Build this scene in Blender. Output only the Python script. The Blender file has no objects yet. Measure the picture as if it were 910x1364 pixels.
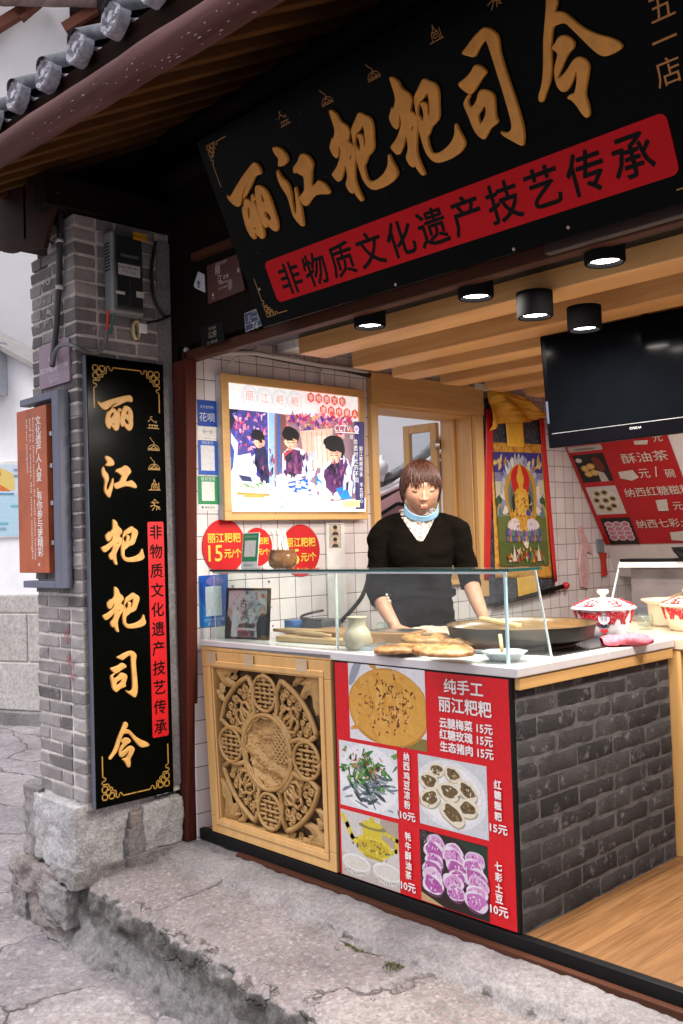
import bpy, bmesh, math, random
import numpy as np
from mathutils import Vector, Matrix, noise as mnoise
R = math.radians
random.seed(7)
SC = bpy.context.scene
COL = SC.collection

# ------------------------------------------------------------------ camera, sky, sun, exposure
CAM = np.array([3.5525, -2.45, 1.24215])
FPX, CXP, CYP = 1269.174, 455.0, 682.0
YAW, PITCH, ROLL = R(46.69178), R(1.86269), R(-1.78854)
_f = np.array([-math.sin(YAW)*math.cos(PITCH), math.cos(YAW)*math.cos(PITCH), math.sin(PITCH)])
_r = np.array([math.cos(YAW), math.sin(YAW), 0.0]); _u = np.cross(_r, _f)
CR = _r*math.cos(ROLL)+_u*math.sin(ROLL); CU = -_r*math.sin(ROLL)+_u*math.cos(ROLL); CF = _f
cd = bpy.data.cameras.new('camera'); cam = bpy.data.objects.new('camera', cd); COL.objects.link(cam)
cd.sensor_fit = 'VERTICAL'; cd.sensor_height = 36.0; cd.lens = FPX/1364*36; cd.clip_start = 0.05; cd.clip_end = 500
cam.matrix_world = Matrix(((CR[0], CU[0], -CF[0], CAM[0]), (CR[1], CU[1], -CF[1], CAM[1]), (CR[2], CU[2], -CF[2], CAM[2]), (0, 0, 0, 1)))
SC.camera = cam
SUN_EL, SUN_AZ = R(63), R(196)      # azimuth clockwise from +Y
w = bpy.data.worlds.new('World'); SC.world = w; w.use_nodes = True
nt = w.node_tree; nt.nodes.clear()
sky = nt.nodes.new('ShaderNodeTexSky'); sky.sky_type = 'NISHITA'; sky.sun_disc = False
sky.sun_elevation = SUN_EL; sky.sun_rotation = SUN_AZ; sky.dust_density = 4.0; sky.air_density = 1.0; sky.ozone_density = 1.0
hs = nt.nodes.new('ShaderNodeHueSaturation'); hs.inputs['Saturation'].default_value = 0.16; hs.inputs['Value'].default_value = 1.0
mx = nt.nodes.new('ShaderNodeMix'); mx.data_type = 'RGBA'; mx.blend_type = 'MULTIPLY'; mx.inputs[0].default_value = 1.0
mx.inputs[7].default_value = (0.985, 0.965, 1.02, 1)
bg = nt.nodes.new('ShaderNodeBackground'); bg.inputs[1].default_value = 0.15
out = nt.nodes.new('ShaderNodeOutputWorld')
nt.links.new(sky.outputs[0], hs.inputs['Color']); nt.links.new(hs.outputs[0], mx.inputs[6])
nt.links.new(mx.outputs[2], bg.inputs[0]); nt.links.new(bg.outputs[0], out.inputs[0])
sl = bpy.data.lights.new('sun', 'SUN'); sl.energy = 1.3; sl.angle = R(25); sl.color = (1.0, 0.975, 0.965)
sun = bpy.data.objects.new('sun', sl); COL.objects.link(sun)
_sd = Vector((math.sin(SUN_AZ)*math.cos(SUN_EL), math.cos(SUN_AZ)*math.cos(SUN_EL), math.sin(SUN_EL)))
sun.rotation_euler = _sd.to_track_quat('Z', 'Y').to_euler(); sun.location = (0, -6, 8)
SC.view_settings.view_transform = 'Standard'; SC.view_settings.look = 'None'
SC.view_settings.exposure = 0.60; SC.view_settings.gamma = 1.0; SC.view_settings.use_curve_mapping = False
SC.render.engine = 'CYCLES'
try:
    SC.cycles.use_denoising = True; SC.cycles.max_bounces = 8; SC.cycles.transparent_max_bounces = 12
    SC.cycles.caustics_reflective = False; SC.cycles.caustics_refractive = False
    SC.cycles.sample_clamp_indirect = 6.0
except Exception: pass

# ------------------------------------------------------------------ photo geometry helpers
def ray(px, py):
    return CR*(px-CXP)/FPX - CU*(py-CYP)/FPX + CF
def at(px, py, ax, val):
    d = ray(px, py); return CAM + d*(val-CAM[ax])/d[ax]
def at_depth(px, py, z): return CAM + ray(px, py)*z
class PL:
    """a flat frame: origin o, unit axes u (right) and v (up); n faces the viewer"""
    def __init__(s, o, u, v):
        s.o = np.array(o, float); s.u = np.array(u, float)/np.linalg.norm(u); s.v = np.array(v, float)/np.linalg.norm(v)
        s.n = np.cross(s.u, s.v)
    def p(s, a, b, h=0.0): return s.o+s.u*a+s.v*b+s.n*h
    def px(s, x, y):
        d = ray(x, y); k = ((s.o-CAM)@s.n)/(d@s.n); q = CAM+d*k-s.o; return (q@s.u, q@s.v)
    def M(s, a=0, b=0, h=0):
        o = s.p(a, b, h); return Matrix(((s.u[0], s.v[0], s.n[0], o[0]), (s.u[1], s.v[1], s.n[1], o[1]), (s.u[2], s.v[2], s.n[2], o[2]), (0, 0, 0, 1)))

# ------------------------------------------------------------------ materials
def lin(c):
    return tuple(((x/12.92) if x <= 0.04045 else ((x+0.055)/1.055)**2.4) for x in c)
def hx(h):
    h = h.lstrip('#'); return lin(tuple(int(h[i:i+2], 16)/255 for i in (0, 2, 4)))
_mc = {}
def newmat(name):
    m = bpy.data.materials.new(name); m.use_nodes = True
    return m, m.node_tree, m.node_tree.nodes['Principled BSDF']
def N(t, k, **kw):
    n = t.nodes.new(k)
    for a, b in kw.items():
        if a.startswith('i_'): n.inputs[int(a[2:]) if a[2:].isdigit() else a[2:].replace('_', ' ')].default_value = b
        else: setattr(n, a, b)
    return n
def mapped(t, scale=(1, 1, 1), rot=(0, 0, 0), loc=(0, 0, 0)):
    # positions in world metres (every mesh is laid out in metres)
    g = N(t, 'ShaderNodeNewGeometry'); mp = N(t, 'ShaderNodeMapping')
    mp.inputs['Scale'].default_value = scale; mp.inputs['Rotation'].default_value = rot; mp.inputs['Location'].default_value = loc
    t.links.new(g.outputs['Position'], mp.inputs['Vector']); return mp.outputs[0]
def ramp(t, src, stops):
    r = N(t, 'ShaderNodeValToRGB'); e = r.color_ramp.elements
    while len(e) < len(stops): e.new(0.5)
    for k, (pos, c) in zip(e, stops): k.position = pos; k.color = (*c[:3], 1)
    t.links.new(src, r.inputs[0]); return r.outputs[0]
def mixc(t, fac, a, b, mode='MIX'):
    m = N(t, 'ShaderNodeMix', data_type='RGBA', blend_type=mode)
    for s, v in ((0, fac), (6, a), (7, b)):
        if hasattr(v, 'links'): t.links.new(v, m.inputs[s])
        else: m.inputs[s].default_value = v if s == 0 else (*v[:3], 1)
    return m.outputs[2]
def bump(t, p, src, strength=0.3, dist=0.005):
    b = N(t, 'ShaderNodeBump'); b.inputs['Strength'].default_value = strength; b.inputs['Distance'].default_value = dist
    t.links.new(src, b.inputs['Height']); t.links.new(b.outputs[0], p.inputs['Normal'])
def basic(name, col, rough=0.6, metal=0.0, var=0.12, scale=12.0, bmp=0.0, bscale=60.0, spec=0.5, dirt=None, dirts=4.0):
    if name in _mc: return _mc[name]
    m, t, p = newmat(name); v = mapped(t)
    n = N(t, 'ShaderNodeTexNoise', i_Scale=scale, i_Detail=6.0, i_Roughness=0.65); t.links.new(v, n.inputs['Vector'])
    a = tuple(c*(1-var) for c in col); b = tuple(min(1, c*(1+var)) for c in col)
    c = ramp(t, n.outputs[0], [(0.3, a), (0.7, b)])
    if dirt:
        n2 = N(t, 'ShaderNodeTexNoise', i_Scale=dirts, i_Detail=8.0, i_Roughness=0.7); t.links.new(v, n2.inputs['Vector'])
        f = ramp(t, n2.outputs[0], [(0.5, (0, 0, 0)), (0.68, (1, 1, 1))]); c = mixc(t, f, c, dirt)
    t.links.new(c, p.inputs['Base Color'])
    p.inputs['Roughness'].default_value = rough; p.inputs['Metallic'].default_value = metal; p.inputs['Specular IOR Level'].default_value = spec
    rr = ramp(t, n.outputs[0], [(0.25, (rough*0.85,)*3), (0.75, (min(1, rough*1.15),)*3)]); t.links.new(rr, p.inputs['Roughness'])
    if bmp:
        n3 = N(t, 'ShaderNodeTexNoise', i_Scale=bscale, i_Detail=5.0); t.links.new(v, n3.inputs['Vector']); bump(t, p, n3.outputs[0], bmp, 0.004)
    _mc[name] = m; return m
def wood(name, c1, c2, rough=0.45, axis=0, fine=70.0, ring=7.0, bmp=0.08, c3=None, spec=None):
    if name in _mc: return _mc[name]
    m, t, p = newmat(name)
    sc = [fine]*3; sc[axis] = fine*0.03; v = mapped(t, sc)
    n = N(t, 'ShaderNodeTexNoise', i_Scale=1.0, i_Detail=5.0, i_Roughness=0.6, i_Distortion=0.4); t.links.new(v, n.inputs['Vector'])
    sc2 = [ring]*3; sc2[axis] = ring*0.12; v2 = mapped(t, sc2)
    n2 = N(t, 'ShaderNodeTexNoise', i_Scale=1.0, i_Detail=3.0, i_Distortion=1.2); t.links.new(v2, n2.inputs['Vector'])
    a = ramp(t, n.outputs[0], [(0.3, c1), (0.7, c2)]); b = ramp(t, n2.outputs[0], [(0.35, c3 or c1), (0.65, c2)])
    c = mixc(t, 0.5, a, b); t.links.new(c, p.inputs['Base Color']); p.inputs['Roughness'].default_value = rough; p.inputs['Specular IOR Level'].default_value = (0.5 if max(c2) > .2 else .10) if spec is None else spec
    bump(t, p, n.outputs[0], bmp, 0.003); _mc[name] = m; return m
def ink(h, rough=0.5, emit=0.0):
    k = ('ink', h, rough, emit)
    if k in _mc: return _mc[k]
    m, t, p = newmat('print_'+h.lstrip('#')); c = tuple(x*(1.0 if emit else .80) for x in hx(h))
    v = mapped(t); n = N(t, 'ShaderNodeTexNoise', i_Scale=70.0, i_Detail=7.0, i_Roughness=0.7); t.links.new(v, n.inputs['Vector'])
    cc = ramp(t, n.outputs[0], [(0.3, tuple(x*0.82 for x in c)), (0.7, tuple(min(1, x*1.10) for x in c))])
    t.links.new(cc, p.inputs['Base Color']); p.inputs['Roughness'].default_value = rough
    if emit: t.links.new(cc, p.inputs['Emission Color']); p.inputs['Emission Strength'].default_value = emit
    _mc[k] = m; return m
def glow(name, col, s):
    if name in _mc: return _mc[name]
    m, t, p = newmat(name); p.inputs['Base Color'].default_value = (*col, 1); p.inputs['Emission Color'].default_value = (*col, 1); p.inputs['Emission Strength'].default_value = s
    _mc[name] = m; return m
def clear_glass(name, tint=(0.93, 0.98, 0.97), refl=0.08):
    # thin sheet glass: mostly clear, mirror-like sheen growing at grazing angles
    if name in _mc: return _mc[name]
    m, t, p = newmat(name); t.nodes.remove(p); o = t.nodes['Material Output']
    tr = N(t, 'ShaderNodeBsdfTransparent'); tr.inputs[0].default_value = (*tint, 1)
    gl = N(t, 'ShaderNodeBsdfGlossy'); gl.inputs['Roughness'].default_value = 0.03
    lw = N(t, 'ShaderNodeLayerWeight'); lw.inputs[0].default_value = 0.5
    pw = N(t, 'ShaderNodeMath', operation='POWER'); t.links.new(lw.outputs['Facing'], pw.inputs[0]); pw.inputs[1].default_value = 4.0
    fr = N(t, 'ShaderNodeMath', operation='MULTIPLY_ADD'); t.links.new(pw.outputs[0], fr.inputs[0]); fr.inputs[1].default_value = 0.7; fr.inputs[2].default_value = 0.035
    v = mapped(t); n = N(t, 'ShaderNodeTexNoise', i_Scale=9.0, i_Detail=5.0); t.links.new(v, n.inputs['Vector'])
    df = N(t, 'ShaderNodeBsdfDiffuse'); df.inputs[0].default_value = (0.8, 0.83, 0.83, 1)
    sm = N(t, 'ShaderNodeMath', operation='MULTIPLY_ADD'); t.links.new(n.outputs[0], sm.inputs[0]); sm.inputs[1].default_value = 0.10; sm.inputs[2].default_value = -0.025
    m1 = N(t, 'ShaderNodeMixShader'); t.links.new(sm.outputs[0], m1.inputs[0]); t.links.new(tr.outputs[0], m1.inputs[1]); t.links.new(df.outputs[0], m1.inputs[2])
    m2 = N(t, 'ShaderNodeMixShader'); t.links.new(fr.outputs[0], m2.inputs[0]); t.links.new(m1.outputs[0], m2.inputs[1]); t.links.new(gl.outputs[0], m2.inputs[2])
    t.links.new(m2.outputs[0], o.inputs[0]); _mc[name] = m; return m

# ------------------------------------------------------------------ mesh building
class MB:
    def __init__(s): s.v = []; s.f = []; s.m = []
    def add(s, vs, fs, mi=0):
        k = len(s.v); s.v += [tuple(map(float, q)) for q in vs]; s.f += [tuple(i+k for i in f) for f in fs]; s.m += [mi]*len(fs); return s
    def box(s, x0, x1, y0, y1, z0, z1, mi=0, fr=None):
        vs = [(x, y, z) for x in (x0, x1) for y in (y0, y1) for z in (z0, z1)]
        if fr is not None: vs = [fr.p(*q) for q in vs]
        return s.add(vs, [(0, 1, 3, 2), (4, 6, 7, 5), (0, 4, 5, 1), (2, 3, 7, 6), (0, 2, 6, 4), (1, 5, 7, 3)], mi)
    def bar(s, a, b, w, h, mi=0, up=(0, 0, 1)):
        a = np.array(a, float); b = np.array(b, float); d = (b-a)/np.linalg.norm(b-a); up = np.array(up, float)
        x = np.cross(d, up); x /= np.linalg.norm(x); y = np.cross(x, d)
        vs = [c+x*i*w/2+y*j*h/2 for c in (a, b) for i, j in ((-1, -1), (1, -1), (1, 1), (-1, 1))]
        return s.add(vs, [(3, 2, 1, 0), (4, 5, 6, 7), (0, 1, 5, 4), (1, 2, 6, 5), (2, 3, 7, 6), (3, 0, 4, 7)], mi)
    def tube(s, pts, r, seg=8, mi=0, caps=True, flat=1.0, ref=(0.13, 0.21, 0.97)):
        P = [np.array(q, float) for q in pts]; n = len(P); rs = r if hasattr(r, '__len__') else [r]*n
        vs = []; ref = np.array(ref); px = None
        for i in range(n):
            d = P[min(i+1, n-1)]-P[max(i-1, 0)]; L = np.linalg.norm(d); d = d/L if L > 1e-9 else np.array([0, 0, 1.0])
            if px is None:
                x = np.cross(d, ref); x = np.cross(d, (1, 0, 0)) if np.linalg.norm(x) < 1e-3 else x
            else: x = px-d*(px@d)
            x = x/np.linalg.norm(x); y = np.cross(d, x); px = x
            for k in range(seg):
                a = 2*math.pi*k/seg; vs.append(P[i]+x*math.cos(a)*rs[i]+y*math.sin(a)*rs[i]*flat)
        fs = [(i*seg+k, i*seg+(k+1) % seg, (i+1)*seg+(k+1) % seg, (i+1)*seg+k) for i in range(n-1) for k in range(seg)]
        if caps: fs += [tuple(range(seg))[::-1], tuple((n-1)*seg+k for k in range(seg))]
        return s.add(vs, fs, mi)
    def lathe(s, prof, c=(0, 0, 0), seg=32, mi=0, ax=None, cap=True):
        c = np.array(c, float)
        if ax is None: X, Y, Z = np.eye(3)
        else: X, Y, Z = ax
        vs = [c+X*r*math.cos(2*math.pi*k/seg)+Y*r*math.sin(2*math.pi*k/seg)+Z*z for r, z in prof for k in range(seg)]
        fs = [(i*seg+k, i*seg+(k+1) % seg, (i+1)*seg+(k+1) % seg, (i+1)*seg+k) for i in range(len(prof)-1) for k in range(seg)]
        if cap and prof[0][0] > 1e-6: fs.append(tuple(range(seg))[::-1])
        if cap and prof[-1][0] > 1e-6: fs.append(tuple((len(prof)-1)*seg+k for k in range(seg)))
        return s.add(vs, fs, mi)
    def prism(s, poly, fr, h0, h1, mi=0):
        n = len(poly); vs = [fr.p(a, b, h0) for a, b in poly]+[fr.p(a, b, h1) for a, b in poly]
        ar = sum(poly[i][0]*poly[(i+1) % n][1]-poly[(i+1) % n][0]*poly[i][1] for i in range(n))
        top = tuple(range(n, 2*n)); bot = tuple(range(n))[::-1]; sd = [(i, (i+1) % n, n+(i+1) % n, n+i) for i in range(n)]
        if ar < 0: top = top[::-1]; bot = bot[::-1]; sd = [q[::-1] for q in sd]
        return s.add(vs, [top, bot]+sd, mi)
    def loft(s, rings, mi=0, caps=True, closed=True):
        n = len(rings[0]); vs = [q for r in rings for q in r]; m = n if closed else n-1
        fs = [(i*n+k, i*n+(k+1) % n, (i+1)*n+(k+1) % n, (i+1)*n+k) for i in range(len(rings)-1) for k in range(m)]
        if caps: fs += [tuple(range(n))[::-1], tuple((len(rings)-1)*n+k for k in range(n))]
        return s.add(vs, fs, mi)
    def grid(s, fn, nu, nv, mi=0):
        vs = [fn(i/nu, j/nv) for i in range(nu+1) for j in range(nv+1)]
        return s.add(vs, [(i*(nv+1)+j, (i+1)*(nv+1)+j, (i+1)*(nv+1)+j+1, i*(nv+1)+j+1) for i in range(nu) for j in range(nv)], mi)
    def build(s, name, mats, parent=None, smooth=False, bevel=0.0, seg=2, fix=False):
        me = bpy.data.meshes.new(name); off = np.zeros(3); q = parent
        while q is not None: off += np.array(q.location); q = q.parent
        me.from_pydata([tuple(np.array(x)-off) for x in s.v], [], s.f)
        if not isinstance(mats, (list, tuple)): mats = [mats]
        for m in mats: me.materials.append(m)
        if len(mats) > 1: me.polygons.foreach_set('material_index', s.m)
        if fix:
            b = bmesh.new(); b.from_mesh(me); bmesh.ops.recalc_face_normals(b, faces=b.faces); b.to_mesh(me); b.free()
        if smooth: me.polygons.foreach_set('use_smooth', [True]*len(me.polygons))
        me.update(); o = bpy.data.objects.new(name, me); COL.objects.link(o); o.parent = parent
        if smooth == 2:
            pass
        if bevel:
            md = o.modifiers.new('bevel', 'BEVEL'); md.width = bevel; md.segments = seg; md.limit_method = 'ANGLE'; md.angle_limit = R(40); md.harden_normals = False
        return o
def tag(o, label=None, cat=None, group=None, kind=None):
    if label: o['label'] = label
    if cat: o['category'] = cat
    if group: o['group'] = group
    if kind: o['kind'] = kind
    return o
def thing(name, label, cat, loc=(0, 0, 0), group=None):
    o = bpy.data.objects.new(name, None); COL.objects.link(o); o.location = tuple(map(float, loc)); o.empty_display_size = 0.1
    return tag(o, label, cat, group)
def dup(root, delta, label=None):
    r = root.copy(); COL.objects.link(r); r.location = root.location+Vector(delta)
    if label: r['label'] = label
    for c in root.children:
        d = c.copy(); COL.objects.link(d); d.parent = r
        for g in c.children:
            e = g.copy(); COL.objects.link(e); e.parent = d
    return r
def smooth_angle(o, deg=40):
    me = o.data; me.polygons.foreach_set('use_smooth', [True]*len(me.polygons))
    try: me.set_sharp_from_angle(angle=R(deg))
    except Exception: pass
    return o

# ------------------------------------------------------------------ writing
_tc = {}
def strmesh(s, bold=0.0):
    k = (s, bold)
    if k in _tc: return _tc[k]
    c = bpy.data.curves.new('txt', 'FONT'); c.body = s; c.size = 1.0; c.offset = bold; c.resolution_u = 2
    o = bpy.data.objects.new('txt', c); COL.objects.link(o)
    dg = bpy.context.evaluated_depsgraph_get(); dg.update()
    me = bpy.data.meshes.new_from_object(o.evaluated_get(dg))
    v = np.array([list(x.co)[:2] for x in me.vertices]).reshape(-1, 2); f = [tuple(q.vertices) for q in me.polygons]
    bpy.data.objects.remove(o); bpy.data.curves.remove(c); bpy.data.meshes.remove(me)
    _tc[k] = (v, f); return _tc[k]
def put_text(mb, fr, s, a, b, w=None, h=None, bold=0.012, lift=0.0008, mi=0, rot=0, shear=0.0):
    """text s fitted into a box centred at (a,b); give w and/or h"""
    v, f = strmesh(s, 0.0)
    if not len(v): return
    lo, hi = v.min(0), v.max(0); sz = np.maximum(hi-lo, 1e-6); c = (lo+hi)/2
    if w and h: k = np.array([w/sz[0], h/sz[1]])
    elif h: k = np.array([h/sz[1]]*2)
    else: k = np.array([w/sz[0]]*2)
    q = (v-c)*k; q[:, 0] += shear*q[:, 1]; co, si = math.cos(rot), math.sin(rot)
    mb.add([fr.p(a+x*co-y*si, b+x*si+y*co, lift) for x, y in q], f, mi)
def put_chars(mb, fr, s, pts, size, bold=0.015, lift=0.0008, mi=0, sx=1.0, fat=0.0):
    """one character per point, cells of the given size; fat thickens the strokes"""
    bold = 0.0
    sh = [(0, 0)] if not fat else [(0, 0), (fat, 0), (-fat, 0), (0, fat), (0, -fat), (.7*fat, .7*fat), (-.7*fat, .7*fat), (.7*fat, -.7*fat), (-.7*fat, -.7*fat)]
    for ch, (a, b) in zip(s, pts):
        if ch == ' ': continue
        v, f = strmesh(ch, bold)
        for k, (dx, dy) in enumerate(sh):
            mb.add([fr.p(a+(x-0.5+dx)*size*sx, b+(y-0.38+dy)*size, lift+k*0.00004) for x, y in v], f, mi)
class Dec:
    """flat printed shapes on a plane, each layer a hair above the last"""
    def __init__(s, fr, h=0.0006, step=0.00012, rough=0.4, emit=0.0):
        s.fr = fr; s.h = h; s.step = step; s.mb = MB(); s.cols = []; s.rough = rough; s.emit = emit
    def _i(s, c):
        if c not in s.cols: s.cols.append(c)
        return s.cols.index(c)
    def poly(s, pts, c):
        n = len(pts); ar = sum(pts[i][0]*pts[(i+1) % n][1]-pts[(i+1) % n][0]*pts[i][1] for i in range(n))
        if ar < 0: pts = pts[::-1]
        s.h += s.step; s.mb.add([s.fr.p(a, b, s.h) for a, b in pts], [tuple(range(n))], s._i(c)); return s
    def rect(s, a0, b0, a1, b1, c): return s.poly([(a0, b0), (a1, b0), (a1, b1), (a0, b1)], c)
    def ell(s, a, b, ra, rb, c, rot=0, n=22, wob=0.0):
        ph = random.random()*6
        co, si = math.cos(rot), math.sin(rot); P = []
        for k in range(n):
            t = 2*math.pi*k/n; q = 1+wob*math.sin(3*t+ph)+wob*0.7*math.sin(5*t+2*ph); x, y = ra*q*math.cos(t), rb*q*math.sin(t)
            P.append((a+x*co-y*si, b+x*si+y*co))
        return s.poly(P, c)
    def line(s, pts, wd, c):
        s.h += s.step; i = s._i(c)
        for (a, b), (x, y) in zip(pts, pts[1:]):
            d = np.array([x-a, y-b]); L = np.linalg.norm(d)
            if L < 1e-9: continue
            d /= L; nx, ny = -d[1]*wd/2, d[0]*wd/2; ex, ey = d*wd*0.5
            s.mb.add([s.fr.p(*q, s.h) for q in ((a-ex-nx, b-ey-ny), (x+ex-nx, y+ey-ny), (x+ex+nx, y+ey+ny), (a-ex+nx, b-ey+ny))], [(0, 1, 2, 3)], i)
        return s
    def text(s, t, a, b, c, w=None, h=None, bold=0.012, rot=0, shear=0):
        s.h += s.step; put_text(s.mb, s.fr, t, a, b, w, h, bold, s.h, s._i(c), rot, shear); return s
    def chars(s, t, pts, size, c, bold=0.015, sx=1.0):
        s.h += s.step; put_chars(s.mb, s.fr, t, pts, size, bold, s.h, s._i(c), sx); return s
    def build(s, name, parent=None):
        return s.mb.build(name, [ink(c, s.rough, s.emit) for c in s.cols], parent)
def rrect(a0, b0, a1, b1, r, n=5):
    P = []
    for (cx, cy, t0) in ((a1-r, b0+r, -90), (a1-r, b1-r, 0), (a0+r, b1-r, 90), (a0+r, b0+r, 180)):
        for k in range(n+1):
            t = R(t0+90*k/n); P.append((cx+r*math.cos(t), cy+r*math.sin(t)))
    return P
def fbm(x, y, z, o=4):
    return mnoise.fractal(Vector((x, y, z)), 1.0, 2.0, o)
def rock(mb, lo, hi, seed, n=10, amp=0.02, rnd=0.25, mi=0):
    """a rough hewn stone filling the box lo..hi"""
    lo = np.array(lo, float); hi = np.array(hi, float); c = (lo+hi)/2; hd = (hi-lo)/2; idx = {}; vs = []; fs = []
    def vid(i, j, k):
        key = (i, j, k)
        if key not in idx:
            q = np.array([2*i/n-1, 2*j/n-1, 2*k/n-1]); L = np.linalg.norm(q); m = np.max(np.abs(q))
            q2 = q*(1-rnd)+q/L*m*1.25*rnd; p = c+q2*hd; d = np.array(q2/np.linalg.norm(q2))
            e = amp*(fbm(p[0]*5+seed*7, p[1]*5, p[2]*5)+0.6*fbm(p[0]*18+seed, p[1]*18, p[2]*18))
            idx[key] = len(vs); vs.append(p+d*e)
        return idx[key]
    for a in range(n):
        for b in range(n):
            for s_ in (0, n):
                q = [vid(s_, a, b), vid(s_, a+1, b), vid(s_, a+1, b+1), vid(s_, a, b+1)]; fs.append(q if s_ else q[::-1])
                q = [vid(a, s_, b), vid(a+1, s_, b), vid(a+1, s_, b+1), vid(a, s_, b+1)]; fs.append(q[::-1] if s_ else q)
                q = [vid(a, b, s_), vid(a+1, b, s_), vid(a+1, b+1, s_), vid(a, b+1, s_)]; fs.append(q if s_ else q[::-1])
    mb.add(vs, fs, mi)
# ================================================================== materials of the place
DARKWOOD = wood('dark_stained_wood', (0.0035, 0.0025, 0.0018), (0.010, 0.006, 0.004), 0.7, 0, 60, 6)
REDPOST = wood('red_brown_painted_wood', (0.060, 0.014, 0.009), (0.095, 0.024, 0.015), 0.42, 2, 50, 8, 0.05)
BEAMBROWN = wood('brown_lintel_wood', (0.050, 0.020, 0.012), (0.085, 0.032, 0.018), 0.5, 0, 60, 6)
RAFTER = wood('orange_brown_rafter_wood', (0.070, 0.028, 0.008), (0.125, 0.052, 0.015), 0.6, 1, 70, 7)
BOARDS = wood('roof_board_wood', (0.010, 0.004, 0.0025), (0.020, 0.008, 0.004), 0.7, 0, 40, 6)
CEILW = wood('honey_ceiling_wood', (0.56, 0.285, 0.092), (0.78, 0.46, 0.175), 0.38, 0, 60, 8, 0.04, (0.46, 0.22, 0.068))
FRAMEW = wood('pale_oak_wood', (0.54, 0.30, 0.100), (0.70, 0.43, 0.170), 0.42, 2, 60, 7, 0.05)
FRAMEH = wood('pale_oak_wood_flat', (0.54, 0.30, 0.100), (0.70, 0.43, 0.170), 0.42, 1, 60, 7, 0.05)
BLACKM = basic('black_metal', (0.007, 0.007, 0.0075), 0.5, 0.0, 0.15, spec=.15)
BLACKP = basic('black_lacquer', (0.0010, 0.0017, 0.0014), 0.20, 0, 0.2, 6, spec=0.055)
WHITEP = basic('white_plastic', (0.72, 0.72, 0.70), 0.4)
GREYP = basic('grey_plastic', (0.22, 0.23, 0.23), 0.5)
STEEL = basic('brushed_steel', (0.55, 0.55, 0.54), 0.3, 1.0, 0.08)

def tile_mat():
    m, t, p = newmat('white_glazed_tile'); g = N(t, 'ShaderNodeNewGeometry'); sp = N(t, 'ShaderNodeSeparateXYZ'); t.links.new(g.outputs['Position'], sp.inputs[0])
    def cell(src, off):
        a = N(t, 'ShaderNodeMath', operation='SUBTRACT'); t.links.new(src, a.inputs[0]); a.inputs[1].default_value = off
        d = N(t, 'ShaderNodeMath', operation='DIVIDE'); t.links.new(a.outputs[0], d.inputs[0]); d.inputs[1].default_value = 0.102
        fr = N(t, 'ShaderNodeMath', operation='FRACT'); t.links.new(d.outputs[0], fr.inputs[0])
        fl = N(t, 'ShaderNodeMath', operation='FLOOR'); t.links.new(d.outputs[0], fl.inputs[0])
        s = N(t, 'ShaderNodeMath', operation='SUBTRACT'); t.links.new(fr.outputs[0], s.inputs[0]); s.inputs[1].default_value = 0.5
        ab = N(t, 'ShaderNodeMath', operation='ABSOLUTE'); t.links.new(s.outputs[0], ab.inputs[0]); return ab.outputs[0], fl.outputs[0]
    a, fa = cell(sp.outputs[1], 0.065); b, fb = cell(sp.outputs[2], 0.066)
    mxm = N(t, 'ShaderNodeMath', operation='MAXIMUM'); t.links.new(a, mxm.inputs[0]); t.links.new(b, mxm.inputs[1])
    grout = ramp(t, mxm.outputs[0], [(0.482, (0, 0, 0)), (0.488, (1, 1, 1))])
    cb = N(t, 'ShaderNodeCombineXYZ'); t.links.new(fa, cb.inputs[0]); t.links.new(fb, cb.inputs[1])
    wn = N(t, 'ShaderNodeTexWhiteNoise', noise_dimensions='2D'); t.links.new(cb.outputs[0], wn.inputs[0])
    tc = ramp(t, wn.outputs[0], [(0.0, (0.66, 0.60, 0.61)), (1.0, (0.78, 0.73, 0.73))])
    n = N(t, 'ShaderNodeTexNoise', i_Scale=5.0, i_Detail=6.0); t.links.new(g.outputs['Position'], n.inputs['Vector'])
    dirt = ramp(t, n.outputs[0], [(0.55, (1, 1, 1)), (0.8, (0.86, 0.80, 0.74))])
    tc = mixc(t, 1.0, tc, dirt, 'MULTIPLY'); c = mixc(t, grout, tc, (0.028, 0.024, 0.024)); t.links.new(c, p.inputs['Base Color'])
    rg = ramp(t, grout, [(0, (0.16,)*3), (1, (0.8,)*3)]); t.links.new(rg, p.inputs['Roughness'])
    edge = ramp(t, mxm.outputs[0], [(0.45, (1, 1, 1)), (0.488, (0, 0, 0))]); bump(t, p, edge, 0.5, 0.002)
    return m
TILE = tile_mat()

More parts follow.
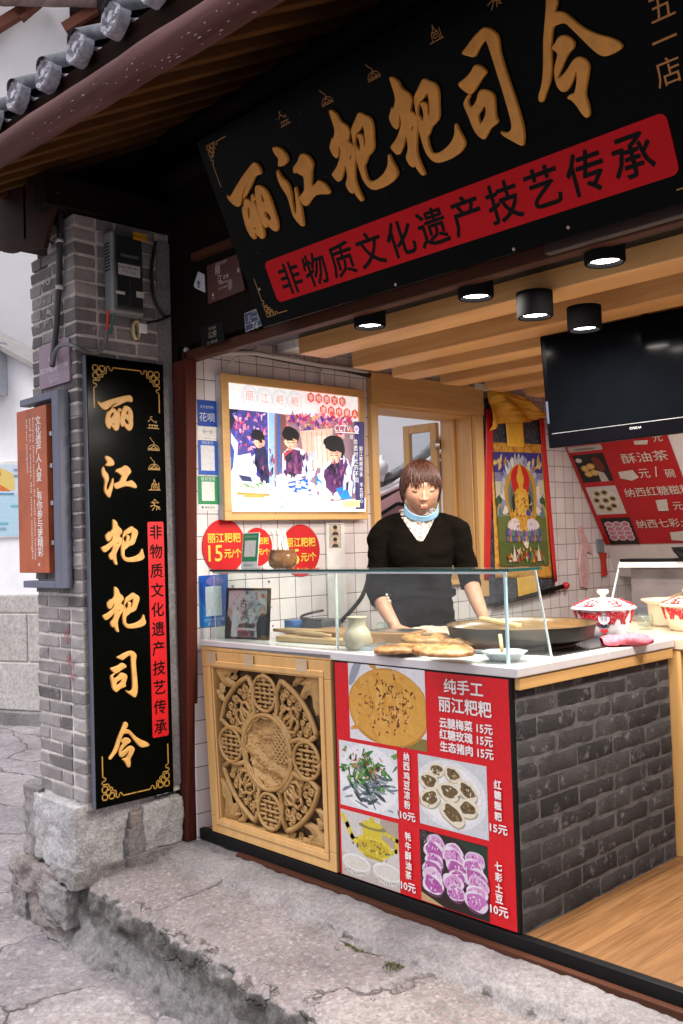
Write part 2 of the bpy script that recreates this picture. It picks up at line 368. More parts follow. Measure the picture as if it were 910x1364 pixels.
def stone_mat(name, cols, sc=9.0, speck=None, bmp=0.6, moss=None, rough=0.9, crack=None, face=None):
    m, t, p = newmat(name); v = mapped(t)
    n = N(t, 'ShaderNodeTexNoise', i_Scale=sc*0.35, i_Detail=10.0, i_Roughness=0.7, i_Distortion=0.3); t.links.new(v, n.inputs['Vector'])
    n2 = N(t, 'ShaderNodeTexNoise', i_Scale=sc*6, i_Detail=6.0, i_Roughness=0.75); t.links.new(v, n2.inputs['Vector'])
    a = ramp(t, n.outputs[0], [(0.28, cols[0]), (0.5, cols[1]), (0.72, cols[2])])
    n4 = N(t, 'ShaderNodeTexNoise', i_Scale=150.0, i_Detail=4.0, i_Roughness=0.8); t.links.new(v, n4.inputs['Vector']); b = ramp(t, n2.outputs[0], [(0.3, (0.48,)*3), (0.55, (1.0,)*3), (0.75, (1.3,)*3)]); b = mixc(t, .7, b, ramp(t, n4.outputs[0], [(.34, (.62,)*3), (.5, (1.0,)*3), (.66, (1.3,)*3)]), 'MULTIPLY')
    c = mixc(t, 0.85, a, b, 'MULTIPLY')
    if speck:
        vo = N(t, 'ShaderNodeTexVoronoi', i_Scale=speck[1]); t.links.new(v, vo.inputs['Vector'])
        w1 = N(t, 'ShaderNodeTexWhiteNoise', noise_dimensions='3D'); t.links.new(vo.outputs['Position'], w1.inputs[0])
        mk = ramp(t, vo.outputs['Distance'], [(speck[2], (1, 1, 1)), (speck[2]+0.1, (0, 0, 0))])
        sc_ = ramp(t, w1.outputs[0], [(0.0, speck[0][0]), (0.45, speck[0][1]), (0.8, speck[0][2]), (1.0, speck[0][3])])
        k = N(t, 'ShaderNodeMath', operation='MULTIPLY'); t.links.new(mk, k.inputs[0]); k.inputs[1].default_value = speck[3]
        c = mixc(t, k.outputs[0], c, sc_)
    if moss:
        n3 = N(t, 'ShaderNodeTexNoise', i_Scale=3.2, i_Detail=8.0, i_Roughness=0.7); t.links.new(v, n3.inputs['Vector'])
        f = ramp(t, n3.outputs[0], [(moss[1], (0, 0, 0)), (moss[1]+0.09, (1, 1, 1))]); c = mixc(t, f, c, moss[0])
    hgt = None
    if crack:      # open joints between irregular slabs, dirt lodged in them
        wn = N(t, 'ShaderNodeTexNoise', i_Scale=3.0, i_Detail=6.0, i_Roughness=0.6); t.links.new(v, wn.inputs['Vector'])
        vm = N(t, 'ShaderNodeVectorMath', operation='MULTIPLY_ADD'); t.links.new(wn.outputs['Color'], vm.inputs[0]); vm.inputs[1].default_value = (crack[1],)*3; t.links.new(v, vm.inputs[2])
        sc3 = N(t, 'ShaderNodeVectorMath', operation='MULTIPLY'); t.links.new(vm.outputs[0], sc3.inputs[0]); sc3.inputs[1].default_value = crack[0]
        ve = N(t, 'ShaderNodeTexVoronoi', feature='DISTANCE_TO_EDGE', i_Scale=1.0); t.links.new(sc3.outputs[0], ve.inputs['Vector'])
        nb = N(t, 'ShaderNodeTexNoise', i_Scale=2.2, i_Detail=3.0); t.links.new(v, nb.inputs['Vector'])
        wdt = N(t, 'ShaderNodeMapRange'); t.links.new(nb.outputs[0], wdt.inputs[0]); wdt.inputs[1].default_value = .38; wdt.inputs[2].default_value = .62; wdt.inputs[3].default_value = 0.08; wdt.inputs[4].default_value = 1.5
        dv = N(t, 'ShaderNodeMath', operation='DIVIDE'); t.links.new(ve.outputs['Distance'], dv.inputs[0]); t.links.new(wdt.outputs[0], dv.inputs[1])
        hgt = ramp(t, dv.outputs[0], [(0.0, (0, 0, 0)), (crack[2], (1, 1, 1))]); dk = ramp(t, dv.outputs[0], [(0.0, crack[3]), (crack[2]*0.55, (1, 1, 1))]); c = mixc(t, 1.0, c, dk, 'MULTIPLY')
        vc = N(t, 'ShaderNodeTexVoronoi', i_Scale=1.0); t.links.new(sc3.outputs[0], vc.inputs['Vector']); tn = ramp(t, vc.outputs['Color'], [(0.0, (.84, .84, .86)), (1.0, (1.14, 1.12, 1.10))]); c = mixc(t, .8, c, tn, 'MULTIPLY')
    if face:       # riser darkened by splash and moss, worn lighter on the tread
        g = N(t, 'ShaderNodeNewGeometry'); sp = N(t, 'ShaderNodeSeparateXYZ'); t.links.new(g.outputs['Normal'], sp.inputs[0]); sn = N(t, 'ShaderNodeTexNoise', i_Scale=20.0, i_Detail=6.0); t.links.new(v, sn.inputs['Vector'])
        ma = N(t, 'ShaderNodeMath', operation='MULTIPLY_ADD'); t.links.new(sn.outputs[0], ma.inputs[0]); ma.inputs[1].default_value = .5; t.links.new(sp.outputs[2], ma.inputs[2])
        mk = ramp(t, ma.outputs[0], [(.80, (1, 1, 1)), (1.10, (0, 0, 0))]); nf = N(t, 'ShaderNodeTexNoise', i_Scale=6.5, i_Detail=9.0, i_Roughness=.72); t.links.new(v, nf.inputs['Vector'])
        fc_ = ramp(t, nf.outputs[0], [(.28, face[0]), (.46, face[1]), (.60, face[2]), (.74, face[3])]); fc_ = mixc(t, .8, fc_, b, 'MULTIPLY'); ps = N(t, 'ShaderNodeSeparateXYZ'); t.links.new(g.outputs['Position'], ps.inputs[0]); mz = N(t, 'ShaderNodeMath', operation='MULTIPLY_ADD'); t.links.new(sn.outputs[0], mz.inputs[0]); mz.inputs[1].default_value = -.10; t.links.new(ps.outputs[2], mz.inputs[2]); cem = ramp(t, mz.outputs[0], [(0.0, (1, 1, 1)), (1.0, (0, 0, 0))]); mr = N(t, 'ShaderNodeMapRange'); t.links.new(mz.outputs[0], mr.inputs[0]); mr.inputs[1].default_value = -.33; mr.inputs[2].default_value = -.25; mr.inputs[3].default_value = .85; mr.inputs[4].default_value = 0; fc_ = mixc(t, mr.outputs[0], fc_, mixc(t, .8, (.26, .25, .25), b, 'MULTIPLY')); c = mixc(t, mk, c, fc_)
    t.links.new(c, p.inputs['Base Color']); p.inputs['Roughness'].default_value = rough; p.inputs['Specular IOR Level'].default_value = 0.25
    ad = N(t, 'ShaderNodeMath', operation='ADD'); t.links.new(n.outputs[0], ad.inputs[0]); t.links.new(n2.outputs[0], ad.inputs[1])
    if hgt is not None:
        ah_ = N(t, 'ShaderNodeMath', operation='MULTIPLY_ADD'); t.links.new(hgt, ah_.inputs[0]); ah_.inputs[1].default_value = 1.4; t.links.new(ad.outputs[0], ah_.inputs[2]); ad = ah_
    bump(t, p, ad.outputs[0], bmp, 0.012)
    return m
FLAG = stone_mat('worn_flagstone', [(0.18, 0.162, 0.168), (0.29, 0.265, 0.272), (0.40, 0.375, 0.385)], 7, (((0.52, 0.50, 0.51), (0.24, 0.21, 0.21), (0.33, 0.295, 0.29), (0.15, 0.13, 0.13)), 34, 0.36, 0.38), 0.9, crack=((.80, 1.45, 1.0), .22, .016, (.42, .40, .39)))
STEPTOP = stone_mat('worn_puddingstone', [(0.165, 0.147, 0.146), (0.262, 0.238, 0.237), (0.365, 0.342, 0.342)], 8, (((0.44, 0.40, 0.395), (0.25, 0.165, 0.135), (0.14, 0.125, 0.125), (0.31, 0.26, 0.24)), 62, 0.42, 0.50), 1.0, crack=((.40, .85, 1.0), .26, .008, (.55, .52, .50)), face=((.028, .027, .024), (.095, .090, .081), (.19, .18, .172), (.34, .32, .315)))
STEPFACE = stone_mat('mossy_rough_stone', [(0.050, 0.048, 0.045), (0.135, 0.125, 0.118), (0.27, 0.255, 0.25)], 14, (((0.36, 0.33, 0.32), (0.10, 0.09, 0.085), (0.045, 0.043, 0.04), (0.22, 0.20, 0.19)), 45, 0.25, 0.5), 1.0, ((0.075, 0.085, 0.030), 0.61))
MORTAR = stone_mat('grey_cement', [(0.155, 0.143, 0.143), (0.225, 0.208, 0.208), (0.30, 0.285, 0.285)], 10, None, 0.5)
GRANITE = stone_mat('pale_granite', [(0.31, 0.30, 0.30), (0.44, 0.43, 0.43), (0.55, 0.54, 0.54)], 12, (((0.7, 0.7, 0.7), (0.24, 0.23, 0.23), (0.6, 0.58, 0.57), (0.13, 0.13, 0.13)), 90, 0.32, 0.65), 0.7)
LUMP = stone_mat('grey_rubble_stone', [(0.17, 0.155, 0.15), (0.29, 0.27, 0.265), (0.42, 0.40, 0.395)], 14, None, 1.0, ((0.12, 0.115, 0.07), 0.66))
PINKST = stone_mat('pinkish_rubble_stone', [(0.19, 0.16, 0.15), (0.33, 0.285, 0.27), (0.46, 0.415, 0.40)], 12, None, 1.0)
def brick_mat(name, cols, salt=(0.42, 0.40, 0.40), sf=0.62):
    m, t, p = newmat(name); v = mapped(t)
    n = N(t, 'ShaderNodeTexNoise', i_Scale=7.0, i_Detail=8.0, i_Roughness=0.65); t.links.new(v, n.inputs['Vector'])
    rnd = N(t, 'ShaderNodeNewGeometry'); c = ramp(t, rnd.outputs['Random Per Island'], [(0, cols[0]), (0.5, cols[1]), (1, cols[2])])
    c2 = ramp(t, n.outputs[0], [(0.3, (0.6,)*3), (0.7, (1.3,)*3)]); c = mixc(t, 0.8, c, c2, 'MULTIPLY')
    n2 = N(t, 'ShaderNodeTexNoise', i_Scale=22.0, i_Detail=8.0, i_Roughness=0.7); t.links.new(v, n2.inputs['Vector'])
    f = ramp(t, n2.outputs[0], [(sf, (0, 0, 0)), (sf+0.1, (1, 1, 1))]); c = mixc(t, f, c, salt); t.links.new(c, p.inputs['Base Color'])
    n3 = N(t, 'ShaderNodeTexNoise', i_Scale=90.0, i_Detail=4.0); t.links.new(v, n3.inputs['Vector']); bump(t, p, n3.outputs[0], 0.6, 0.004)
    p.inputs['Roughness'].default_value = 0.9; p.inputs['Specular IOR Level'].default_value = 0.2; return m
BRICK = brick_mat('grey_clay_brick', [(0.115, 0.105, 0.106), (0.205, 0.188, 0.187), (0.31, 0.288, 0.285)])
DBRICK = brick_mat('charcoal_brick', [(0.034, 0.033, 0.034), (0.048, 0.0465, 0.048), (0.066, 0.064, 0.065)], (0.155, 0.15, 0.153), 0.56)
DMORT = basic('dark_brick_joint', (0.100, 0.097, 0.099), 0.9, 0, 0.4, 20)
LIME = basic('sandy_lime_mortar', (0.50, 0.46, 0.425), 0.95, 0, 0.25, 30, 0.6, 120)
TILEROOF = basic('grey_roof_tile', (0.085, 0.09, 0.105), 0.8, 0, 0.4, 14, 0.4, 90, dirt=(0.26, 0.26, 0.29), dirts=9)
TILEDARK = basic('dark_pan_tile', (0.030, 0.032, 0.038), 0.85, 0, 0.4, 14, 0.4, 90)
TILEEND = basic('mortar_daubed_tile_end', (0.31, 0.31, 0.35), 0.85, 0, 0.35, 40, 0.8, 90, dirt=(0.12, 0.12, 0.13), dirts=26)
PLASTER = basic('white_plaster', (0.85, 0.845, 0.86), 0.9, 0, 0.05, 5, 0.1, 30)
LOGM = wood('weathered_purplish_log', (0.058, 0.022, 0.020), (0.115, 0.052, 0.048), 0.62, 0, 60, 9, 0.35, (0.040, 0.014, 0.012))
FLOORW = None

# ================================================================== ground
def flag_h(x, y):
    d, _ = mnoise.voronoi(Vector((x*1.55+0.15*fbm(x*2, y*2, 1), y*2.3+0.2*fbm(x*2, y*2, 5), 3.3)))
    e = d[1]-d[0]; crack = -0.022*max(0.0, 1-e/0.075)**1.5
    d2, _ = mnoise.voronoi(Vector((x*7, y*7, 1.2)))
    return crack+0.010*fbm(x*1.6, y*1.6, 0.5)+0.006*fbm(x*9, y*9, 2)+0.004*fbm(x*30, y*30, 4)-0.004*min(1, d2[0]*1.6)
STZ = -0.365
mb = MB()
mb.grid(lambda a, b: (-2.6+4.6*a, -2.0+1.9*b, STZ+flag_h(-2.6+4.6*a, -2.0+1.9*b)), 300, 124)
tag(mb.build('street_paving', FLAG, None, True), kind='structure')
mb = MB()
g = lambda a, b: (-30+27.4*a**0.6, -12+24*b, STZ+flag_h(-30+27.4*a**0.6, -12+24*b)*1.0)
mb.grid(g, 150, 150)
mb.grid(lambda a, b: (-2.6+12*a, -12+10*b, STZ+0.0), 20, 20)
mb.grid(lambda a, b: (2.0+8*a, -2.0+1.9*b, STZ), 10, 4)
mb.grid(lambda a, b: (-2.6+2.2*a, -0.1+12.1*b, STZ+flag_h(-2.6+2.2*a, -0.1+12.1*b)), 30, 120)
tag(mb.build('street', FLAG, None, True), kind='structure')
mb = MB(); mb.grid(lambda a, b: (-150+300*a, -150+300*b, STZ-0.06), 4, 4)
tag(mb.build('ground', FLAG), kind='structure')

# the stone doorstep: one swept and roughened body
prof = [(0.00, -0.050), (-0.07, -0.052), (-0.15, -0.066), (-0.205, -0.085), (-0.225, -0.103), (-0.30, -0.108), (-0.42, -0.112), (-0.515, -0.122),
        (-0.545, -0.140), (-0.558, -0.19), (-0.562, -0.26), (-0.568, -0.315), (-0.585, -0.352), (-0.61, -0.39), (-0.63, -0.44)]
pp = []
for (a, b), (c, d) in zip(prof, prof[1:]):
    k = max(1, int(math.hypot(c-a, d-b)/0.011))
    for i in range(k): pp.append((a+(c-a)*i/k, b+(d-b)*i/k))
pp.append(prof[-1])
x0, x1, nx = -0.36, 4.2, 420
vs = []; fs = []; ms = []
for i in range(nx+1):
    x = x0+(x1-x0)*i/nx
    wob = 0.030*fbm(x*1.8, 0.3, 7)+0.016*fbm(x*6, 3, 1)
    drift = -0.115*max(0, min(1.4, (x-0.35)/1.2))           # the front edge wanders outward to the right
    for (y, z) in pp:
        fw = max(0, min(1, (-y-0.30)/0.22)); yy = y+(wob+drift)*fw
        cr = 0.0
        if y < -0.10 and y > -0.27:
            ed = -0.20+0.05*fbm(x*3.0, 1.0, 2.0)+0.015*fbm(x*14, 1.0, 2.0)
            cr = -0.014*math.exp(-((y-ed)/0.008)**2)
        jt = 0.0
        for jx in (0.55, 1.08, 1.62):
            if y < -0.22: jt -= 0.010*math.exp(-((x-jx-0.12*(y+0.4)-0.02*fbm(y*9, jx, 1))/0.007)**2)*(0.5+0.5*fbm(y*8, jx, 3))
        rough = 0.008 if y > -0.50 else 0.024
        e = rough*fbm(x*9, yy*9, z*9)+0.5*rough*fbm(x*28, yy*28, z*28)
        hole = -0.018*max(0, fbm(x*16, yy*16, z*16)-0.25) if y < -0.55 else -0.004*max(0, fbm(x*22, yy*22, 1)-0.2)
        nrm = (0, 0, 1) if y > -0.53 else (0, -0.95, 0.3)
        o_ = e+hole*(1 if y < -0.55 else 2)
        vs.append((x, yy+nrm[1]*o_, z+nrm[2]*o_+cr+jt-0.012*(x-0.8)*(1 if y < -0.2 else 0.1)))
n = len(pp)
for i in range(nx):
    for j in range(n-1):
        fs.append((i*n+j, i*n+j+1, (i+1)*n+j+1, (i+1)*n+j)); x = x0+(x1-x0)*i/nx; y, z = pp[j]
        q = 0.04*fbm(x*5, y*5, z*5)+0.02*fbm(x*20, y*20, z*20)
        ms.append(1 if y > -0.215+q*0.8 else 0)
mb = MB(); mb.add(vs, [f[::-1] for f in fs]); mb.m = ms
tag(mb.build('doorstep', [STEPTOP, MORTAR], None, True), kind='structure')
mb = MB()
for k in range(2600):
    x = random.uniform(0.35, 0.75) if random.random() < 0.25 else random.uniform(1.12, 1.42); y = random.gauss(-0.235, 0.022)
    z = -0.115; h = random.uniform(0.002, 0.008); a = random.random()*6
    mb.add([(x, y, z), (x+0.004*math.cos(a), y+0.004*math.sin(a), z), (x+0.003*math.cos(a+1), y+0.003*math.sin(a+1), z+h)], [(0, 1, 2)])
MOSS = basic('moss', (0.10, 0.11, 0.035), 0.95, 0, 0.5, 30)
tag(mb.build('moss', MOSS), kind='stuff')

# shop floor, planks running in depth
def floor_mat():
    m, t, p = newmat('oak_plank_floor'); v = mapped(t, (1, 1, 1), (0, 0, R(90)))
    b = N(t, 'ShaderNodeTexBrick'); t.links.new(v, b.inputs['Vector']); b.inputs['Scale'].default_value = 1.0; b.inputs['Brick Width'].default_value = 1.2; b.inputs['Row Height'].default_value = 0.16
    b.inputs['Mortar Size'].default_value = 0.0015; b.inputs['Color1'].default_value = (0.185, 0.090, 0.034, 1); b.inputs['Color2'].default_value = (0.25, 0.128, 0.051, 1); b.inputs['Mortar'].default_value = (0.10, 0.05, 0.02, 1)
    v2 = mapped(t, (40, 2.0, 40)); n = N(t, 'ShaderNodeTexNoise', i_Scale=1.0, i_Detail=6.0, i_Roughness=0.65, i_Distortion=0.8); t.links.new(v2, n.inputs['Vector'])
    g_ = ramp(t, n.outputs[0], [(0.35, (0.62, 0.55, 0.48)), (0.6, (1.1, 1.1, 1.1))]); c = mixc(t, 0.85, b.outputs[0], g_, 'MULTIPLY')
    t.links.new(c, p.inputs['Base Color']); p.inputs['Roughness'].default_value = 0.38; bump(t, p, n.outputs[0], 0.06, 0.002); return m
mb = MB(); mb.box(0.0, 4.2, 0.012, 4.0, -0.06, 0.0); tag(mb.build('shop_floor', floor_mat()), kind='structure')
t_ = thing('door_sill', 'long black metal sill with a red brown timber strip along the shop front', 'sill', (1.8, 0, -0.03))
mb = MB(); mb.box(-0.02, 4.2, -0.022, 0.010, -0.042, 0.004); mb.build('metal_strip', BLACKM, t_, bevel=0.003)
mb = MB(); mb.box(0.30, 4.2, -0.050, -0.0235, -0.075, -0.036); mb.build('timber_strip', BEAMBROWN, t_, bevel=0.003)

# ================================================================== walls of the shop
t_ = thing('tiled_wall', 'side wall of small square white tiles with dark joints and a window opening', 'wall', (-0.1, 1.8, 0))
WY0, WY1, WZ0, WZ1 = 1.155, 1.985, 0.98, 1.985      # the window opening
mb = MB()
for (y0, y1, z0, z1) in ((-0.03, WY0, -0.05, 2.42), (WY1, 4.0, -0.05, 2.42), (WY0, WY1, -0.05, WZ0), (WY0, WY1, WZ1, 2.42)): mb.box(-0.012, 0.0, y0, y1, z0, z1)
mb.build('tile_face', TILE, t_)
mb = MB()
for (y0, y1, z0, z1) in ((-0.018, WY0, STZ, 2.55), (WY1, 4.0, STZ, 2.55), (WY0, WY1, STZ, WZ0), (WY0, WY1, WZ1, 2.55)): mb.box(-0.22, -0.013, y0, y1, z0, z1)
mb.build('masonry', PLASTER, t_)
mb = MB(); mb.box(0, 4.2, 3.9, 4.0, 0, 2.42); tag(mb.build('back_wall', basic('pinkish_white_paint', (0.62, 0.55, 0.54), 0.7, 0, 0.05)), 'plain pinkish white back wall of the shop behind the red price board', 'wall')
mb = MB(); mb.box(4.2, 4.32, -0.05, 4.0, STZ, 3.6); tag(mb.build('side_wall', basic('pinkish_white_paint', (0.62, 0.55, 0.54)), None), 'plain side wall closing the right end of the shop', 'wall')
mb = MB(); mb.box(-0.012, 4.2, 0.20, 3.9, 2.42, 2.50); tag(mb.build('ceiling', basic('black_ceiling_paint', (0.012, 0.011, 0.010), 0.8)), kind='structure')
mb = MB(); mb.box(-1.6, 4.32, 0.051, 0.14, 2.56, 3.6); mb.box(-0.30, 4.32, 3.9, 4.0, 2.56, 4.8); mb.box(-0.30, -0.22, 0.14, 3.9, 2.56, 4.6)
tag(mb.build('upper_wall', DARKWOOD), 'dark timber wall above the lintel behind the big hanging sign', 'wall')

# left timber post and lintel
mb = MB(); zt, zb = 2.075, -0.075; xt_, xb_ = at(248.5, 486, 1, -0.07)[0], at(249.5, 1106, 1, -0.07)[0]
yt_, yb_ = at(262, 484, 0, xt_)[1], at(264.3, 1108, 0, xb_)[1]; wt_ = 0.060
mb.add([(xb_-wt_, -0.07, zb), (xb_, -0.07, zb), (xb_, yb_, zb), (xb_-wt_, yb_, zb), (xt_-wt_-.05, -0.07, zt), (xt_, -0.07, zt), (xt_, yt_, zt), (xt_-wt_-.05, yt_, zt)],
       [(3, 2, 1, 0), (4, 5, 6, 7), (0, 1, 5, 4), (1, 2, 6, 5), (2, 3, 7, 6), (3, 0, 4, 7)])
tag(mb.build('timber_post', REDPOST, None, bevel=0.004), 'upright red brown painted post between the black board and the tiled wall', 'post')
mb = MB(); mb.box(-0.13, -0.032, -0.058, -0.022, -0.06, 2.6); tag(mb.build('post_backing', DARKWOOD, None, bevel=0.004), 'narrow dark board standing between the red brown post and the brick pillar', 'board')
t_ = thing('lintel', 'dark red brown timber lintel running across the top of the shop opening', 'lintel', (1.5, 0, 2.1))
mb = MB(); mb.box(-0.13, 4.3, -0.030, 0.02, 2.077, 2.125); mb.build('front_rail', BEAMBROWN, t_, bevel=0.004)
mb = MB(); mb.box(-0.13, 4.3, -0.012, 0.05, 2.127, 2.56); mb.build('upper_board', DARKWOOD, t_)
mb = MB(); mb.box(0.30, 4.2, 0.022, 0.205, 2.121, 2.16); mb.build('soffit_board', BLACKM, t_)
mb = MB(); mb.box(1.935, 4.2, -0.062, -0.032, 2.083, 2.150); mb.build('shutter_cover', basic('brown_metal', (0.036, 0.022, 0.016), 0.5), t_, bevel=0.003)

# ceiling beams
first = None
for i, (y0, xl) in enumerate(((0.207, 0.50), (0.62, 0.40), (0.955, 0.335), (1.31, 0.34), (1.68, 0.34), (2.05, 0.34), (2.42, 0.34), (2.8, 0.34))):
    mb = MB(); zb = 2.052
    mb.box(xl, 4.15, y0, y0+0.155, zb, 2.40)
    o = mb.build('ceiling_beam', CEILW, None, bevel=0.0025)
    nm = ['nearest to the street, carrying the middle spotlight', 'second from the street, behind the middle spotlight', 'third from the street', 'fourth from the street, ending over the oak window'][i] if i < 4 else 'number %s back from the street, above the hanging cloth' % ['five', 'six', 'seven', 'eight'][i-4]
    tag(o, 'honey coloured wooden ceiling beam '+nm, 'beam', 'honey wood beams under the shop ceiling')

# ================================================================== brick pillar
PX0, PX1, PY0, PY1 = -0.475, -0.07, -0.53, -0.062
pil = thing('brick_pillar', 'grey brick pillar on rough stone blocks at the corner of the shop', 'pillar', (-0.27, -0.30, STZ))
CH = 0.0573; mb = MB(); core = MB()
core.box(PX0+0.005, PX1-0.005, PY0+0.005, PY1, 0.17, 2.49); core.box(PX0+0.16, PX1-0.005, PY0+0.005, PY1, 2.4901, 2.66); core.build('mortar', LIME, pil)
z = 0.205; row = 0
def brick(mb, x0, x1, y0, y1, z0, z1):
    j = lambda a=0.003: random.uniform(-a, a)
    c = [(x0+j(), y0+j(0.004), z0+j()), (x1+j(), y0+j(0.004), z0+j()), (x1+j(0.004), y1+j(), z0+j()), (x0+j(0.004), y1+j(), z0+j()),
         (x0+j(), y0+j(0.004), z1+j()), (x1+j(), y0+j(0.004), z1+j()), (x1+j(0.004), y1+j(), z1+j()), (x0+j(0.004), y1+j(), z1+j())]
    mb.add(c, [(3, 2, 1, 0), (4, 5, 6, 7), (0, 1, 5, 4), (1, 2, 6, 5), (2, 3, 7, 6), (3, 0, 4, 7)])
while z < 2.66:
    h = 0.0462; gp = 0.010; dz = 0.0
    if z > 2.50: lft = PX0+0.11+random.uniform(0, 0.05)*0+(z-2.50)*1.5
    elif z > 2.3: lft = PX0+random.uniform(-0.012, 0.012)
    else: lft = PX0+random.uniform(-0.006, 0.006)
    cuts = [lft, -0.275, -0.172, PX1] if row % 2 else [lft, -0.375, -0.175, PX1]
    for a, b in zip(cuts, cuts[1:]):
        if b-a > 0.03: brick(mb, a+(gp/2 if a > lft else 0), b-(gp/2 if b < PX1 else 0), PY0, PY0+0.10, z, z+h)
    cy = [PY0+0.10+gp, PY0+0.30, PY1] if row % 2 else [PY0+0.10+gp, PY0+0.20, PY1-0.06, PY1]
    for a, b in zip(cy, cy[1:]): brick(mb, PX1-0.10, PX1, a, b-gp, z, z+h)
    cy = [PY0+0.10+gp, PY0+0.30, PY1]
    for a, b in zip(cy, cy[1:]): brick(mb, lft, lft+0.1, a, b-gp, z, z+h)
    z += CH; row += 1
mb.build('brickwork', BRICK, pil, bevel=0.004, seg=2)
mb = MB(); mb.box(-0.0685, -0.0635, -0.13, -0.062, 0.2, 2.62); mb.build('cement_strip', MORTAR, pil)
for (lo, hi, sd, mt, nn, am) in (((-0.46, -0.575, -0.085), (-0.078, -0.20, 0.192), 1, GRANITE, 16, 0.022),
                             ((-0.615, -0.55, -0.11), (-0.455, -0.25, 0.20), 2, LUMP, 14, 0.035),
                             ((-0.14, -0.275, -0.055), (-0.045, -0.075, 0.150), 3, GRANITE, 12, 0.016),
                             ((-0.12, -0.345, -0.06), (-0.05, -0.275, 0.06), 4, LUMP, 10, 0.018),
                             ((-0.12, -0.335, 0.055), (-0.052, -0.28, 0.13), 9, PINKST, 8, 0.012),
                             ((-0.655, -0.60, -0.235), (-0.24, -0.30, -0.10), 5, PINKST, 16, 0.035),
                             ((-0.30, -0.592, -0.135), (-0.06, -0.30, -0.062), 6, LUMP, 14, 0.022),
                             ((-0.12, -0.36, -0.125), (-0.035, -0.07, -0.05), 10, LUMP, 12, 0.016),
                             ((-0.66, -0.60, -0.375), (-0.50, -0.38, -0.235), 7, LUMP, 12, 0.025),
                             ((-0.34, -0.605, -0.30), (-0.12, -0.40, -0.14), 8, LUMP, 14, 0.03),
                             ((-0.53, -0.585, -0.38), (-0.15, -0.30, -0.22), 11, PINKST, 14, 0.03)):
    mb = MB(); rock(mb, lo, hi, sd, nn*2, am*.72, 0.10); mb.build('base_stone', mt, pil, True)
def ragged(name, col, lo=.46, sc=38.0):
    m, t, p = newmat(name); v = mapped(t); n = N(t, 'ShaderNodeTexNoise', i_Scale=sc, i_Detail=8.0, i_Roughness=.75); t.links.new(v, n.inputs['Vector']); a = ramp(t, n.outputs[0], [(lo, (0, 0, 0)), (lo+.10, (1, 1, 1))])
    p.inputs['Base Color'].default_value = (*col, 1); p.inputs['Roughness'].default_value = .95; t.links.new(a, p.inputs['Alpha']); return m
mb = MB()   # red paint smears on three bricks
PF = PL((0, PY0-0.005, 0), (1, 0, 0), (0, 0, 1))
SME = ragged('faded_red_paint', (0.30, 0.11, 0.12), .47)
for (x, y, a_, b_) in ((88, 846, .030, .030), (92, 882, .040, .028), (95, 900, .03, .02)):
    u_, v_ = PF.px(x, y); P = [(u_+a_*(1+0.3*math.sin(3*k+x))*math.cos(k*0.6), v_+b_*(1+0.25*math.sin(2*k+y))*math.sin(k*0.6)) for k in range(10)]
    mb.add([PF.p(a, b, 0.001) for a, b in P], [tuple(range(10))])
mb.build('paint_smear', SME, pil)
SALT = ragged('chipped_whitewash', (0.55, 0.54, 0.55), .50); mb = MB()
for (x, y, a_, b_) in ((62, 374, .045, .025), (55, 398, .05, .025), (68, 412, .045, .03), (56, 432, .07, .03), (86, 395, .03, .03), (63, 505, .03, .03)):
    u_, v_ = PF.px(x, y); P = [(u_+a_*(1+0.4*math.sin(3*k+x))*math.cos(k*0.45), v_+b_*(1+0.35*math.sin(2*k+y))*math.sin(k*0.45)) for k in range(14)]
    mb.add([PF.p(a, b, 0.001) for a, b in P], [tuple(range(14))])
mb.build('whitewash_patch', SALT, pil)

# ================================================================== the eave
EY, EZ, SLP = -1.0, 2.668, R(28)
ev = thing('tiled_eave', 'overhanging eave of grey half round tiles on a purplish log above the shop', 'roof', (1.5, -0.5, 2.9))
SF = PL((0, EY, EZ), (1, 0, 0), (0, math.cos(SLP), math.sin(SLP)))      # a along X, b up the slope
mb = MB(); mb.box(-0.62, 5.2, 0.021, 5.2, 0.030, 0.055, 0, SF); mb.build('roof_boards', BOARDS, ev)
for k in range(30):
    x = -0.55+0.197*k
    mb = MB(); mb.box(x, x+0.055, -0.01, 2.2, -0.030, 0.028, 0, SF); mb.build('rafter', RAFTER, ev, bevel=0.004)
L0 = at(0, 203, 1, -1.06); L1 = at(325, 0, 1, -1.06); dL = (L1-L0)/np.linalg.norm(L1-L0)
mb = MB(); pts = [L0+dL*s_ for s_ in np.linspace(-0.75, 4.8, 60)]
pts = [q+np.array([0, 0.006*fbm(q[0]*2, 1, 1), 0.006*fbm(q[0]*2, 4, 1)]) for q in pts]
mb.tube(pts, [0.047+0.004*fbm(q[0]*1.5, 9, 2) for q in pts], 20); mb.build('eave_log', LOGM, ev, True)
CHIP = basic('bare_chipped_wood', (0.42, 0.30, 0.28), 0.8, 0, 0.3, 60); mb = MB()
for k in range(60):
    q = L0+dL*(random.gauss(random.choice((.55, .95, 1.25)), .14)); a_ = R(random.uniform(195, 268)); rr_ = 0.0492
    c = q+np.array([0, math.cos(a_)*rr_, math.sin(a_)*rr_]); e1 = dL; e2 = np.array([0, -math.sin(a_), math.cos(a_)]); s1 = random.uniform(.001, .008)**1.0; s2 = random.uniform(.0006, .002)
    mb.add([c+e1*s1*math.cos(t)+e2*s2*math.sin(t)*(1+0.3*math.sin(3*t)) for t in np.linspace(0, 6.0, 9)], [tuple(range(9))])
mb.build('paint_chips', CHIP, ev)
DIRT_ = basic('mortar_daub', (0.36, 0.36, 0.38), 0.9, 0, 0.3, 30)
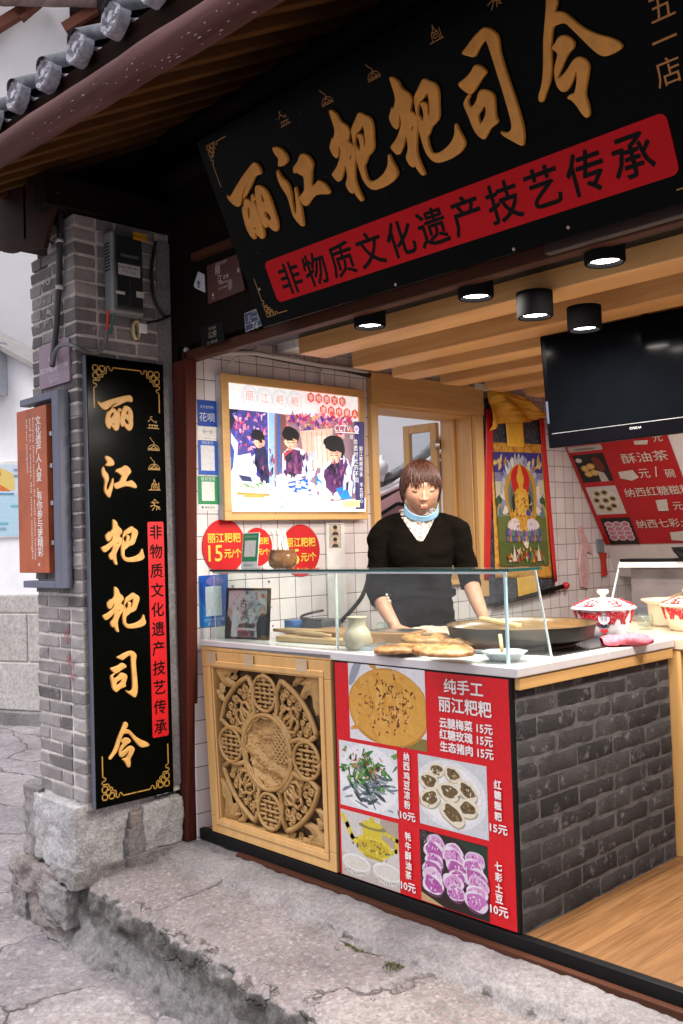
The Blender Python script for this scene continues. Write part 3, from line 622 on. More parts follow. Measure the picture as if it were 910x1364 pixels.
for k in range(26):
    x = 0.425+0.2045*(k-5)
    jz = random.uniform(-0.006, 0.006)
    mb = MB()     # round ridge row: half tube up the slope
    n = 14
    for rr, r2 in ((0.048, 0.042),):
        rows = []
        for b in np.linspace(-0.05, 4.6, 22):
            bb = b; st = (b*3.2) % 1.0*0.006
            rows.append([SF.p(x+rr*math.cos(t), bb, 0.105+jz+(rr-st)*math.sin(t)*1.0) for t in np.linspace(R(-15), R(195), n)])
        mb.loft(rows, caps=False, closed=False)
    rt = mb.build('ridge_tile_row', TILEROOF, ev, True, fix=True)
    mb = MB()     # ornamented end disc, hanging upright
    DF = PL(SF.p(x, -0.055, 0.098+jz), (1, 0, 0), (0, 0.12, 1)); m_ = 26; vs = []
    rings = [(0.0, 0.004), (0.014, 0.009), (0.020, 0.001), (0.032, 0.002), (0.036, 0.010), (0.046, 0.010), (0.050, 0.004), (0.050, -0.03)]
    for (r_, h_) in rings[1:]:
        for q in range(m_):
            t = 2*math.pi*q/m_; rr = r_*(1+0.02*math.sin(5*t+k)); hh = h_+(0.005*math.sin(8*t+k) if 0.016 < r_ < 0.04 else 0)+random.uniform(-.0015, .0015)
            vs.append(DF.p(rr*math.cos(t), rr*1.05*math.sin(t), hh))
    fs = [(i*m_+q, i*m_+(q+1) % m_, (i+1)*m_+(q+1) % m_, (i+1)*m_+q) for i in range(len(rings)-2) for q in range(m_)]+[tuple(range(m_))]
    mb.add(vs, fs); mb.build('end_disc', TILEEND, rt, fix=True)
    mb = MB()     # pan tile between the rows, with a drip lip
    xc = x+0.102; rows = []
    for b in np.linspace(-0.015, 4.6, 22):
        rows.append([SF.p(xc+0.098*math.cos(t), b, 0.100+0.050*math.sin(t)) for t in np.linspace(R(190), R(350), 11)])
    mb.loft(rows, caps=False, closed=False)
    pt = mb.build('pan_tile_row', TILEDARK, ev, True)
    mb = MB(); mb.tube([SF.p(xc+0.094*math.cos(t), -0.018, 0.103+0.050*math.sin(t)) for t in np.linspace(R(192), R(348), 11)], 0.0065, 6); mb.build('drip_edge', TILEEND, pt, True)
    so = pt.modifiers.new('solid', 'SOLIDIFY'); so.thickness = 0.012; so.offset = 0
mb = MB(); mb.box(-0.62, 5.2, -0.045, 0.015, -0.012, 0.030, 0, SF); mb.box(-0.62, 5.2, -0.03, 0.02, 0.031, 0.060, 0, SF); mb.build('eave_board', BOARDS, ev)
# the scalloped board of the return eave beyond the pillar
GF = PL((0, -0.62, 0), (1, 0, 0), (0, 0, 1)); pts = []
top = [GF.px(x, y) for x, y in ((-60, 225), (20, 235), (75, 255))]; botp = [GF.px(x, y) for x, y in ((58, 330), (48, 331), (40, 332), (33, 334), (26, 331), (20, 335), (12, 337), (5, 336), (-2, 332), (-8, 336), (-16, 338), (-30, 333), (-45, 338), (-60, 334))]
mb = MB(); mb.prism(top+botp, GF, -0.02, 0.0); tag(mb.build('scalloped_fascia', wood('fascia_wood', (0.020, 0.0075, 0.004), (0.036, 0.013, 0.007), 0.7, 0, 40, 6)), 'red brown scalloped fascia board left of the brick pillar top', 'fascia')
mb = MB(); mb.box(-1.2, -0.48, -0.61, 4.0, 2.83, 2.90); tag(mb.build('side_eave_boards', BOARDS), 'dark board soffit of the side eave over the alley', 'soffit')
mb = MB(); mb.prism([(-.62, 2.60), (.049, 2.60), (.049, 3.18), (-.62, 2.83)], PL((-.32, 0, 0), (0, 1, 0), (0, 0, 1)), -.02, 0); tag(mb.build('light_block_board', DARKWOOD), 'dark board closing the eave end above the brick pillar', 'board')  # board added to keep alley sky light off the dark wall behind
# dark purlins and hanger beam over the sign
for k, (y, z, r_, lb) in enumerate(((-0.05, 2.90, 0.055, 'thick round purlin in shadow just above the big sign'), (0.0, 3.12, 0.05, 'round purlin in shadow higher up under the rafters'))):
    mb = MB(); mb.tube([(x, y+0.004*fbm(x, k, 1), z) for x in np.linspace(-0.15, 5, 24)], r_, 16); tag(mb.build('purlin', DARKWOOD, None, True), lb, 'purlin', 'purlins under the eave')
mb = MB(); mb.box(-0.16, -0.04, -0.66, 0.04, 2.665, 2.80); tag(mb.build('eave_bracket_beam', DARKWOOD, None, bevel=0.006), 'dark cross beam resting on top of the brick pillar', 'beam')
mb = MB(); mb.box(-0.062, 0.66, -0.055, -0.015, 2.14, 2.92); tag(mb.build('dark_panel_wall', DARKWOOD, None), 'dark timber panelling left of the big sign holding small plaques', 'panelling')
# ================================================================== the big sign
th = math.atan2(0.2962355, 0.66102837)
SG = PL((0.66427, -0.12, 2.091304), (1, 0, 0), (0, -math.sin(th), math.cos(th)))
GOLD = basic('gold_painted_carving', hx('#C98A35'), 0.5, 0.0, 0.15, 25)
GOLDB = basic('bright_gold_carving', hx('#DDA95F'), 0.45, 0.0, 0.18, 30)
GOLDF = basic('gold_fret_paint', hx('#B07F35'), 0.5, 0, 0.15, 30)
REDS = basic('red_sign_paint', hx('#B01018'), 0.55, 0, 0.08, 8, spec=0.12)
INKB = basic('black_sign_ink', (0.003, 0.0035, 0.003), 0.6, spec=0.1)
def TR(org, sc, *loops):      # contours read off an enlargement: corner, scale, lists of x,y
    return [[(org[0]+l[i]/sc, org[1]+l[i+1]/sc) for i in range(0, len(l), 2)] for l in loops]
GL = {}
GL['li'] = [TR((300, 205), 11.363, [55,612,85,640,118,632,180,520,270,370,340,270,420,165,460,122,500,130,545,190,572,270,555,303,500,310,470,350,440,420,395,520,330,640,310,672,312,620,345,480,330,480,290,590,275,690,255,770,220,790,170,765,90,690]),
  TR((300, 205), 11.363, [318,690,350,668,400,690,430,735,470,700,520,850,570,1000,615,1170,620,1240,590,1280,540,1235,480,1170,470,1190,490,1250,475,1285,420,1235,360,1130,320,990,295,870,290,790,310,830], [365,800,390,780,410,850,405,960,390,975,368,890], [490,1085,512,1130,465,1130]),
  TR((300, 205), 11.363, [425,610,455,600,480,650,520,640,510,660,470,690,450,740,430,690]),
  TR((300, 205), 11.363, [485,480,540,465,600,490,660,560,710,670,760,820,810,970,830,1080,815,1160,775,1155,700,1090,655,1010,675,1080,655,1110,610,1065,560,970,520,800,495,650], [575,605,590,590,610,640,635,715,595,715,578,660], [615,855,640,850,700,895,735,970,715,1005,650,950])]
GL['jiang'] = [TR((360, 180), 10.11, [60,155,130,150,190,190,240,250,265,320,245,365,190,408,135,408,140,370,145,310,110,265,75,215]),
  TR((360, 180), 10.11, [122,460,140,490,180,560,250,620,290,700,312,780,318,870,340,990,375,1060,385,1000,375,860,358,700,372,690,400,790,430,900,455,1050,478,1215,450,1215,380,1140,335,1070,300,940,265,820,235,765,180,690,135,590,118,510]),
  TR((360, 180), 10.11, [430,255,480,240,540,280,590,350,598,400,580,500,585,690,640,650,670,603,720,615,780,670,825,740,820,785,740,780,640,790,580,850,530,930,495,945,450,895,415,840,450,790,492,740,490,640,483,545,430,520,375,485,350,510,338,440,370,390,405,345])]
GL['ba'] = [TR((430, 135), 8.273, [92,95,120,92,170,130,205,200,235,228,285,260,318,320,305,390,300,440,345,460,375,500,385,600,372,700,375,860,420,980,468,1080,445,1095,400,1040,360,970,358,1010,320,990,275,910,300,830,285,720,270,680,245,790,210,875,180,870,130,810,128,790,180,720,215,620,225,550,205,470,195,480,200,560,180,625,140,590,98,500,118,440,122,395,140,420,160,330,150,270,120,180], [318,600,345,570,338,630,325,640]),
  TR((430, 135), 8.273, [340,290,375,220,410,130,435,118,480,145,530,160,570,230,580,400,588,500,560,560,520,590,495,670,475,700,490,780,520,860,560,880,620,860,700,790,745,700,745,590,752,578,790,660,840,750,845,800,800,870,700,935,600,968,540,950,480,880,440,780,405,660,385,580,395,540,375,490,350,400], [380,360,430,310,460,240,480,300,500,440,490,500,475,460,465,370,430,350,395,365,420,400,440,480,435,550,400,500,375,470])]
GL['si'] = [TR((605, 25), 7.58, [92,350,150,280,220,180,300,100,330,85,390,100,450,150,468,210,475,310,520,470,590,680,650,860,700,1020,725,1160,720,1270,690,1270,600,1220,520,1175,485,1130,530,1150,580,1140,605,1100,600,1030,560,880,500,680,440,490,400,360,360,240,340,205,300,240,260,310,225,385,160,365]),
  TR((605, 25), 7.58, [55,655,120,610,190,540,225,465,270,465,320,495,345,535,310,580,270,640,230,710,185,760,120,720]),
  TR((605, 25), 7.58, [165,755,185,765,150,830,195,905,250,820,275,720,320,710,390,730,425,780,430,880,435,980,462,1030,440,1055,380,1100,345,1170,320,1215,260,1170,215,1100,170,980,125,880,118,840], [330,860,345,910,340,970,300,1050,280,1055,255,975,290,920])]
GL['ling'] = [TR((710, 0), 7.0, [145,-60,190,-90,235,-40,240,30,215,110,285,105,340,135,420,210,510,275,620,320,740,350,810,380,845,420,835,450,770,490,690,520,630,500,560,440,470,350,380,260,320,205,260,215,200,240,190,340,185,480,190,620,180,740,140,850,110,940,85,945,68,905,100,800,115,700,120,560,118,400,130,230,145,80]),
  TR((710, 0), 7.0, [190,440,225,410,250,350,300,325,360,345,400,390,395,440,350,485,310,560,280,640,248,715,270,725,340,650,390,560,440,525,500,545,540,600,530,690,510,800,500,880,530,960,545,1060,520,1095,480,1060,430,980,380,925,335,910,370,875,410,870,430,760,430,670,420,650,400,720,355,810,320,850,280,845,240,790,218,680,230,590,255,500,235,475])]
GU = {k: [[[SG.px(*q) for q in l] for l in grp] for grp in v] for k, v in GL.items()}     # in metres on the sign
def box_of(gl):
    P = np.array([q for grp in gl for l in grp for q in l]); return P.min(0), P.max(0)
def chaikin(P, it=2):
    for _ in range(it):
        Q = []
        for i in range(len(P)):
            a, b = np.array(P[i]), np.array(P[(i+1) % len(P)]); Q += [tuple(a*0.78+b*0.22), tuple(a*0.22+b*0.78)]
        P = Q
    return P
def put_glyph(mb, fr, gl, lo, hi, thick=0.006, bev=0.003, mi=0, lift=0.0):
    l0, h0 = box_of(gl); k = (np.array(hi)-np.array(lo))/(h0-l0)
    for grp in gl:
        c = bpy.data.curves.new('g', 'CURVE'); c.dimensions = '2D'; c.fill_mode = 'BOTH'; c.extrude = thick; c.bevel_depth = bev; c.bevel_resolution = 1; c.offset = -bev*0.6
        for l in grp:
            P = chaikin([tuple((np.array(q)-l0)*k+np.array(lo)) for q in l]); s = c.splines.new('POLY'); s.points.add(len(P)-1); s.use_cyclic_u = True
            for a, b in zip(s.points, P): a.co = (b[0], b[1], 0, 1)
        o = bpy.data.objects.new('g', c); COL.objects.link(o); dg = bpy.context.evaluated_depsgraph_get(); dg.update()
        me = bpy.data.meshes.new_from_object(o.evaluated_get(dg))
        mb.add([fr.p(x.co.x, x.co.y, x.co.z+lift) for x in me.vertices], [tuple(q.vertices) for q in me.polygons], mi)
        bpy.data.objects.remove(o); bpy.data.curves.remove(c); bpy.data.meshes.remove(me)
def fret(d, a, b, sx, sy, U, la, lb, wd, c, joinA=None):
    T = lambda P: [(a+sx*x*U, b-sy*y*U) for x, y in P]
    sq = lambda x, y, k: [(x, y), (x+k, y), (x+k, y+k), (x, y+k), (x, y)]
    for P in (sq(0, 0, 2.6), sq(3.5, 0, 2.6), sq(0, 3.5, 2.6), sq(1.8, 1.8, 2.6)): d.line(T(P), wd, c)
    e = [(4.4, 5.2), (5.2, 5.2), (5.2, 3.4), (7.0, 3.4), (7.0, 0), (8.6, 0), (8.6, 1.7), (10.2, 1.7), (10.2, 0.3)]
    d.line(T(e)+[(a+sx*la, b-sy*0.3*U)], wd, c); d.line([(a+sx*y*U, b-sy*x*U) for x, y in e]+[(a+sx*0.3*U, b-sy*lb)], wd, c)
def icon(d, kind, a, b, s, c, wd):
    L = lambda *P: d.line([(a+x*s, b+y*s) for x, y in P], wd, c)
    if kind == 0:      # figures at a table
        L((-.5, -.45), (.5, -.45)); L((-.4, -.2), (.4, -.2)); L((-.35, -.2), (-.3, -.45)); L((-.1, -.2), (-.1, -.45)); L((.15, -.2), (.15, -.45)); L((.35, -.2), (.3, -.45))
        L((-.45, .05), (-.2, .3), (.05, .05)); L((-.2, .3), (-.25, .45), (-.1, .45)); L((.15, .0), (.3, .0), (.3, .12), (.15, .12), (.15, 0))
    elif kind in (1, 2):   # dome of a griddle with rising smoke
        L((-.5, -.45), (.5, -.45)); P = [(-.5, -.4)]+[(.5*math.cos(t), -.4+.38*math.sin(t)) for t in np.linspace(math.pi, 0, 9)]; L(*P)
        L((-.25, -.3), (0, -.1), (.25, -.3)); L((-.4, -.35), (.4, -.35)); L((.02, 0), (.05, .15), (-.1, .25), (-.22, .38), (-.3, .5)); L((0, -.1), (.02, .0))
    elif kind == 3:    # stove
        L((-.5, -.45), (.5, -.45)); L((-.3, -.45), (-.22, .0), (-.08, .12), (-.02, .4), (.06, .12), (.2, .0), (.28, -.45)); L((-.22, 0), (.2, 0)); L((-.12, -.3), (.1, -.3), (.1, -.12), (-.12, -.12), (-.12, -.3)); L((.4, -.4), (.38, .1))
    else:              # dancing figure
        L((-.35, .15), (-.15, .22), (0, .42), (.15, .22), (.38, .15), (.1, .12), (-.35, .15)); L((-.12, .1), (.0, -.1), (-.05, -.2), (-.25, -.45)); L((0, -.1), (.2, -.15), (.12, -.42)); L((-.4, -.15), (-.1, -.05)); L((.2, -.15), (.45, -.2), (.25, -.3), (.45, -.38))
sg = thing('shop_sign', 'big tilted black sign over the shop opening with gold brush characters and a red strip', 'sign', SG.p(0.95, 0.36))
SW, SH = 1.90, 0.722
mb = MB(); mb.box(0, SW, 0, SH, -0.035, 0, 0, SG); mb.build('board', BLACKP, sg, bevel=0.004)
lo, hi = box_of(GU['ba']); s2 = (1.814-1.623)/(1.541-1.351); o2 = np.array([1.623-1.351, 0.004]); A_ = np.array([1.351-0.66427, 0.601])
for k, bx in (('li', None), ('jiang', None), ('ba', None), ('ba', ((lo-A_)*s2+A_+o2, (hi-A_)*s2+A_+o2)), ('si', None), ('ling', None)):
    b_ = bx or box_of(GU[k]); mb = MB(); put_glyph(mb, SG, GU[k], b_[0], b_[1], 0.004, 0.004, 0, 0.006); mb.build('carved_character', GOLD, sg)
rx0, ry0, rx1, ry1 = 0.803-0.66427, 0.0735, 2.4145-0.66427, 0.230
mb = MB(); mb.prism(rrect(rx0, ry0, rx1, ry1, 0.022), SG, 0.0005, 0.004); mb.build('red_strip', REDS, sg)
mb = MB(); c0 = SG.px(388, 370); c1 = SG.px(843, 207)
put_chars(mb, SG, '非物质文化遗产技艺传承', [(c0[0]+(c1[0]-c0[0])*i/10, c0[1]+(c1[1]-c0[1])*i/10) for i in range(11)], 0.122, 0.012, 0.0046, fat=0.016)
mb.build('strip_characters', INKB, sg)
d = Dec(SG, 0.0008)
U_ = 0.0062; tl = SG.px(275, 195); cx_ = SW/2; ax_ = tl[0]
for sx, a in ((1, ax_), (-1, SW-ax_)):
    for b_, sy in ((tl[1], 1), (SH-tl[1]+0.002, -1)): d = Dec(SG, 0.0008); fret(d, a, b_, sx, sy, U_, 0.118, 0.150, 0.0035, '#A8772F'); d.build('corner_fret', sg)
for k, (x, y) in enumerate(((378, 157), (434, 129), (496, 95), (579, 43), (657, -1))): q = SG.px(x, y); d = Dec(SG, 0.0008); icon(d, k, q[0], q[1], 0.050, '#A8722A', 0.0026); d.build('icon', sg)
d = Dec(SG, 0.0008)
for ch, (a, b) in zip('五一店', ((2.462-.66427, .462), (2.452-.66427, .389), (2.444-.66427, .317))): d.chars(ch, [(a, b)], 0.070, '#B9792E', 0.022)
d.build('branch_name', sg)
mb = MB()
for x, y in ((346, 385), (474, 358), (757, 303), (527, 379), (690, 351)):
    a, b = SG.px(x, y); b = max(0.012, b); mb.lathe([(0.0055, 0), (0.005, 0.002), (0.0, 0.003)], SG.p(a, b, 0.0), 10, 0, (SG.u, SG.v, SG.n))
for k in range(26):
    a, b = random.uniform(0.05, 1.0), random.uniform(0.25, 0.7); s_ = random.uniform(0.0006, 0.0016)
    mb.add([SG.p(a-s_, b, .0007), SG.p(a, b-s_, .0007), SG.p(a+s_, b, .0007), SG.p(a, b+s_, .0007)], [(0, 1, 2, 3)])
mb.build('screws_and_paint_specks', basic('pale_speck', (0.3, 0.24, 0.18), 0.6), sg)
mb = MB(); mb.box(0.64, 4.3, -0.11, -0.03, 2.128, 2.20); tag(mb.build('sign_ledge', DARKWOOD, None, bevel=0.004), 'dark ledge under the foot of the big sign along the lintel', 'ledge')

# ================================================================== upright board on the pillar
BX = -0.036
VB = PL((BX, 0, 0), (0, 1, 0), (0, 0, 1))
q = [VB.px(*p_) for p_ in ((113, 472.7), (216.4, 485.3), (233, 1055), (130.2, 1077))]
by0, by1, bz0, bz1 = (q[0][0]+q[3][0])/2, (q[1][0]+q[2][0])/2, (q[2][1]+q[3][1])/2, (q[0][1]+q[1][1])/2
vb = thing('upright_name_board', 'tall black board with six gold brush characters fixed to the brick pillar', 'sign', (BX-0.02, (by0+by1)/2, bz0))
mb = MB(); mb.box(BX-0.028, BX, by0, by1, bz0, bz1); mb.build('board', BLACKP, vb, bevel=0.003)
mb = MB(); mb.box(BX-0.030, BX-0.001, by0-0.004, by0-0.0005, bz0, bz1); mb.build('board_edge', basic('slate_blue_paint', (0.085, 0.095, 0.125), 0.5), vb)
for k, bx in (('li', (130, 525, 176, 574)), ('jiang', (135, 608, 181, 663)), ('ba', (134, 692, 191, 752)), ('ba', (136, 781, 193, 841)), ('si', (146, 868, 182, 931)), ('ling', (144, 961, 198, 1022))):
    cx_, cy_ = (bx[0]+bx[2])/2, (bx[1]+bx[3])/2
    a0 = VB.px(bx[0], cy_)[0]; a1 = VB.px(bx[2], cy_)[0]; b1 = VB.px(cx_, bx[1])[1]; b0 = VB.px(cx_, bx[3])[1]
    mb = MB(); put_glyph(mb, VB, GU[k], (a0, b0), (a1, b1), 0.003, 0.003, 0, 0.003); mb.build('carved_character', GOLDB, vb)
r0, r1, r2, r3 = VB.px(195, 696), VB.px(216, 694), VB.px(226, 979), VB.px(204.5, 983)
ra, rb, rc, rd = (r0[0]+r3[0])/2, (r1[0]+r2[0])/2, (r2[1]+r3[1])/2, (r0[1]+r1[1])/2
mb = MB(); mb.prism(rrect(ra, rc, rb, rd, 0.008), VB, 0.0005, 0.002); mb.build('red_strip', basic('bright_red_sign_paint', hx('#D0121C'), 0.45, 0, 0.06), vb)
mb = MB(); put_chars(mb, VB, '非物质文化遗产技艺传承', [((ra+rb)/2, rd-0.045-(rd-rc-0.09)*i/10) for i in range(11)], 0.066, 0.012, 0.0026, fat=0.016); mb.build('strip_characters', INKB, vb)
d = Dec(VB, 0.0008); tl = VB.px(122, 486); tr_ = VB.px(211, 496); bl = VB.px(138, 1066); br = VB.px(226, 1046); U_ = 0.0090
ya, yb_, zt_, zb_ = (tl[0]+bl[0])/2, (tr_[0]+br[0])/2, (tl[1]+tr_[1])/2, (bl[1]+br[1])/2; ha = (yb_-ya)/2
for sx, a in ((1, ya), (-1, yb_)):
    for b_, sy in ((zt_, 1), (zb_, -1)): d = Dec(VB, 0.0008); fret(d, a, b_, sx, sy, U_, ha, 0.178, 0.0052, '#D3A24C'); d.build('corner_fret', vb)
for k, y in enumerate((563, 592, 618, 645, 672)): a, b = VB.px(204+k*0.6, y); d = Dec(VB, 0.0008); icon(d, k, a, b, 0.056, '#CFA052', 0.0034); d.build('icon', vb)

# ================================================================== things fixed to the pillar
IRON = basic('slate_blue_iron', (0.105, 0.115, 0.165), 0.5, 0, 0.12)
t_ = thing('bracket_sign', 'rust brown projecting plate with white writing held in a slate blue bracket', 'sign', (-0.45, -0.58, 1.08))
YF = -0.585; F_ = PL((0, YF, 0), (1, 0, 0), (0, 0, 1))
xl = (F_.px(27, 537)[0]+F_.px(30, 778)[0])/2; xv = (F_.px(70.5, 640))[0]; xr = F_.px(79.5, 640)[0]
zt1 = F_.px(75, 519)[1]; zb1 = F_.px(78, 784)[1]; k_ = 0.030
mb = MB(); mb.box(xv, xr, YF, -0.535, zb1, zt1); mb.box(xl, xv-0.001, YF, -0.535, zt1-k_, zt1); mb.box(xl, xv-0.001, YF, -0.535, zb1, zb1+k_); mb.build('bracket', IRON, t_, bevel=0.003)
sx0 = (F_.px(26, 550)[0]+F_.px(29, 763)[0])/2; sx1 = (F_.px(66, 538)[0]+F_.px(68, 763)[0])/2; sz0 = (F_.px(29, 763)[1]+F_.px(68, 763)[1])/2; sz1 = (F_.px(26, 550)[1]+F_.px(66, 538)[1])/2
RUST = basic('rust_brown_plate', hx('#A2522F'), 0.55, 0, 0.12, 8, 0.1, 80, dirt=hx('#8A3F22'), dirts=5)
mb = MB(); mb.box(sx0, sx1, YF-0.012, YF+0.018, sz0, sz1); mb.build('plate', RUST, t_, bevel=0.002)
FP = PL((0, YF-0.012, 0), (1, 0, 0), (0, 0, 1)); mb = MB()
cx_ = FP.px(52.5, 640)[0]; za, zb2 = FP.px(51, 560)[1], FP.px(57, 748)[1]; s_ = '文化遗产人人爱，有你参与更精彩。'
put_chars(mb, FP, s_, [(cx_, za-(za-zb2)*i/(len(s_)-1)) for i in range(len(s_))], 0.043, 0.012, 0.0006, sx=1.25, fat=0.012)
for k, (s_, x_, y0, y1) in enumerate((('Everyone should treasure the world culture heritage', 45.5, 556, 746), ('and be it always, the more meaningful', 41.5, 557, 744), ('with your participation.', 37.0, 558, 632))):
    a = FP.px(x_, 640)[0]; b0, b1 = FP.px(x_, y0)[1], FP.px(x_, y1)[1]; put_text(mb, FP, s_, a, (b0+b1)/2, w=b0-b1, h=0.020, bold=0.02, lift=0.0006, rot=-math.pi/2)
mb.build('lettering', ink('#F1ECE8'), t_)
mb = MB()
for y in (577, 600+20, 670, 723): b = F_.px(70, y)[1]; mb.box(sx1, xv, YF-0.004, YF+0.012, b-0.010, b+0.010)
mb.build('clip', STEEL, t_, bevel=0.002)
t_ = thing('notice_plaque', 'mauve plaque with white writing on the brick pillar above the rust brown sign', 'plaque', (-0.26, -0.535, 1.96))
P_ = PL((0, -0.536, 0), (1, 0, 0), (0, 0, 1)); cs = [P_.px(*q) for q in ((52.5, 462), (92.5, 450), (93.5, 506), (54, 521))]
a0, a1, b0, b1 = (cs[0][0]+cs[3][0])/2, (cs[1][0]+cs[2][0])/2, (cs[2][1]+cs[3][1])/2, (cs[0][1]+cs[1][1])/2
mb = MB(); mb.prism(rrect(a0, b0, a1, b1, 0.012), P_, -0.006, 0.003); mb.build('plate', basic('mauve_plate', hx('#8A7384'), 0.45, 0, 0.06), t_)
d = Dec(P_, 0.0033); am = (a0+a1)/2
d.text('说明', am, b1-0.035, '#E9E2EA', h=0.024); d.text('丽江古城', am, b1-0.068, '#E9E2EA', h=0.022); d.text('丽江古城区保护管理局', am, b1-0.112, '#F2EDF2', w=(a1-a0)*0.92); d.text('二〇一八年立', am, b1-0.145, '#DAD0DA', w=0.12); d.text('请爱护文物', am, b1-0.165, '#DAD0DA', w=0.09); d.build('lettering', t_)
# electricity meter box
MX = 0.015; MF = PL((MX, 0, 0), (0, 1, 0), (0, 0, 1)); m0 = MF.px(151, 311); m1 = MF.px(197, 309); m2 = MF.px(190, 421); m3 = MF.px(151, 414)
ya, yb_, za, zb_ = (m0[0]+m3[0])/2, (m1[0]+m2[0])/2, (m2[1]+m3[1])/2, (m0[1]+m1[1])/2
t_ = thing('meter_box', 'grey electricity meter box with clear dark windows high on the brick pillar', 'meter box', (-0.02, (ya+yb_)/2, za))
mb = MB(); mb.box(-0.066, MX-0.012, ya, yb_, za, zb_); mb.build('housing', basic('grey_meter_plastic', (0.20, 0.215, 0.215), 0.42, 0, 0.1), t_, bevel=0.012, seg=3)
mb = MB(); mb.box(MX-0.012, MX, ya+0.012, yb_-0.012, za+0.012, zb_-0.012); mb.build('cover', basic('smoky_clear_plastic', (0.040, 0.045, 0.045), 0.15, 0, 0.2, spec=.3), t_, bevel=0.005)
mb = MB(); W_ = yb_-ya; H_ = zb_-za
for (a, b, c, e) in ((.10, .62, .90, .93), (.10, .08, .49, .52), (.53, .08, .90, .52)): 
    mb.box(MX, MX+0.003, ya+W_*a, ya+W_*c, za+H_*b, za+H_*e)
mb.build('window', basic('dark_window_plastic', (0.02, 0.022, 0.024), 0.08), t_, bevel=0.001)
d = Dec(MF, 0.0036)
for (x0, y0, x1, y1, c) in ((177, 311, 195, 321, '#E0A01E'), (157, 353, 186, 368, '#C9C9C9'), (154, 388, 166, 392, '#D8D8D0'), (181, 389, 191, 397, '#CFCFC8'), (160, 340, 184, 344, '#5a6266')):
    p0 = MF.px(x0, (y0+y1)/2); p1 = MF.px(x1, (y0+y1)/2); p2 = MF.px((x0+x1)/2, y0); p3_ = MF.px((x0+x1)/2, y1); d.rect(p0[0], p3_[1], p1[0], p2[1], c)
p0 = MF.px(186, 316); d.text('有电危险', p0[0], p0[1], '#4A3A10', w=0.07); p0 = MF.px(171, 359); d.text('用电客户电能计量表', p0[0], p0[1]+.006, '#444444', w=0.10); d.text('户号 0352', p0[0], p0[1]-.012, '#555555', w=0.07); d.build('labels', t_)
mb = MB()
for k in range(9): z_ = za+H_*(0.52+0.04*k); mb.box(-0.05, -0.01, ya-0.0025, ya-0.0002, z_, z_+0.005)
mb.build('louvre', BLACKM, t_)
# wires and pipes
def cab(name, pts, r, mat_, label, cat, seg=8, group=None):
    P = [np.array(q, float) for q in pts]; Q = []
    for i in range(len(P)-1):
        p0, p1, p2, p3 = P[max(i-1, 0)], P[i], P[i+1], P[min(i+2, len(P)-1)]
        for t in np.linspace(0, 1, 9)[:-1]:
            Q.append(0.5*((2*p1)+(-p0+p2)*t+(2*p0-5*p1+4*p2-p3)*t*t+(-p0+3*p1-3*p2+p3)*t**3))
    Q.append(P[-1]); mb = MB(); mb.tube(Q, r, seg); return tag(mb.build(name, mat_, None, True), label, cat, group)
GREYC = basic('grey_conduit', (0.13, 0.13, 0.135), 0.5)
DKC = basic('dark_conduit', (0.035, 0.036, 0.04), 0.45); BLC = basic('black_cable', (0.010, 0.010, 0.010), 0.5)
pY = lambda x, y, v=-0.55: at(x, y, 1, v)
pX = lambda x, y, v=-0.045: at(x, y, 0, v)
t_ = thing('conduit_pipe', 'dark conduit pipe clipped upright on the street face of the brick pillar', 'pipe', pY(75, 470))
mb = MB(); mb.tube([pY(81, 250, -0.55), pY(80, 320), pY(78, 385), pY(75, 440), pY(71, 470), pY(70, 487, -0.57)], [0.014, 0.014, 0.014, 0.0135, 0.0125, 0.0125], 12); mb.build('pipe', DKC, t_, True)
for y in (321, 383):
    q_ = pY(79.5, y); mb = MB(); mb.tube([q_+np.array([0, 0, -.008]), q_+np.array([0, 0, .008])], 0.0175, 12); mb.box(q_[0]-0.03, q_[0]-0.015, -0.545, -0.530, q_[2]-0.008, q_[2]+0.008); mb.build('clip', basic('pale_clip', (0.5, 0.48, 0.46), 0.5), t_, True)
cab('grey_cable', [pX(142, 440), pX(141.5, 452), pX(137, 464), pX(128, 470.5), pX(116, 469), pY(104, 463, -0.56), pY(92, 459, -0.57), pY(80, 461, -0.575), pY(73, 470, -0.575), pY(69, 486, -0.575)], 0.0085, GREYC, 'grey sheathed cable curling from the meter box round the pillar corner', 'cable', 10)
cab('red_wire', [pX(144, 412, -0.03), pX(143.5, 425, -0.04), pX(142.5, 441, -0.045)], 0.006, basic('red_wire', (0.55, 0.03, 0.03), 0.4), 'red wire dropping from the bottom of the meter box', 'wire')
cab('green_wire', [pX(151, 413, -0.02), pX(150, 428, -0.035), pX(148, 445, -0.05)], 0.006, basic('green_wire', (0.01, 0.12, 0.10), 0.4), 'dark green wire dropping from the bottom of the meter box', 'wire')
for k, P in enumerate((((37, 225), (35, 262), (46, 300), (62, 322)), ((38, 230), (41, 270), (55, 305), (70, 325)), ((44, 280), (60, 290), (75, 300), (80, 312)))):
    cab('loose_wire', [pY(x, y, -0.58) for x, y in P], 0.0045, BLC, ('thin black wire hanging in the loosest loop left of the pillar top', 'thin black wire in the middle loop left of the pillar top', 'short thin black wire crossing to the conduit at the pillar top')[k], 'wire')
cab('black_cable', [pX(207, 322, -0.05), pX(202, 360, -0.05), pX(206, 400, -0.05), pX(218, 420, -0.05), pX(224, 422, -0.05)], 0.007, BLC, 'black cable looping down beside the meter box', 'cable')
cab('black_lead', [pX(196, 430, -0.03), pX(214, 426, -0.04), pX(228, 420, -0.045)], 0.006, BLC, 'short black lead below the meter box', 'cable')
t_ = MB(); q_ = pX(181, 440, -0.05); ang = np.linspace(0, 2*math.pi, 26)
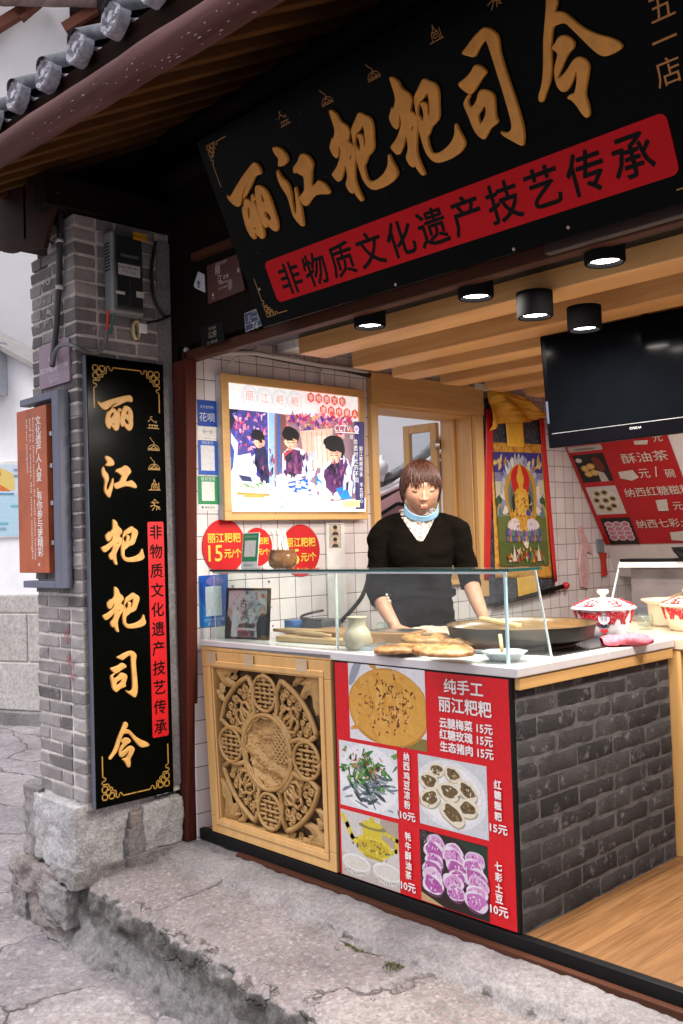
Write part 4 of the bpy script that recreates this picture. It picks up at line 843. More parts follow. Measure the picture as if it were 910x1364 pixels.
t_.loft([[q_+np.array([0.014*h, r_*0.42*math.cos(a), r_*math.sin(a)]) for a in ang[:-1]] for h, r_ in ((-1, .034), (1, .034), (1, .044), (-1, .044), (-1, .034))], caps=False)
tag(t_.build('tape_roll', basic('yellowed_tape', (0.55, 0.46, 0.25), 0.4), None, True, fix=True), 'yellowed roll of tape hanging under the meter box', 'tape')
mb = MB(); q_ = pX(191, 437, -0.03); mb.box(q_[0]-.004, q_[0]+.010, q_[1]-.022, q_[1]+.016, q_[2]-.024, q_[2]+.018); tag(mb.build('wall_tag', WHITEP, None, bevel=.004), 'white plastic tag beside the roll of tape', 'tag')

# plaques left of the big sign
t_ = thing('heritage_plaque', 'brown plaque with small white writing left of the big sign', 'plaque', (0.45, -0.06, 2.2))
HP = PL((0, -0.072, 0), (1, 0, 0), (0, 0, 1)); cs = [HP.px(*q) for q in ((275, 352), (316, 337), (325, 386), (277, 405))]
bq = [HP.px(x, y) for x, y in ((275, 354), (316, 338), (326, 386), (277, 405))]
mb = MB(); mb.prism(bq, HP, -0.012, 0.0); mb.build('plate', basic('brown_plaque', (0.085, 0.030, 0.022), 0.45), t_, bevel=0.002)
d = Dec(HP, 0.0005); W1 = '#E6DAD2'; sl_ = 0.0
def pt(s_, x, y, h, c=W1, dd=d, fr=HP): a, b = fr.px(x, y); dd.text(s_, a, b, c, h=h, bold=0.015)
pt('世界文化遗产', 295, 350, 0.013); pt('丽', 290, 360, 0.035); pt('江', 293, 371, 0.030); pt('古城', 301, 368, 0.018); pt('文物保护单位', 298, 376, 0.010); pt('丽江市人民政府', 297, 383, 0.008); pt('▲', 284, 392, 0.014); pt('丽江', 285, 397, 0.008)
a, b = HP.px(307, 379); d.ell(a, b, 0.017, 0.024, '#9A8078'); a, b = HP.px(318, 360); d.ell(a, b, 0.006, 0.010, '#D8CFC8'); d.build('lettering', t_)
mb = MB(); a = HP.px(258, 343); b = HP.px(312, 322); mb.bar(HP.p(*a, 0.0), HP.p(*b, 0.0), 0.03, 0.03); tag(mb.build('plaque_batten', BEAMBROWN), 'thin brown batten above the brown plaque', 'batten')
mb = MB(); mb.prism([HP.px(x, y) for x, y in ((266, 362), (274, 366), (275, 390), (262, 384), (260, 381))], HP, 0.004, 0.008); o = mb.build('paper_tag', ink('#D9D9DE')); tag(o, 'scrap of white paper with a blue print beside the brown plaque', 'paper')
d = Dec(HP, 0.0085); a, b = HP.px(267, 379); d.ell(a, b, 0.010, 0.017, '#29508F', 0.2, 14, 0.1); d.ell(a+.003, b-.004, 0.004, 0.006, '#D9D9DE'); d.build('blue_print', o)
NP = PL((0, -0.058, 0), (1, 0, 0), (0, 0, 1))
t_ = thing('house_number_plate', 'dark blue enamel house number plate reading 74 beside the sign corner', 'number plate', NP.p(*NP.px(340, 440)))
cs = [NP.px(x, y) for x, y in ((326, 418), (351, 408.5), (352, 432), (327.5, 442))]
mb = MB(); mb.prism(cs, NP, -0.004, 0.0); mb.build('plate', basic('navy_enamel', (0.012, 0.016, 0.07), 0.3), t_)
d = Dec(NP, 0.0005); d.line(cs+[cs[0]], 0.003, '#B9B9C4'); m0, m1 = NP.px(327, 433.5), NP.px(352, 423.5); d.line([m0, m1], 0.0025, '#B9B9C4')
for s_, x, y, h in (('五一街', 339, 422, .030), ('文治巷', 340, 414, .014), ('74', 340, 434, .030)): a, b = NP.px(x, y); d.text(s_, a, b, '#C9C9D4', h=h, bold=.01)
d.build('lettering', t_)
t_ = thing('street_plaque', 'small black plaque with pale characters low on the dark panelling', 'plaque', NP.p(*NP.px(282, 460)))
cs = [NP.px(x, y) for x, y in ((267, 436), (297, 428), (299, 454), (268, 462))]
mb = MB(); mb.prism(cs, NP, -0.004, 0.0); mb.build('plate', BLACKM, t_)
d = Dec(NP, 0.0005)
for s_, x, y, h in (('丽江直管', 283, 437, .012), ('公房', 283, 445, .030), ('五一街74号', 283, 455.5, .014)): a, b = NP.px(x, y); d.text(s_, a, b, '#B5AC98', h=h)
d.build('lettering', t_)
# ================================================================== counter
MARBLE = basic('white_marble', (0.60, 0.575, 0.575), 0.25, 0, 0.08, 6)
CW = 1.717
ct = thing('counter', 'L shaped serving counter with a white stone top and a dark brick end', 'counter', (1.2, 0.4, 0))
mb = MB(); mb.box(0.05, CW-0.002, 0.028, 0.50, 0.0, 0.798); mb.box(1.06, CW-0.012, 0.50, 0.985, 0, 0.764); mb.build('body', FRAMEW, ct)
mb = MB(); mb.box(0.035, 1.745, -0.016, 0.52, 0.803, 0.835); mb.box(1.05, 1.745, 0.5201, 0.988, 0.803, 0.835); mb.build('stone_top', MARBLE, ct, bevel=0.004)
mb = MB(); mb.box(CW+0.001, CW+0.022, 0.004, 0.985, 0.762, 0.800); mb.build('wood_trim', FRAMEH, ct, bevel=0.003)
mb = MB(); mb.box(CW-0.012, CW+0.0005, 0.004, 0.985, 0.0, 0.761); mb.build('brick_joint', DMORT, ct)
mb = MB(); z = 0.004; r_ = 0
while z < 0.75:
    y = 0.004-(0.11 if r_ % 2 else 0)
    while y < 0.98:
        y0, y1 = max(0.004, y), min(0.985, y+0.218)
        if y1-y0 > 0.02:
            dx = random.uniform(0.0, 0.006); nu, nv = 14, 4; zb_, zt_ = z, min(0.76, z+0.0585)
            mb.grid(lambda a, b: (CW+0.0025+dx*.4+0.0018*fbm((y0+(y1-y0)*a)*11, (zb_+(zt_-zb_)*b)*22, r_)-0.0035*max(abs(2*a-1)**18, abs(2*b-1)**14), y0+(y1-y0)*a, zb_+(zt_-zb_)*b), nu, nv)
        y += 0.225
    z += 0.0665; r_ += 1
mb.build('brick_face', DBRICK, ct, True)
# oak side table running on from the counter
tb = thing('side_table', 'pale wooden table continuing from the counter and holding the pots', 'table', (2.0, 1.3, 0))
mb = MB(); mb.box(1.06, 3.2, 0.992, 1.85, 0.793, 0.833); mb.build('table_top', basic('pale_cream_top', (0.46, 0.37, 0.27), 0.35, 0, 0.08, 7), tb, bevel=0.003)
mb = MB(); mb.box(1.700, 1.762, 0.998, 1.06, 0, 0.792); mb.build('leg', FRAMEW, tb, bevel=0.003)
mb = MB(); mb.box(3.1, 3.16, 0.998, 1.06, 0, 0.792); mb.build('leg', FRAMEW, tb, bevel=0.003)
mb = MB(); mb.box(1.0, 3.2, 1.75, 1.8, 0, 0.792); mb.build('back_panel', DARKWOOD, tb)

# ------------------------------------------------------------------ carved panel
class QD:
    """a slightly skewed upright frame given by its four corners (bl, br, tr, tl)"""
    def __init__(s, c, W, H, n): s.c = [np.array(q, float) for q in c]; s.W = W; s.H = H; s.n = np.array(n, float)
    def p(s, a, b, h=0.0):
        a = a/s.W; b = b/s.H; bl, br, tr, tl = s.c
        return (bl*(1-a)+br*a)*(1-b)+(tl*(1-a)+tr*a)*b+s.n*h
CARV = wood('carved_camphor_wood', (0.31, 0.165, 0.050), (0.46, 0.275, 0.098), 0.55, 2, 50, 9, 0.1)
CARVB = basic('dark_recess_wood', (0.075, 0.040, 0.016), 0.7)
yq = -0.004; W_ = H_ = 0.80
QP = QD([at(286.5, 1106, 1, yq), at(452.5, 1162, 1, yq), at(443.2, 880, 1, yq), at(271.5, 866, 1, yq)], W_, H_, (0, -1, 0))
cp = thing('carved_panel', 'square pale wood panel pierced with round carved medallions on the counter front', 'carved panel', (0.46, 0, 0))
fw = 0.072
mb = MB()
for (a0, b0, a1, b1) in ((0, 0, W_, fw), (0, H_-fw, W_, H_), (0, fw, fw, H_-fw), (W_-fw*0.9, fw, W_, H_-fw)): mb.box(a0, a1, b0, b1, -0.028, 0.014, 0, QP)
for (a0, b0, a1, b1) in ((fw*.55, fw*.55, W_-fw*.5, fw*.9), (fw*.55, H_-fw*.9, W_-fw*.5, H_-fw*.55), (fw*.55, fw*.9, fw*.9, H_-fw*.9), (W_-fw*.82, fw*.9, W_-fw*.5, H_-fw*.9)): mb.box(a0, a1, b0, b1, 0.0141, 0.021, 0, QP)
mb.build('frame', FRAMEW, cp, bevel=0.004)
mb = MB(); mb.box(-0.004, W_+0.004, H_+0.001, H_+0.026, -0.02, 0.012, 0, QP); mb.build('top_rail', FRAMEH, cp, bevel=0.003)
mb = MB(); mb.box(fw, W_-fw*.9, fw, H_-fw, -0.030, -0.026, 0, QP); mb.build('backing', CARVB, cp)
cx, cy = W_*0.505, H_*0.50; K = (W_-2*fw)/2
mb = MB()
def CT(P, r=0.008, h=0.0, flat=1.0, seg=6): mb.tube([QP.p(cx+x*K, cy+y*K, h+0.002*math.sin(13*x+9*y)) for x, y in P], r, seg, flat=flat)
arc = lambda r, t0, t1, n=18, ox=0, oy=0: [(ox+r*math.cos(R(t)), oy+r*math.sin(R(t))) for t in np.linspace(t0, t1, n)]
def spiral(x, y, r, t0, turns, sg_=1):
    return [(x+r*(1-0.78*s)*math.cos(R(t0)+sg_*s*turns*6.283), y+r*(1-0.78*s)*math.sin(R(t0)+sg_*s*turns*6.283)) for s in np.linspace(0, 1, 16)]
for q in (0, 90, 180, 270):      # the four framed fan shapes
    A = arc(0.97, q+19, q+71, 22); B = arc(0.505, q+68, q+22, 14)
    mid = [(0.50*math.cos(R(q+74)), 0.50*math.sin(R(q+74)))]
    e1 = [(0.80*math.cos(R(q+74)), 0.80*math.sin(R(q+74))), (0.66*math.cos(R(q+69)), 0.66*math.sin(R(q+69)))]
    e2 = [(0.66*math.cos(R(q+21)), 0.66*math.sin(R(q+21))), (0.80*math.cos(R(q+16)), 0.80*math.sin(R(q+16)))]
    CT(A+e1+B+e2+A[:1], 0.0115, 0.004)
    pol = lambda r, t: (r*math.cos(R(q+t)), r*math.sin(R(q+t)))
    for (r_, t_, rr, t0, tn, s_) in ((.86, 27, .055, 0, 1.4, 1), (.87, 36, .05, 120, 1.3, -1), (.87, 45, .055, 40, 1.4, 1), (.87, 54, .05, 200, 1.3, -1), (.86, 63, .055, 90, 1.4, 1), (.77, 24, .05, 60, 1.3, -1), (.77, 66, .05, 10, 1.3, 1), (.78, 33, .04, 0, 1.2, 1), (.78, 57, .04, 50, 1.2, -1), (.66, 27, .04, 200, 1.2, 1), (.66, 63, .04, 20, 1.2, -1), (.57, 29, .035, 0, 1.2, 1), (.57, 61, .035, 0, 1.2, -1)):
        x, y = pol(r_, t_); CT(spiral(x, y, rr, t0+q, tn, s_), 0.0058, -0.003)
    CT([pol(.52, 36), pol(.60, 30), pol(.70, 33), pol(.74, 39), pol(.70, 43), pol(.62, 41), pol(.58, 38), pol(.52, 41), pol(.52, 36)], 0.0080, 0.003)
    CT([pol(.52, 54), pol(.60, 60), pol(.70, 57), pol(.74, 51), pol(.70, 47), pol(.62, 49), pol(.58, 52), pol(.52, 49), pol(.52, 54)], 0.0080, 0.003)
    CT([pol(.74, 39), pol(.82, 42), pol(.80, 45), pol(.82, 48), pol(.74, 51)], 0.0075, 0.003); CT([pol(.52, 45), pol(.64, 45), pol(.72, 45)], 0.006, 0.002)
for k in range(300):
    t = random.uniform(18, 72)+90*random.randrange(4); r_ = random.uniform(.53, .91); x, y = r_*math.cos(R(t)), r_*math.sin(R(t))
    CT(spiral(x, y, random.uniform(.018, .030), random.uniform(0, 360), 1.15, random.choice((-1, 1))), 0.0042, -0.008, seg=5)
for k in range(150):
    x, y = random.uniform(-.97, .97), random.uniform(-.97, .97)
    if x*x+y*y > .98: CT(spiral(x, y, random.uniform(.03, .05), random.uniform(0, 360), 1.3, random.choice((-1, 1))), 0.0055, -0.012, seg=5)
for k in range(8):
    for s_ in (1, -1):
        a_ = 45*k+22.5; CT([((.50+.02*math.sin(3*q))*math.cos(R(a_+s_*q*7)), (.50+.02*math.sin(3*q))*math.sin(R(a_+s_*q*7))) for q in np.linspace(0, 1, 6)], .006, .002)
mb.build('fretwork', CARV, cp, True)
for q in (0, 90, 180, 270):
    mb = MB(); ox, oy = 0.735*math.cos(R(q)), 0.735*math.sin(R(q))
    CT(arc(0.222, 0, 360, 30, ox, oy), 0.0080, 0.008); 
    for k in range(-3, 4):
        y = k*0.056; hw = math.sqrt(max(0, 0.208**2-y*y))
        seg_ = ((-hw, -.07), (-.035, .035), (.07, hw)) if k % 2 else ((-hw+.03, hw-.03),)
        for a, b in seg_: CT([(ox+a, oy+y), (ox+b, oy+y)], 0.0062, 0.004)
    for x in (-.10, 0, .10):
        for y0, y1 in ((-.16, -.09), (-.05, .05), (.09, .16)): CT([(ox+x, oy+y0*(1 if x == 0 else .8)), (ox+x, oy+y1*(1 if x == 0 else .8))], 0.0055, 0.003)
    fx, fy = 0.965*math.cos(R(q)), 0.965*math.sin(R(q))
    for d_ in (-24, 0, 24): CT([(fx*1.02, fy*1.02), (fx*1.02+0.10*math.cos(R(q+180+d_)), fy*1.02+0.10*math.sin(R(q+180+d_)))], [0.012, 0.004], 0.002)
    mb.build('medallion', CARV, cp, True)
mb = MB()     # bats and leaves in the corners
def leaf(x, y, L, ang, wd, h0=0.0):
    n = 12; rings = []
    for s in np.linspace(0, 1, n):
        wv = wd*math.sin(math.pi*min(1, s*0.96+0.04))**0.7*(1+0.18*math.sin(s*16)); px_, py_ = x+L*s*math.cos(ang+0.5*s), y+L*s*math.sin(ang+0.5*s)
        nx, ny = -math.sin(ang+0.5*s), math.cos(ang+0.5*s)
        rings.append([QP.p(cx+(px_+nx*wv*t)*K, cy+(py_+ny*wv*t)*K, h0+0.013*(1-t*t)-0.010+0.003*math.sin(9*t+s*8)) for t in np.linspace(-1, 1, 9)])
    mb.loft(rings, caps=False, closed=False)
for sx in (1, -1):
    for sy in (1, -1):
        for (x, y, L, a, w_) in ((.97, .97, .42, 190, .09), (.97, .97, .42, 235, .085), (.96, .96, .22, 215, .09), (.70, .985, .22, 185, .05), (.985, .70, .22, 250, .05), (.80, .90, .14, 150, .05), (.90, .80, .14, 280, .05)):
            ang = R(a); c_, s_ = math.cos(ang)*sx, math.sin(ang)*sy; leaf(x*sx, y*sy, L, math.atan2(s_, c_), w_, 0.002)
mb.build('corner_leaves', CARV, cp, True)
mb = MB(); CT(arc(0.465, 0, 360, 60), 0.010, 0.008); CT([(r_*math.cos(R(t)), r_*math.sin(R(t))) for t in np.linspace(0, 360, 100) for r_ in (0.43+0.012*math.cos(R(t*14)),)], 0.006, 0.006)
def dragon(a, b):
    r_ = 0.42*a; t = 6.2832*b; x, y = r_*math.cos(t), r_*math.sin(t)
    s_ = math.sin(9*x+5*math.sin(4*y+1.3)+7*y); e = 0.016*max(0, s_)**0.5+0.010*fbm(x*7, y*7, 2)+0.008*abs(fbm(x*16, y*16, 5))
    if x > 0.10 and y > -0.12 and abs(x-0.22) < 0.13: e = 0.012*(1 if (int((x-y+9)*26) % 2 == 0) or (int((x+y+9)*26) % 2 == 0) else -1.2)
    return QP.p(cx+x*K, cy+y*K, -0.012+e)
mb.grid(dragon, 60, 190); mb.build('dragon_roundel', CARV, cp, True)
TAPE = basic('clear_tape', (0.50, 0.38, 0.24), 0.2); mb = MB()
for a, b in ((0.05, 0.70), (0.30, 0.72), (0.62, 0.70)): mb.box(a, a+0.06, H_-0.05, H_+0.001, 0.0212, 0.0220, 0, QP)
mb.build('tape', TAPE, cp)

# ------------------------------------------------------------------ red menu board
MY = -0.012; ME = PL((0, MY, 0), (1, 0, 0), (0, 0, 1))
mn = thing('menu_board', 'red printed menu board with five food pictures on the counter front', 'menu', (1.3, MY, 0))
c4 = [ME.px(*q) for q in ((443.7, 877.9), (683.8, 901.7), (689.7, 1242.7), (453, 1163.9))]
mx0, mx1, mz0, mz1 = (c4[0][0]+c4[3][0])/2, (c4[1][0]+c4[2][0])/2, (c4[2][1]+c4[3][1])/2, (c4[0][1]+c4[1][1])/2
mb = MB(); mb.box(mx0, mx1, MY, 0.026, mz0, mz1); mb.build('board', BLACKM, mn, bevel=0.002)
def cpx(x, y): return ME.px(430+x/3.25, 860+y/3.25)
d = Dec(ME, 0.0004, 0.00003, 0.32); e_ = 0.010
d.rect(mx0+e_*.7, mz0+0.002, mx1-e_, mz1-e_, '#E00A1A'); d.h = 0.0034
def quad(P):
    q = [cpx(*p_) for p_ in P]; a0 = (q[0][0]+q[3][0])/2; a1 = (q[1][0]+q[2][0])/2; b0 = (q[2][1]+q[3][1])/2; b1 = (q[0][1]+q[1][1])/2; return a0, b0, a1, b1
def mt(s, x, y, hpx, b=0.014, c='#FBF3F0', w=None, fat=1):
    a, bb = cpx(x, y); h = abs(cpx(x, y-hpx/2)[1]-cpx(x, y+hpx/2)[1])
    ww = None if w is None else abs(cpx(x-w/2, y)[0]-cpx(x+w/2, y)[0])
    for k in ((0, 0), (1, 0), (-1, 0), (0, 1), (0, -1)) if fat else ((0, 0),): d.text(s, a+k[0]*0.0011, bb+k[1]*0.0011, c, w=ww, h=h, bold=b)
mt('纯手工', 610, 182, 62, w=168); mt('丽江粑粑', 616, 264, 66, w=226)
mt('云腿梅菜 15元', 620, 347, 44, w=228); mt('红糖玫瑰 15元', 621, 398, 44, w=228); mt('生态猪肉 15元', 624, 452, 44, w=228)
def mv(s, x0, y0, x1, y1, size):
    for i, ch in enumerate(s): t = i/(len(s)-1); mt(ch, x0+(x1-x0)*t, y0+(y1-y0)*t, size)
mv('纳西鸡豆凉粉', 365, 480, 370, 688, 34); mt('10元', 372, 738, 34, w=64)
mv('红糖糍粑', 761, 600, 764, 738, 36); mt('15元', 766, 793, 38, w=74)
mv('牦牛酥油茶', 374, 825, 377, 992, 34); mt('10元', 376, 1043, 36, w=62)
mv('七彩土豆', 766, 954, 770, 1094, 36); mt('10元', 770, 1146, 40, w=76)
def picture(P, base):
    a0, b0, a1, b1 = quad(P); dd = Dec(ME, 0.0014, 0.000008, 0.3); dd.rect(a0, b0, a1, b1, base); return dd, a0, b0, a1, b1, (lambda x, y: (a0+(a1-a0)*x, b0+(b1-b0)*y)), (a1-a0), (b1-b0)
def clipP(P, a0, b0, a1, b1): return [(min(max(x, a0), a1), min(max(y, b0), b1)) for x, y in P]
def blob(dd, T, w_, h_, x, y, rx, ry, c, rot=0, wob=0.0, n=20, ext=None):
    a, b = T(x, y); ph = random.random()*6; P = []
    for k in range(n):
        t = 6.2832*k/n; q = 1+wob*math.sin(3*t+ph)+wob*.6*math.sin(5*t+ph*2); u_, v_ = rx*w_*q*math.cos(t), ry*h_*q*math.sin(t)
        P.append((a+u_*math.cos(rot)-v_*math.sin(rot), b+u_*math.sin(rot)+v_*math.cos(rot)))
    dd.poly(clipP(P, *ext) if ext else P, c)
# flatbread
dd, a0, b0, a1, b1, T, w_, h_ = picture([(110, 75), (440, 105), (455, 460), (120, 400)], '#E9E7EA'); X = (a0, b0, a1, b1)
blob(dd, T, w_, h_, .10, .92, .05, .25, '#9CA3B0', -0.5, ext=X); blob(dd, T, w_, h_, .95, .03, .25, .12, '#8C7A3A', ext=X)
blob(dd, T, w_, h_, .52, .47, .53, .50, '#C98D32', wob=.01, n=40, ext=X); blob(dd, T, w_, h_, .52, .48, .51, .48, '#E0A748', wob=.012, n=40, ext=X)
for k in range(46): x, y = random.gauss(.5, .25), random.gauss(.5, .25); blob(dd, T, w_, h_, x, y, random.uniform(.03, .10), random.uniform(.02, .06), random.choice(('#DDA344', '#E5AE52', '#D79B3C', '#E7B45C')), random.random()*3, .1, ext=X)
for k in range(120):
    x, y = random.gauss(.52, .20), random.gauss(.56, .22)
    if (x-.52)**2+(y-.48)**2 < .20: blob(dd, T, w_, h_, x, y, random.uniform(.008, .028), random.uniform(.006, .016), random.choice(('#7A2A12', '#8F3A16', '#5E1C0C', '#A04A1C', '#6B4A1E')), random.random()*3, .25, 9, ext=X)
dd.build('flatbread_picture', mn)
# cold bean jelly
dd, a0, b0, a1, b1, T, w_, h_ = picture([(70, 410), (325, 450), (328, 745), (80, 690)], '#E4E6EA'); X = (a0, b0, a1, b1)
blob(dd, T, w_, h_, .5, .5, .52, .50, '#F3F4F6', n=30, ext=X)
for k in range(70): blob(dd, T, w_, h_, random.gauss(.5, .2), random.gauss(.40, .14), random.uniform(.05, .14), random.uniform(.012, .03), random.choice(('#5E6E78', '#73858E', '#8E9DA2', '#44525A', '#9AA7A6', '#3A4640')), random.uniform(-1.2, .6), .12, 12, ext=X)
for k in range(60): blob(dd, T, w_, h_, random.gauss(.48, .2), random.gauss(.58, .13), random.uniform(.03, .09), random.uniform(.015, .04), random.choice(('#1F5A2A', '#2F7A38', '#47903F', '#174521', '#6FA34A')), random.random()*3, .25, 12, ext=X)
for k in range(60): blob(dd, T, w_, h_, random.gauss(.4, .18), random.gauss(.66, .14), random.uniform(.01, .05), random.uniform(.006, .016), random.choice(('#B4573A', '#8C2E20', '#D9B79A', '#C98B62', '#E9D7C2', '#A9744E')), random.random()*3, .2, 10, ext=X)
dd.build('bean_jelly_picture', mn)
# teapot
dd, a0, b0, a1, b1, T, w_, h_ = picture([(80, 705), (330, 770), (335, 1065), (85, 990)], '#C9BFB6'); X = (a0, b0, a1, b1)
dd.poly([T(0, .35), T(1, .30), T(1, 1), T(0, 1)], '#D8D2CE'); dd.poly([T(.7, .62), T(1, .60), T(1, 1), T(.7, 1)], '#B9A796')
dd.line([T(.34, .50), T(.20, .62), T(.12, .78), T(.04, .90)], w_*.07, '#DCC93C'); dd.line([T(.80, .50), T(.95, .58), T(.97, .74), T(.78, .80)], w_*.05, '#D9C738')
blob(dd, T, w_, h_, .56, .55, .32, .17, '#E3CF3F', n=26); blob(dd, T, w_, h_, .56, .53, .28, .12, '#D0B92C', n=26); dd.poly([T(.38, .42), T(.74, .40), T(.70, .36), T(.42, .37)], '#B9A42A')
dd.poly([T(.40, .68), T(.72, .68), T(.74, .82), T(.38, .82)], '#DBC63B'); blob(dd, T, w_, h_, .56, .84, .24, .045, '#8E8A4A'); blob(dd, T, w_, h_, .56, .88, .18, .05, '#DCC83D'); blob(dd, T, w_, h_, .56, .95, .05, .04, '#D7C23A', ext=X)
for k in range(40): blob(dd, T, w_, h_, random.gauss(.56, .15), random.gauss(.54, .07), random.uniform(.008, .025), random.uniform(.008, .02), random.choice(('#B44A4A', '#4A7A4A', '#7A5A2A', '#3E5E8E', '#E7E08A')), random.random()*3, .2, 9)
for x in (.26, .80):
    blob(dd, T, w_, h_, x, .20, .25, .16, '#D8D4CF', n=26, ext=X); blob(dd, T, w_, h_, x, .24, .25, .125, '#F0EFEC', n=26, ext=X); blob(dd, T, w_, h_, x, .235, .22, .10, '#E0DBD0', n=26, ext=X)
    for k in range(10): blob(dd, T, w_, h_, x-.2+.04*k, .09+.02*math.sin(k), .012, .012, random.choice(('#9A8A3A', '#7A8A4A', '#B08A4A')), 0, .2, 8, ext=X)
dd.build('teapot_picture', mn)
# rolled cakes
dd, a0, b0, a1, b1, T, w_, h_ = picture([(415, 470), (712, 520), (718, 840), (420, 770)], '#D5D8DB'); X = (a0, b0, a1, b1)
blob(dd, T, w_, h_, .46, .50, .53, .48, '#E9EAEC', n=30, ext=X); blob(dd, T, w_, h_, .46, .50, .46, .42, '#F4F4F4', n=30, ext=X)
for (x, y, r_) in ((.28, .82, .11), (.52, .80, .12), (.16, .64, .14), (.72, .61, .14), (.17, .40, .15), (.72, .37, .14), (.46, .55, .15), (.50, .25, .17)):
    ro = random.uniform(-.6, .3)
    blob(dd, T, w_, h_, x, y-.02, r_*1.15, r_*.95, '#B9AD92', ro, .05); blob(dd, T, w_, h_, x, y, r_*1.1, r_*.92, '#EDE4CC', ro, .06)
    blob(dd, T, w_, h_, x, y, r_*.78, r_*.6, '#6E5A3A', ro, .1)
    for k in range(14): blob(dd, T, w_, h_, x+random.gauss(0, r_*.34), y+random.gauss(0, r_*.26), random.uniform(.008, .028), random.uniform(.006, .018), random.choice(('#3F2C17', '#8A7040', '#E3D8BC', '#57401F', '#A98E58')), random.random()*3, .2, 8)
dd.build('rolled_cake_picture', mn)
# coloured potato
dd, a0, b0, a1, b1, T, w_, h_ = picture([(425, 795), (718, 870), (720, 1190), (425, 1105)], '#2A1F1C'); X = (a0, b0, a1, b1)
dd.poly([T(0, 0), T(.35, 0), T(0, .12)], '#C9A87A'); dd.poly([T(.55, 1), T(1, .97), T(1, .55), T(.8, .8)], '#1D3A2A')
for x in (.2, .52, .82):
    for k, y in enumerate((.82, .70, .58, .47, .36, .25)):
        xx = x+random.uniform(-.03, .03)-(0.0 if x > .3 else .0); yy = y-(.04 if x > .7 else 0)+(.02 if x < .3 else .0)
        rs = random.uniform(.86, 1.1); xx += random.gauss(0, .02); yy += random.gauss(0, .015)
        blob(dd, T, w_, h_, xx+.01, yy-.03, .155*rs, .125*rs, '#6A3A5E', 0, .05); blob(dd, T, w_, h_, xx, yy, .155*rs, .125*rs, random.choice(('#EADCEA', '#F0E4F0', '#DCCBDC')), random.uniform(-.3, .3), .05); blob(dd, T, w_, h_, xx, yy, .130*rs, .10*rs, random.choice(('#C878BC', '#B85CA8', '#DDA0D2', '#E6C4E0')), random.uniform(-.3, .3), .09)
        for j in range(14): blob(dd, T, w_, h_, xx+random.gauss(0, .06), yy+random.gauss(0, .045), random.uniform(.006, .022), random.uniform(.004, .012), random.choice(('#8E3A86', '#EBD6E8', '#A65C9C', '#F2E6F0', '#7A2E70')), random.random()*3, .25, 7)
        for j in range(10): blob(dd, T, w_, h_, xx+random.gauss(0, .05), yy+random.gauss(0, .04), random.uniform(.008, .03), random.uniform(.006, .016), random.choice(('#A8329A', '#F2D4EE', '#BE50AE', '#F6E6F4')), random.random()*3, .2, 8)
a, b = T(.08, .93); dd.line([(a+.014*math.cos(t), b+.014*math.sin(t)) for t in np.linspace(0, 6.3, 18)], .0016, '#8A807C'); dd.text('司', a, b, '#8A807C', h=.014)
dd.build('coloured_potato_picture', mn); d.build('print', mn)

# ------------------------------------------------------------------ glass case on the counter
GLS = clear_glass('case_glass'); TEAL = basic('green_glass_edge', (0.012, 0.070, 0.062), 0.15); PALE = basic('pale_glass_edge', (0.45, 0.66, 0.70), 0.2); FROST = basic('frosted_edge', (0.62, 0.70, 0.72), 0.35)
gx0, gx1, gz0, gz1 = 0.092, 1.682, 0.836, 1.134
gc = thing('glass_case', 'clear glass guard case standing along the front of the counter', 'glass case', (0.9, 0.1, gz0))
mb = MB(); mb.box(gx0-0.02, gx1+0.015, 0.022, 0.196, gz1, gz1+0.0085); mb.build('top_pane', GLS, gc)
mb = MB(); mb.box(gx0-0.021, gx1+0.016, 0.0175, 0.0218, gz1-0.0002, gz1+0.0088); mb.box(gx1+0.0152, gx1+0.0195, 0.0175, 0.197, gz1-0.0002, gz1+0.0088); mb.build('top_edge', TEAL, gc)
mb = MB(); mb.box(gx0-0.01, gx1+0.004, 0.0235, 0.0300, gz1-0.0075, gz1-0.0006); mb.build('glue_line', FROST, gc)
for a, b in ((gx0, 0.874), (0.880, gx1-0.008)):
    mb = MB(); mb.box(a, b, 0.026, 0.034, gz0, gz1-0.008); mb.build('front_pane', GLS, gc)
mb = MB(); mb.box(0.8742, 0.8798, 0.025, 0.035, gz0, gz1-0.008); mb.build('pane_joint', basic('white_silicone', (0.75, 0.78, 0.78), 0.4), gc)
EP = PL((gx1-0.007, 0, 0), (0, 1, 0), (0, 0, 1)); ep = [(0.035, gz0), (0.268, gz0), (0.192, gz1-0.001), (0.035, gz1-0.001)]
mb = MB(); mb.prism(ep, EP, 0, 0.007); mb.build('end_pane', GLS, gc)
mb = MB(); mb.bar((gx1-0.003, 0.268, gz0), (gx1-0.003, 0.192, gz1), 0.0068, 0.004); mb.build('end_edge', FROST, gc)
mb = MB(); mb.box(gx1-0.0078, gx1+0.0005, 0.0245, 0.0345, gz0, gz1-0.008); mb.build('corner_edge', PALE, gc, bevel=0.001)
mb = MB(); mb.prism(ep, PL((gx0, 0, 0), (0, 1, 0), (0, 0, 1)), 0, 0.007); mb.build('end_pane', GLS, gc)
mb = MB(); mb.box(gx0-0.001, gx0+0.004, 0.0245, 0.0255, gz0, gz1-0.008); mb.build('corner_edge', FROST, gc)

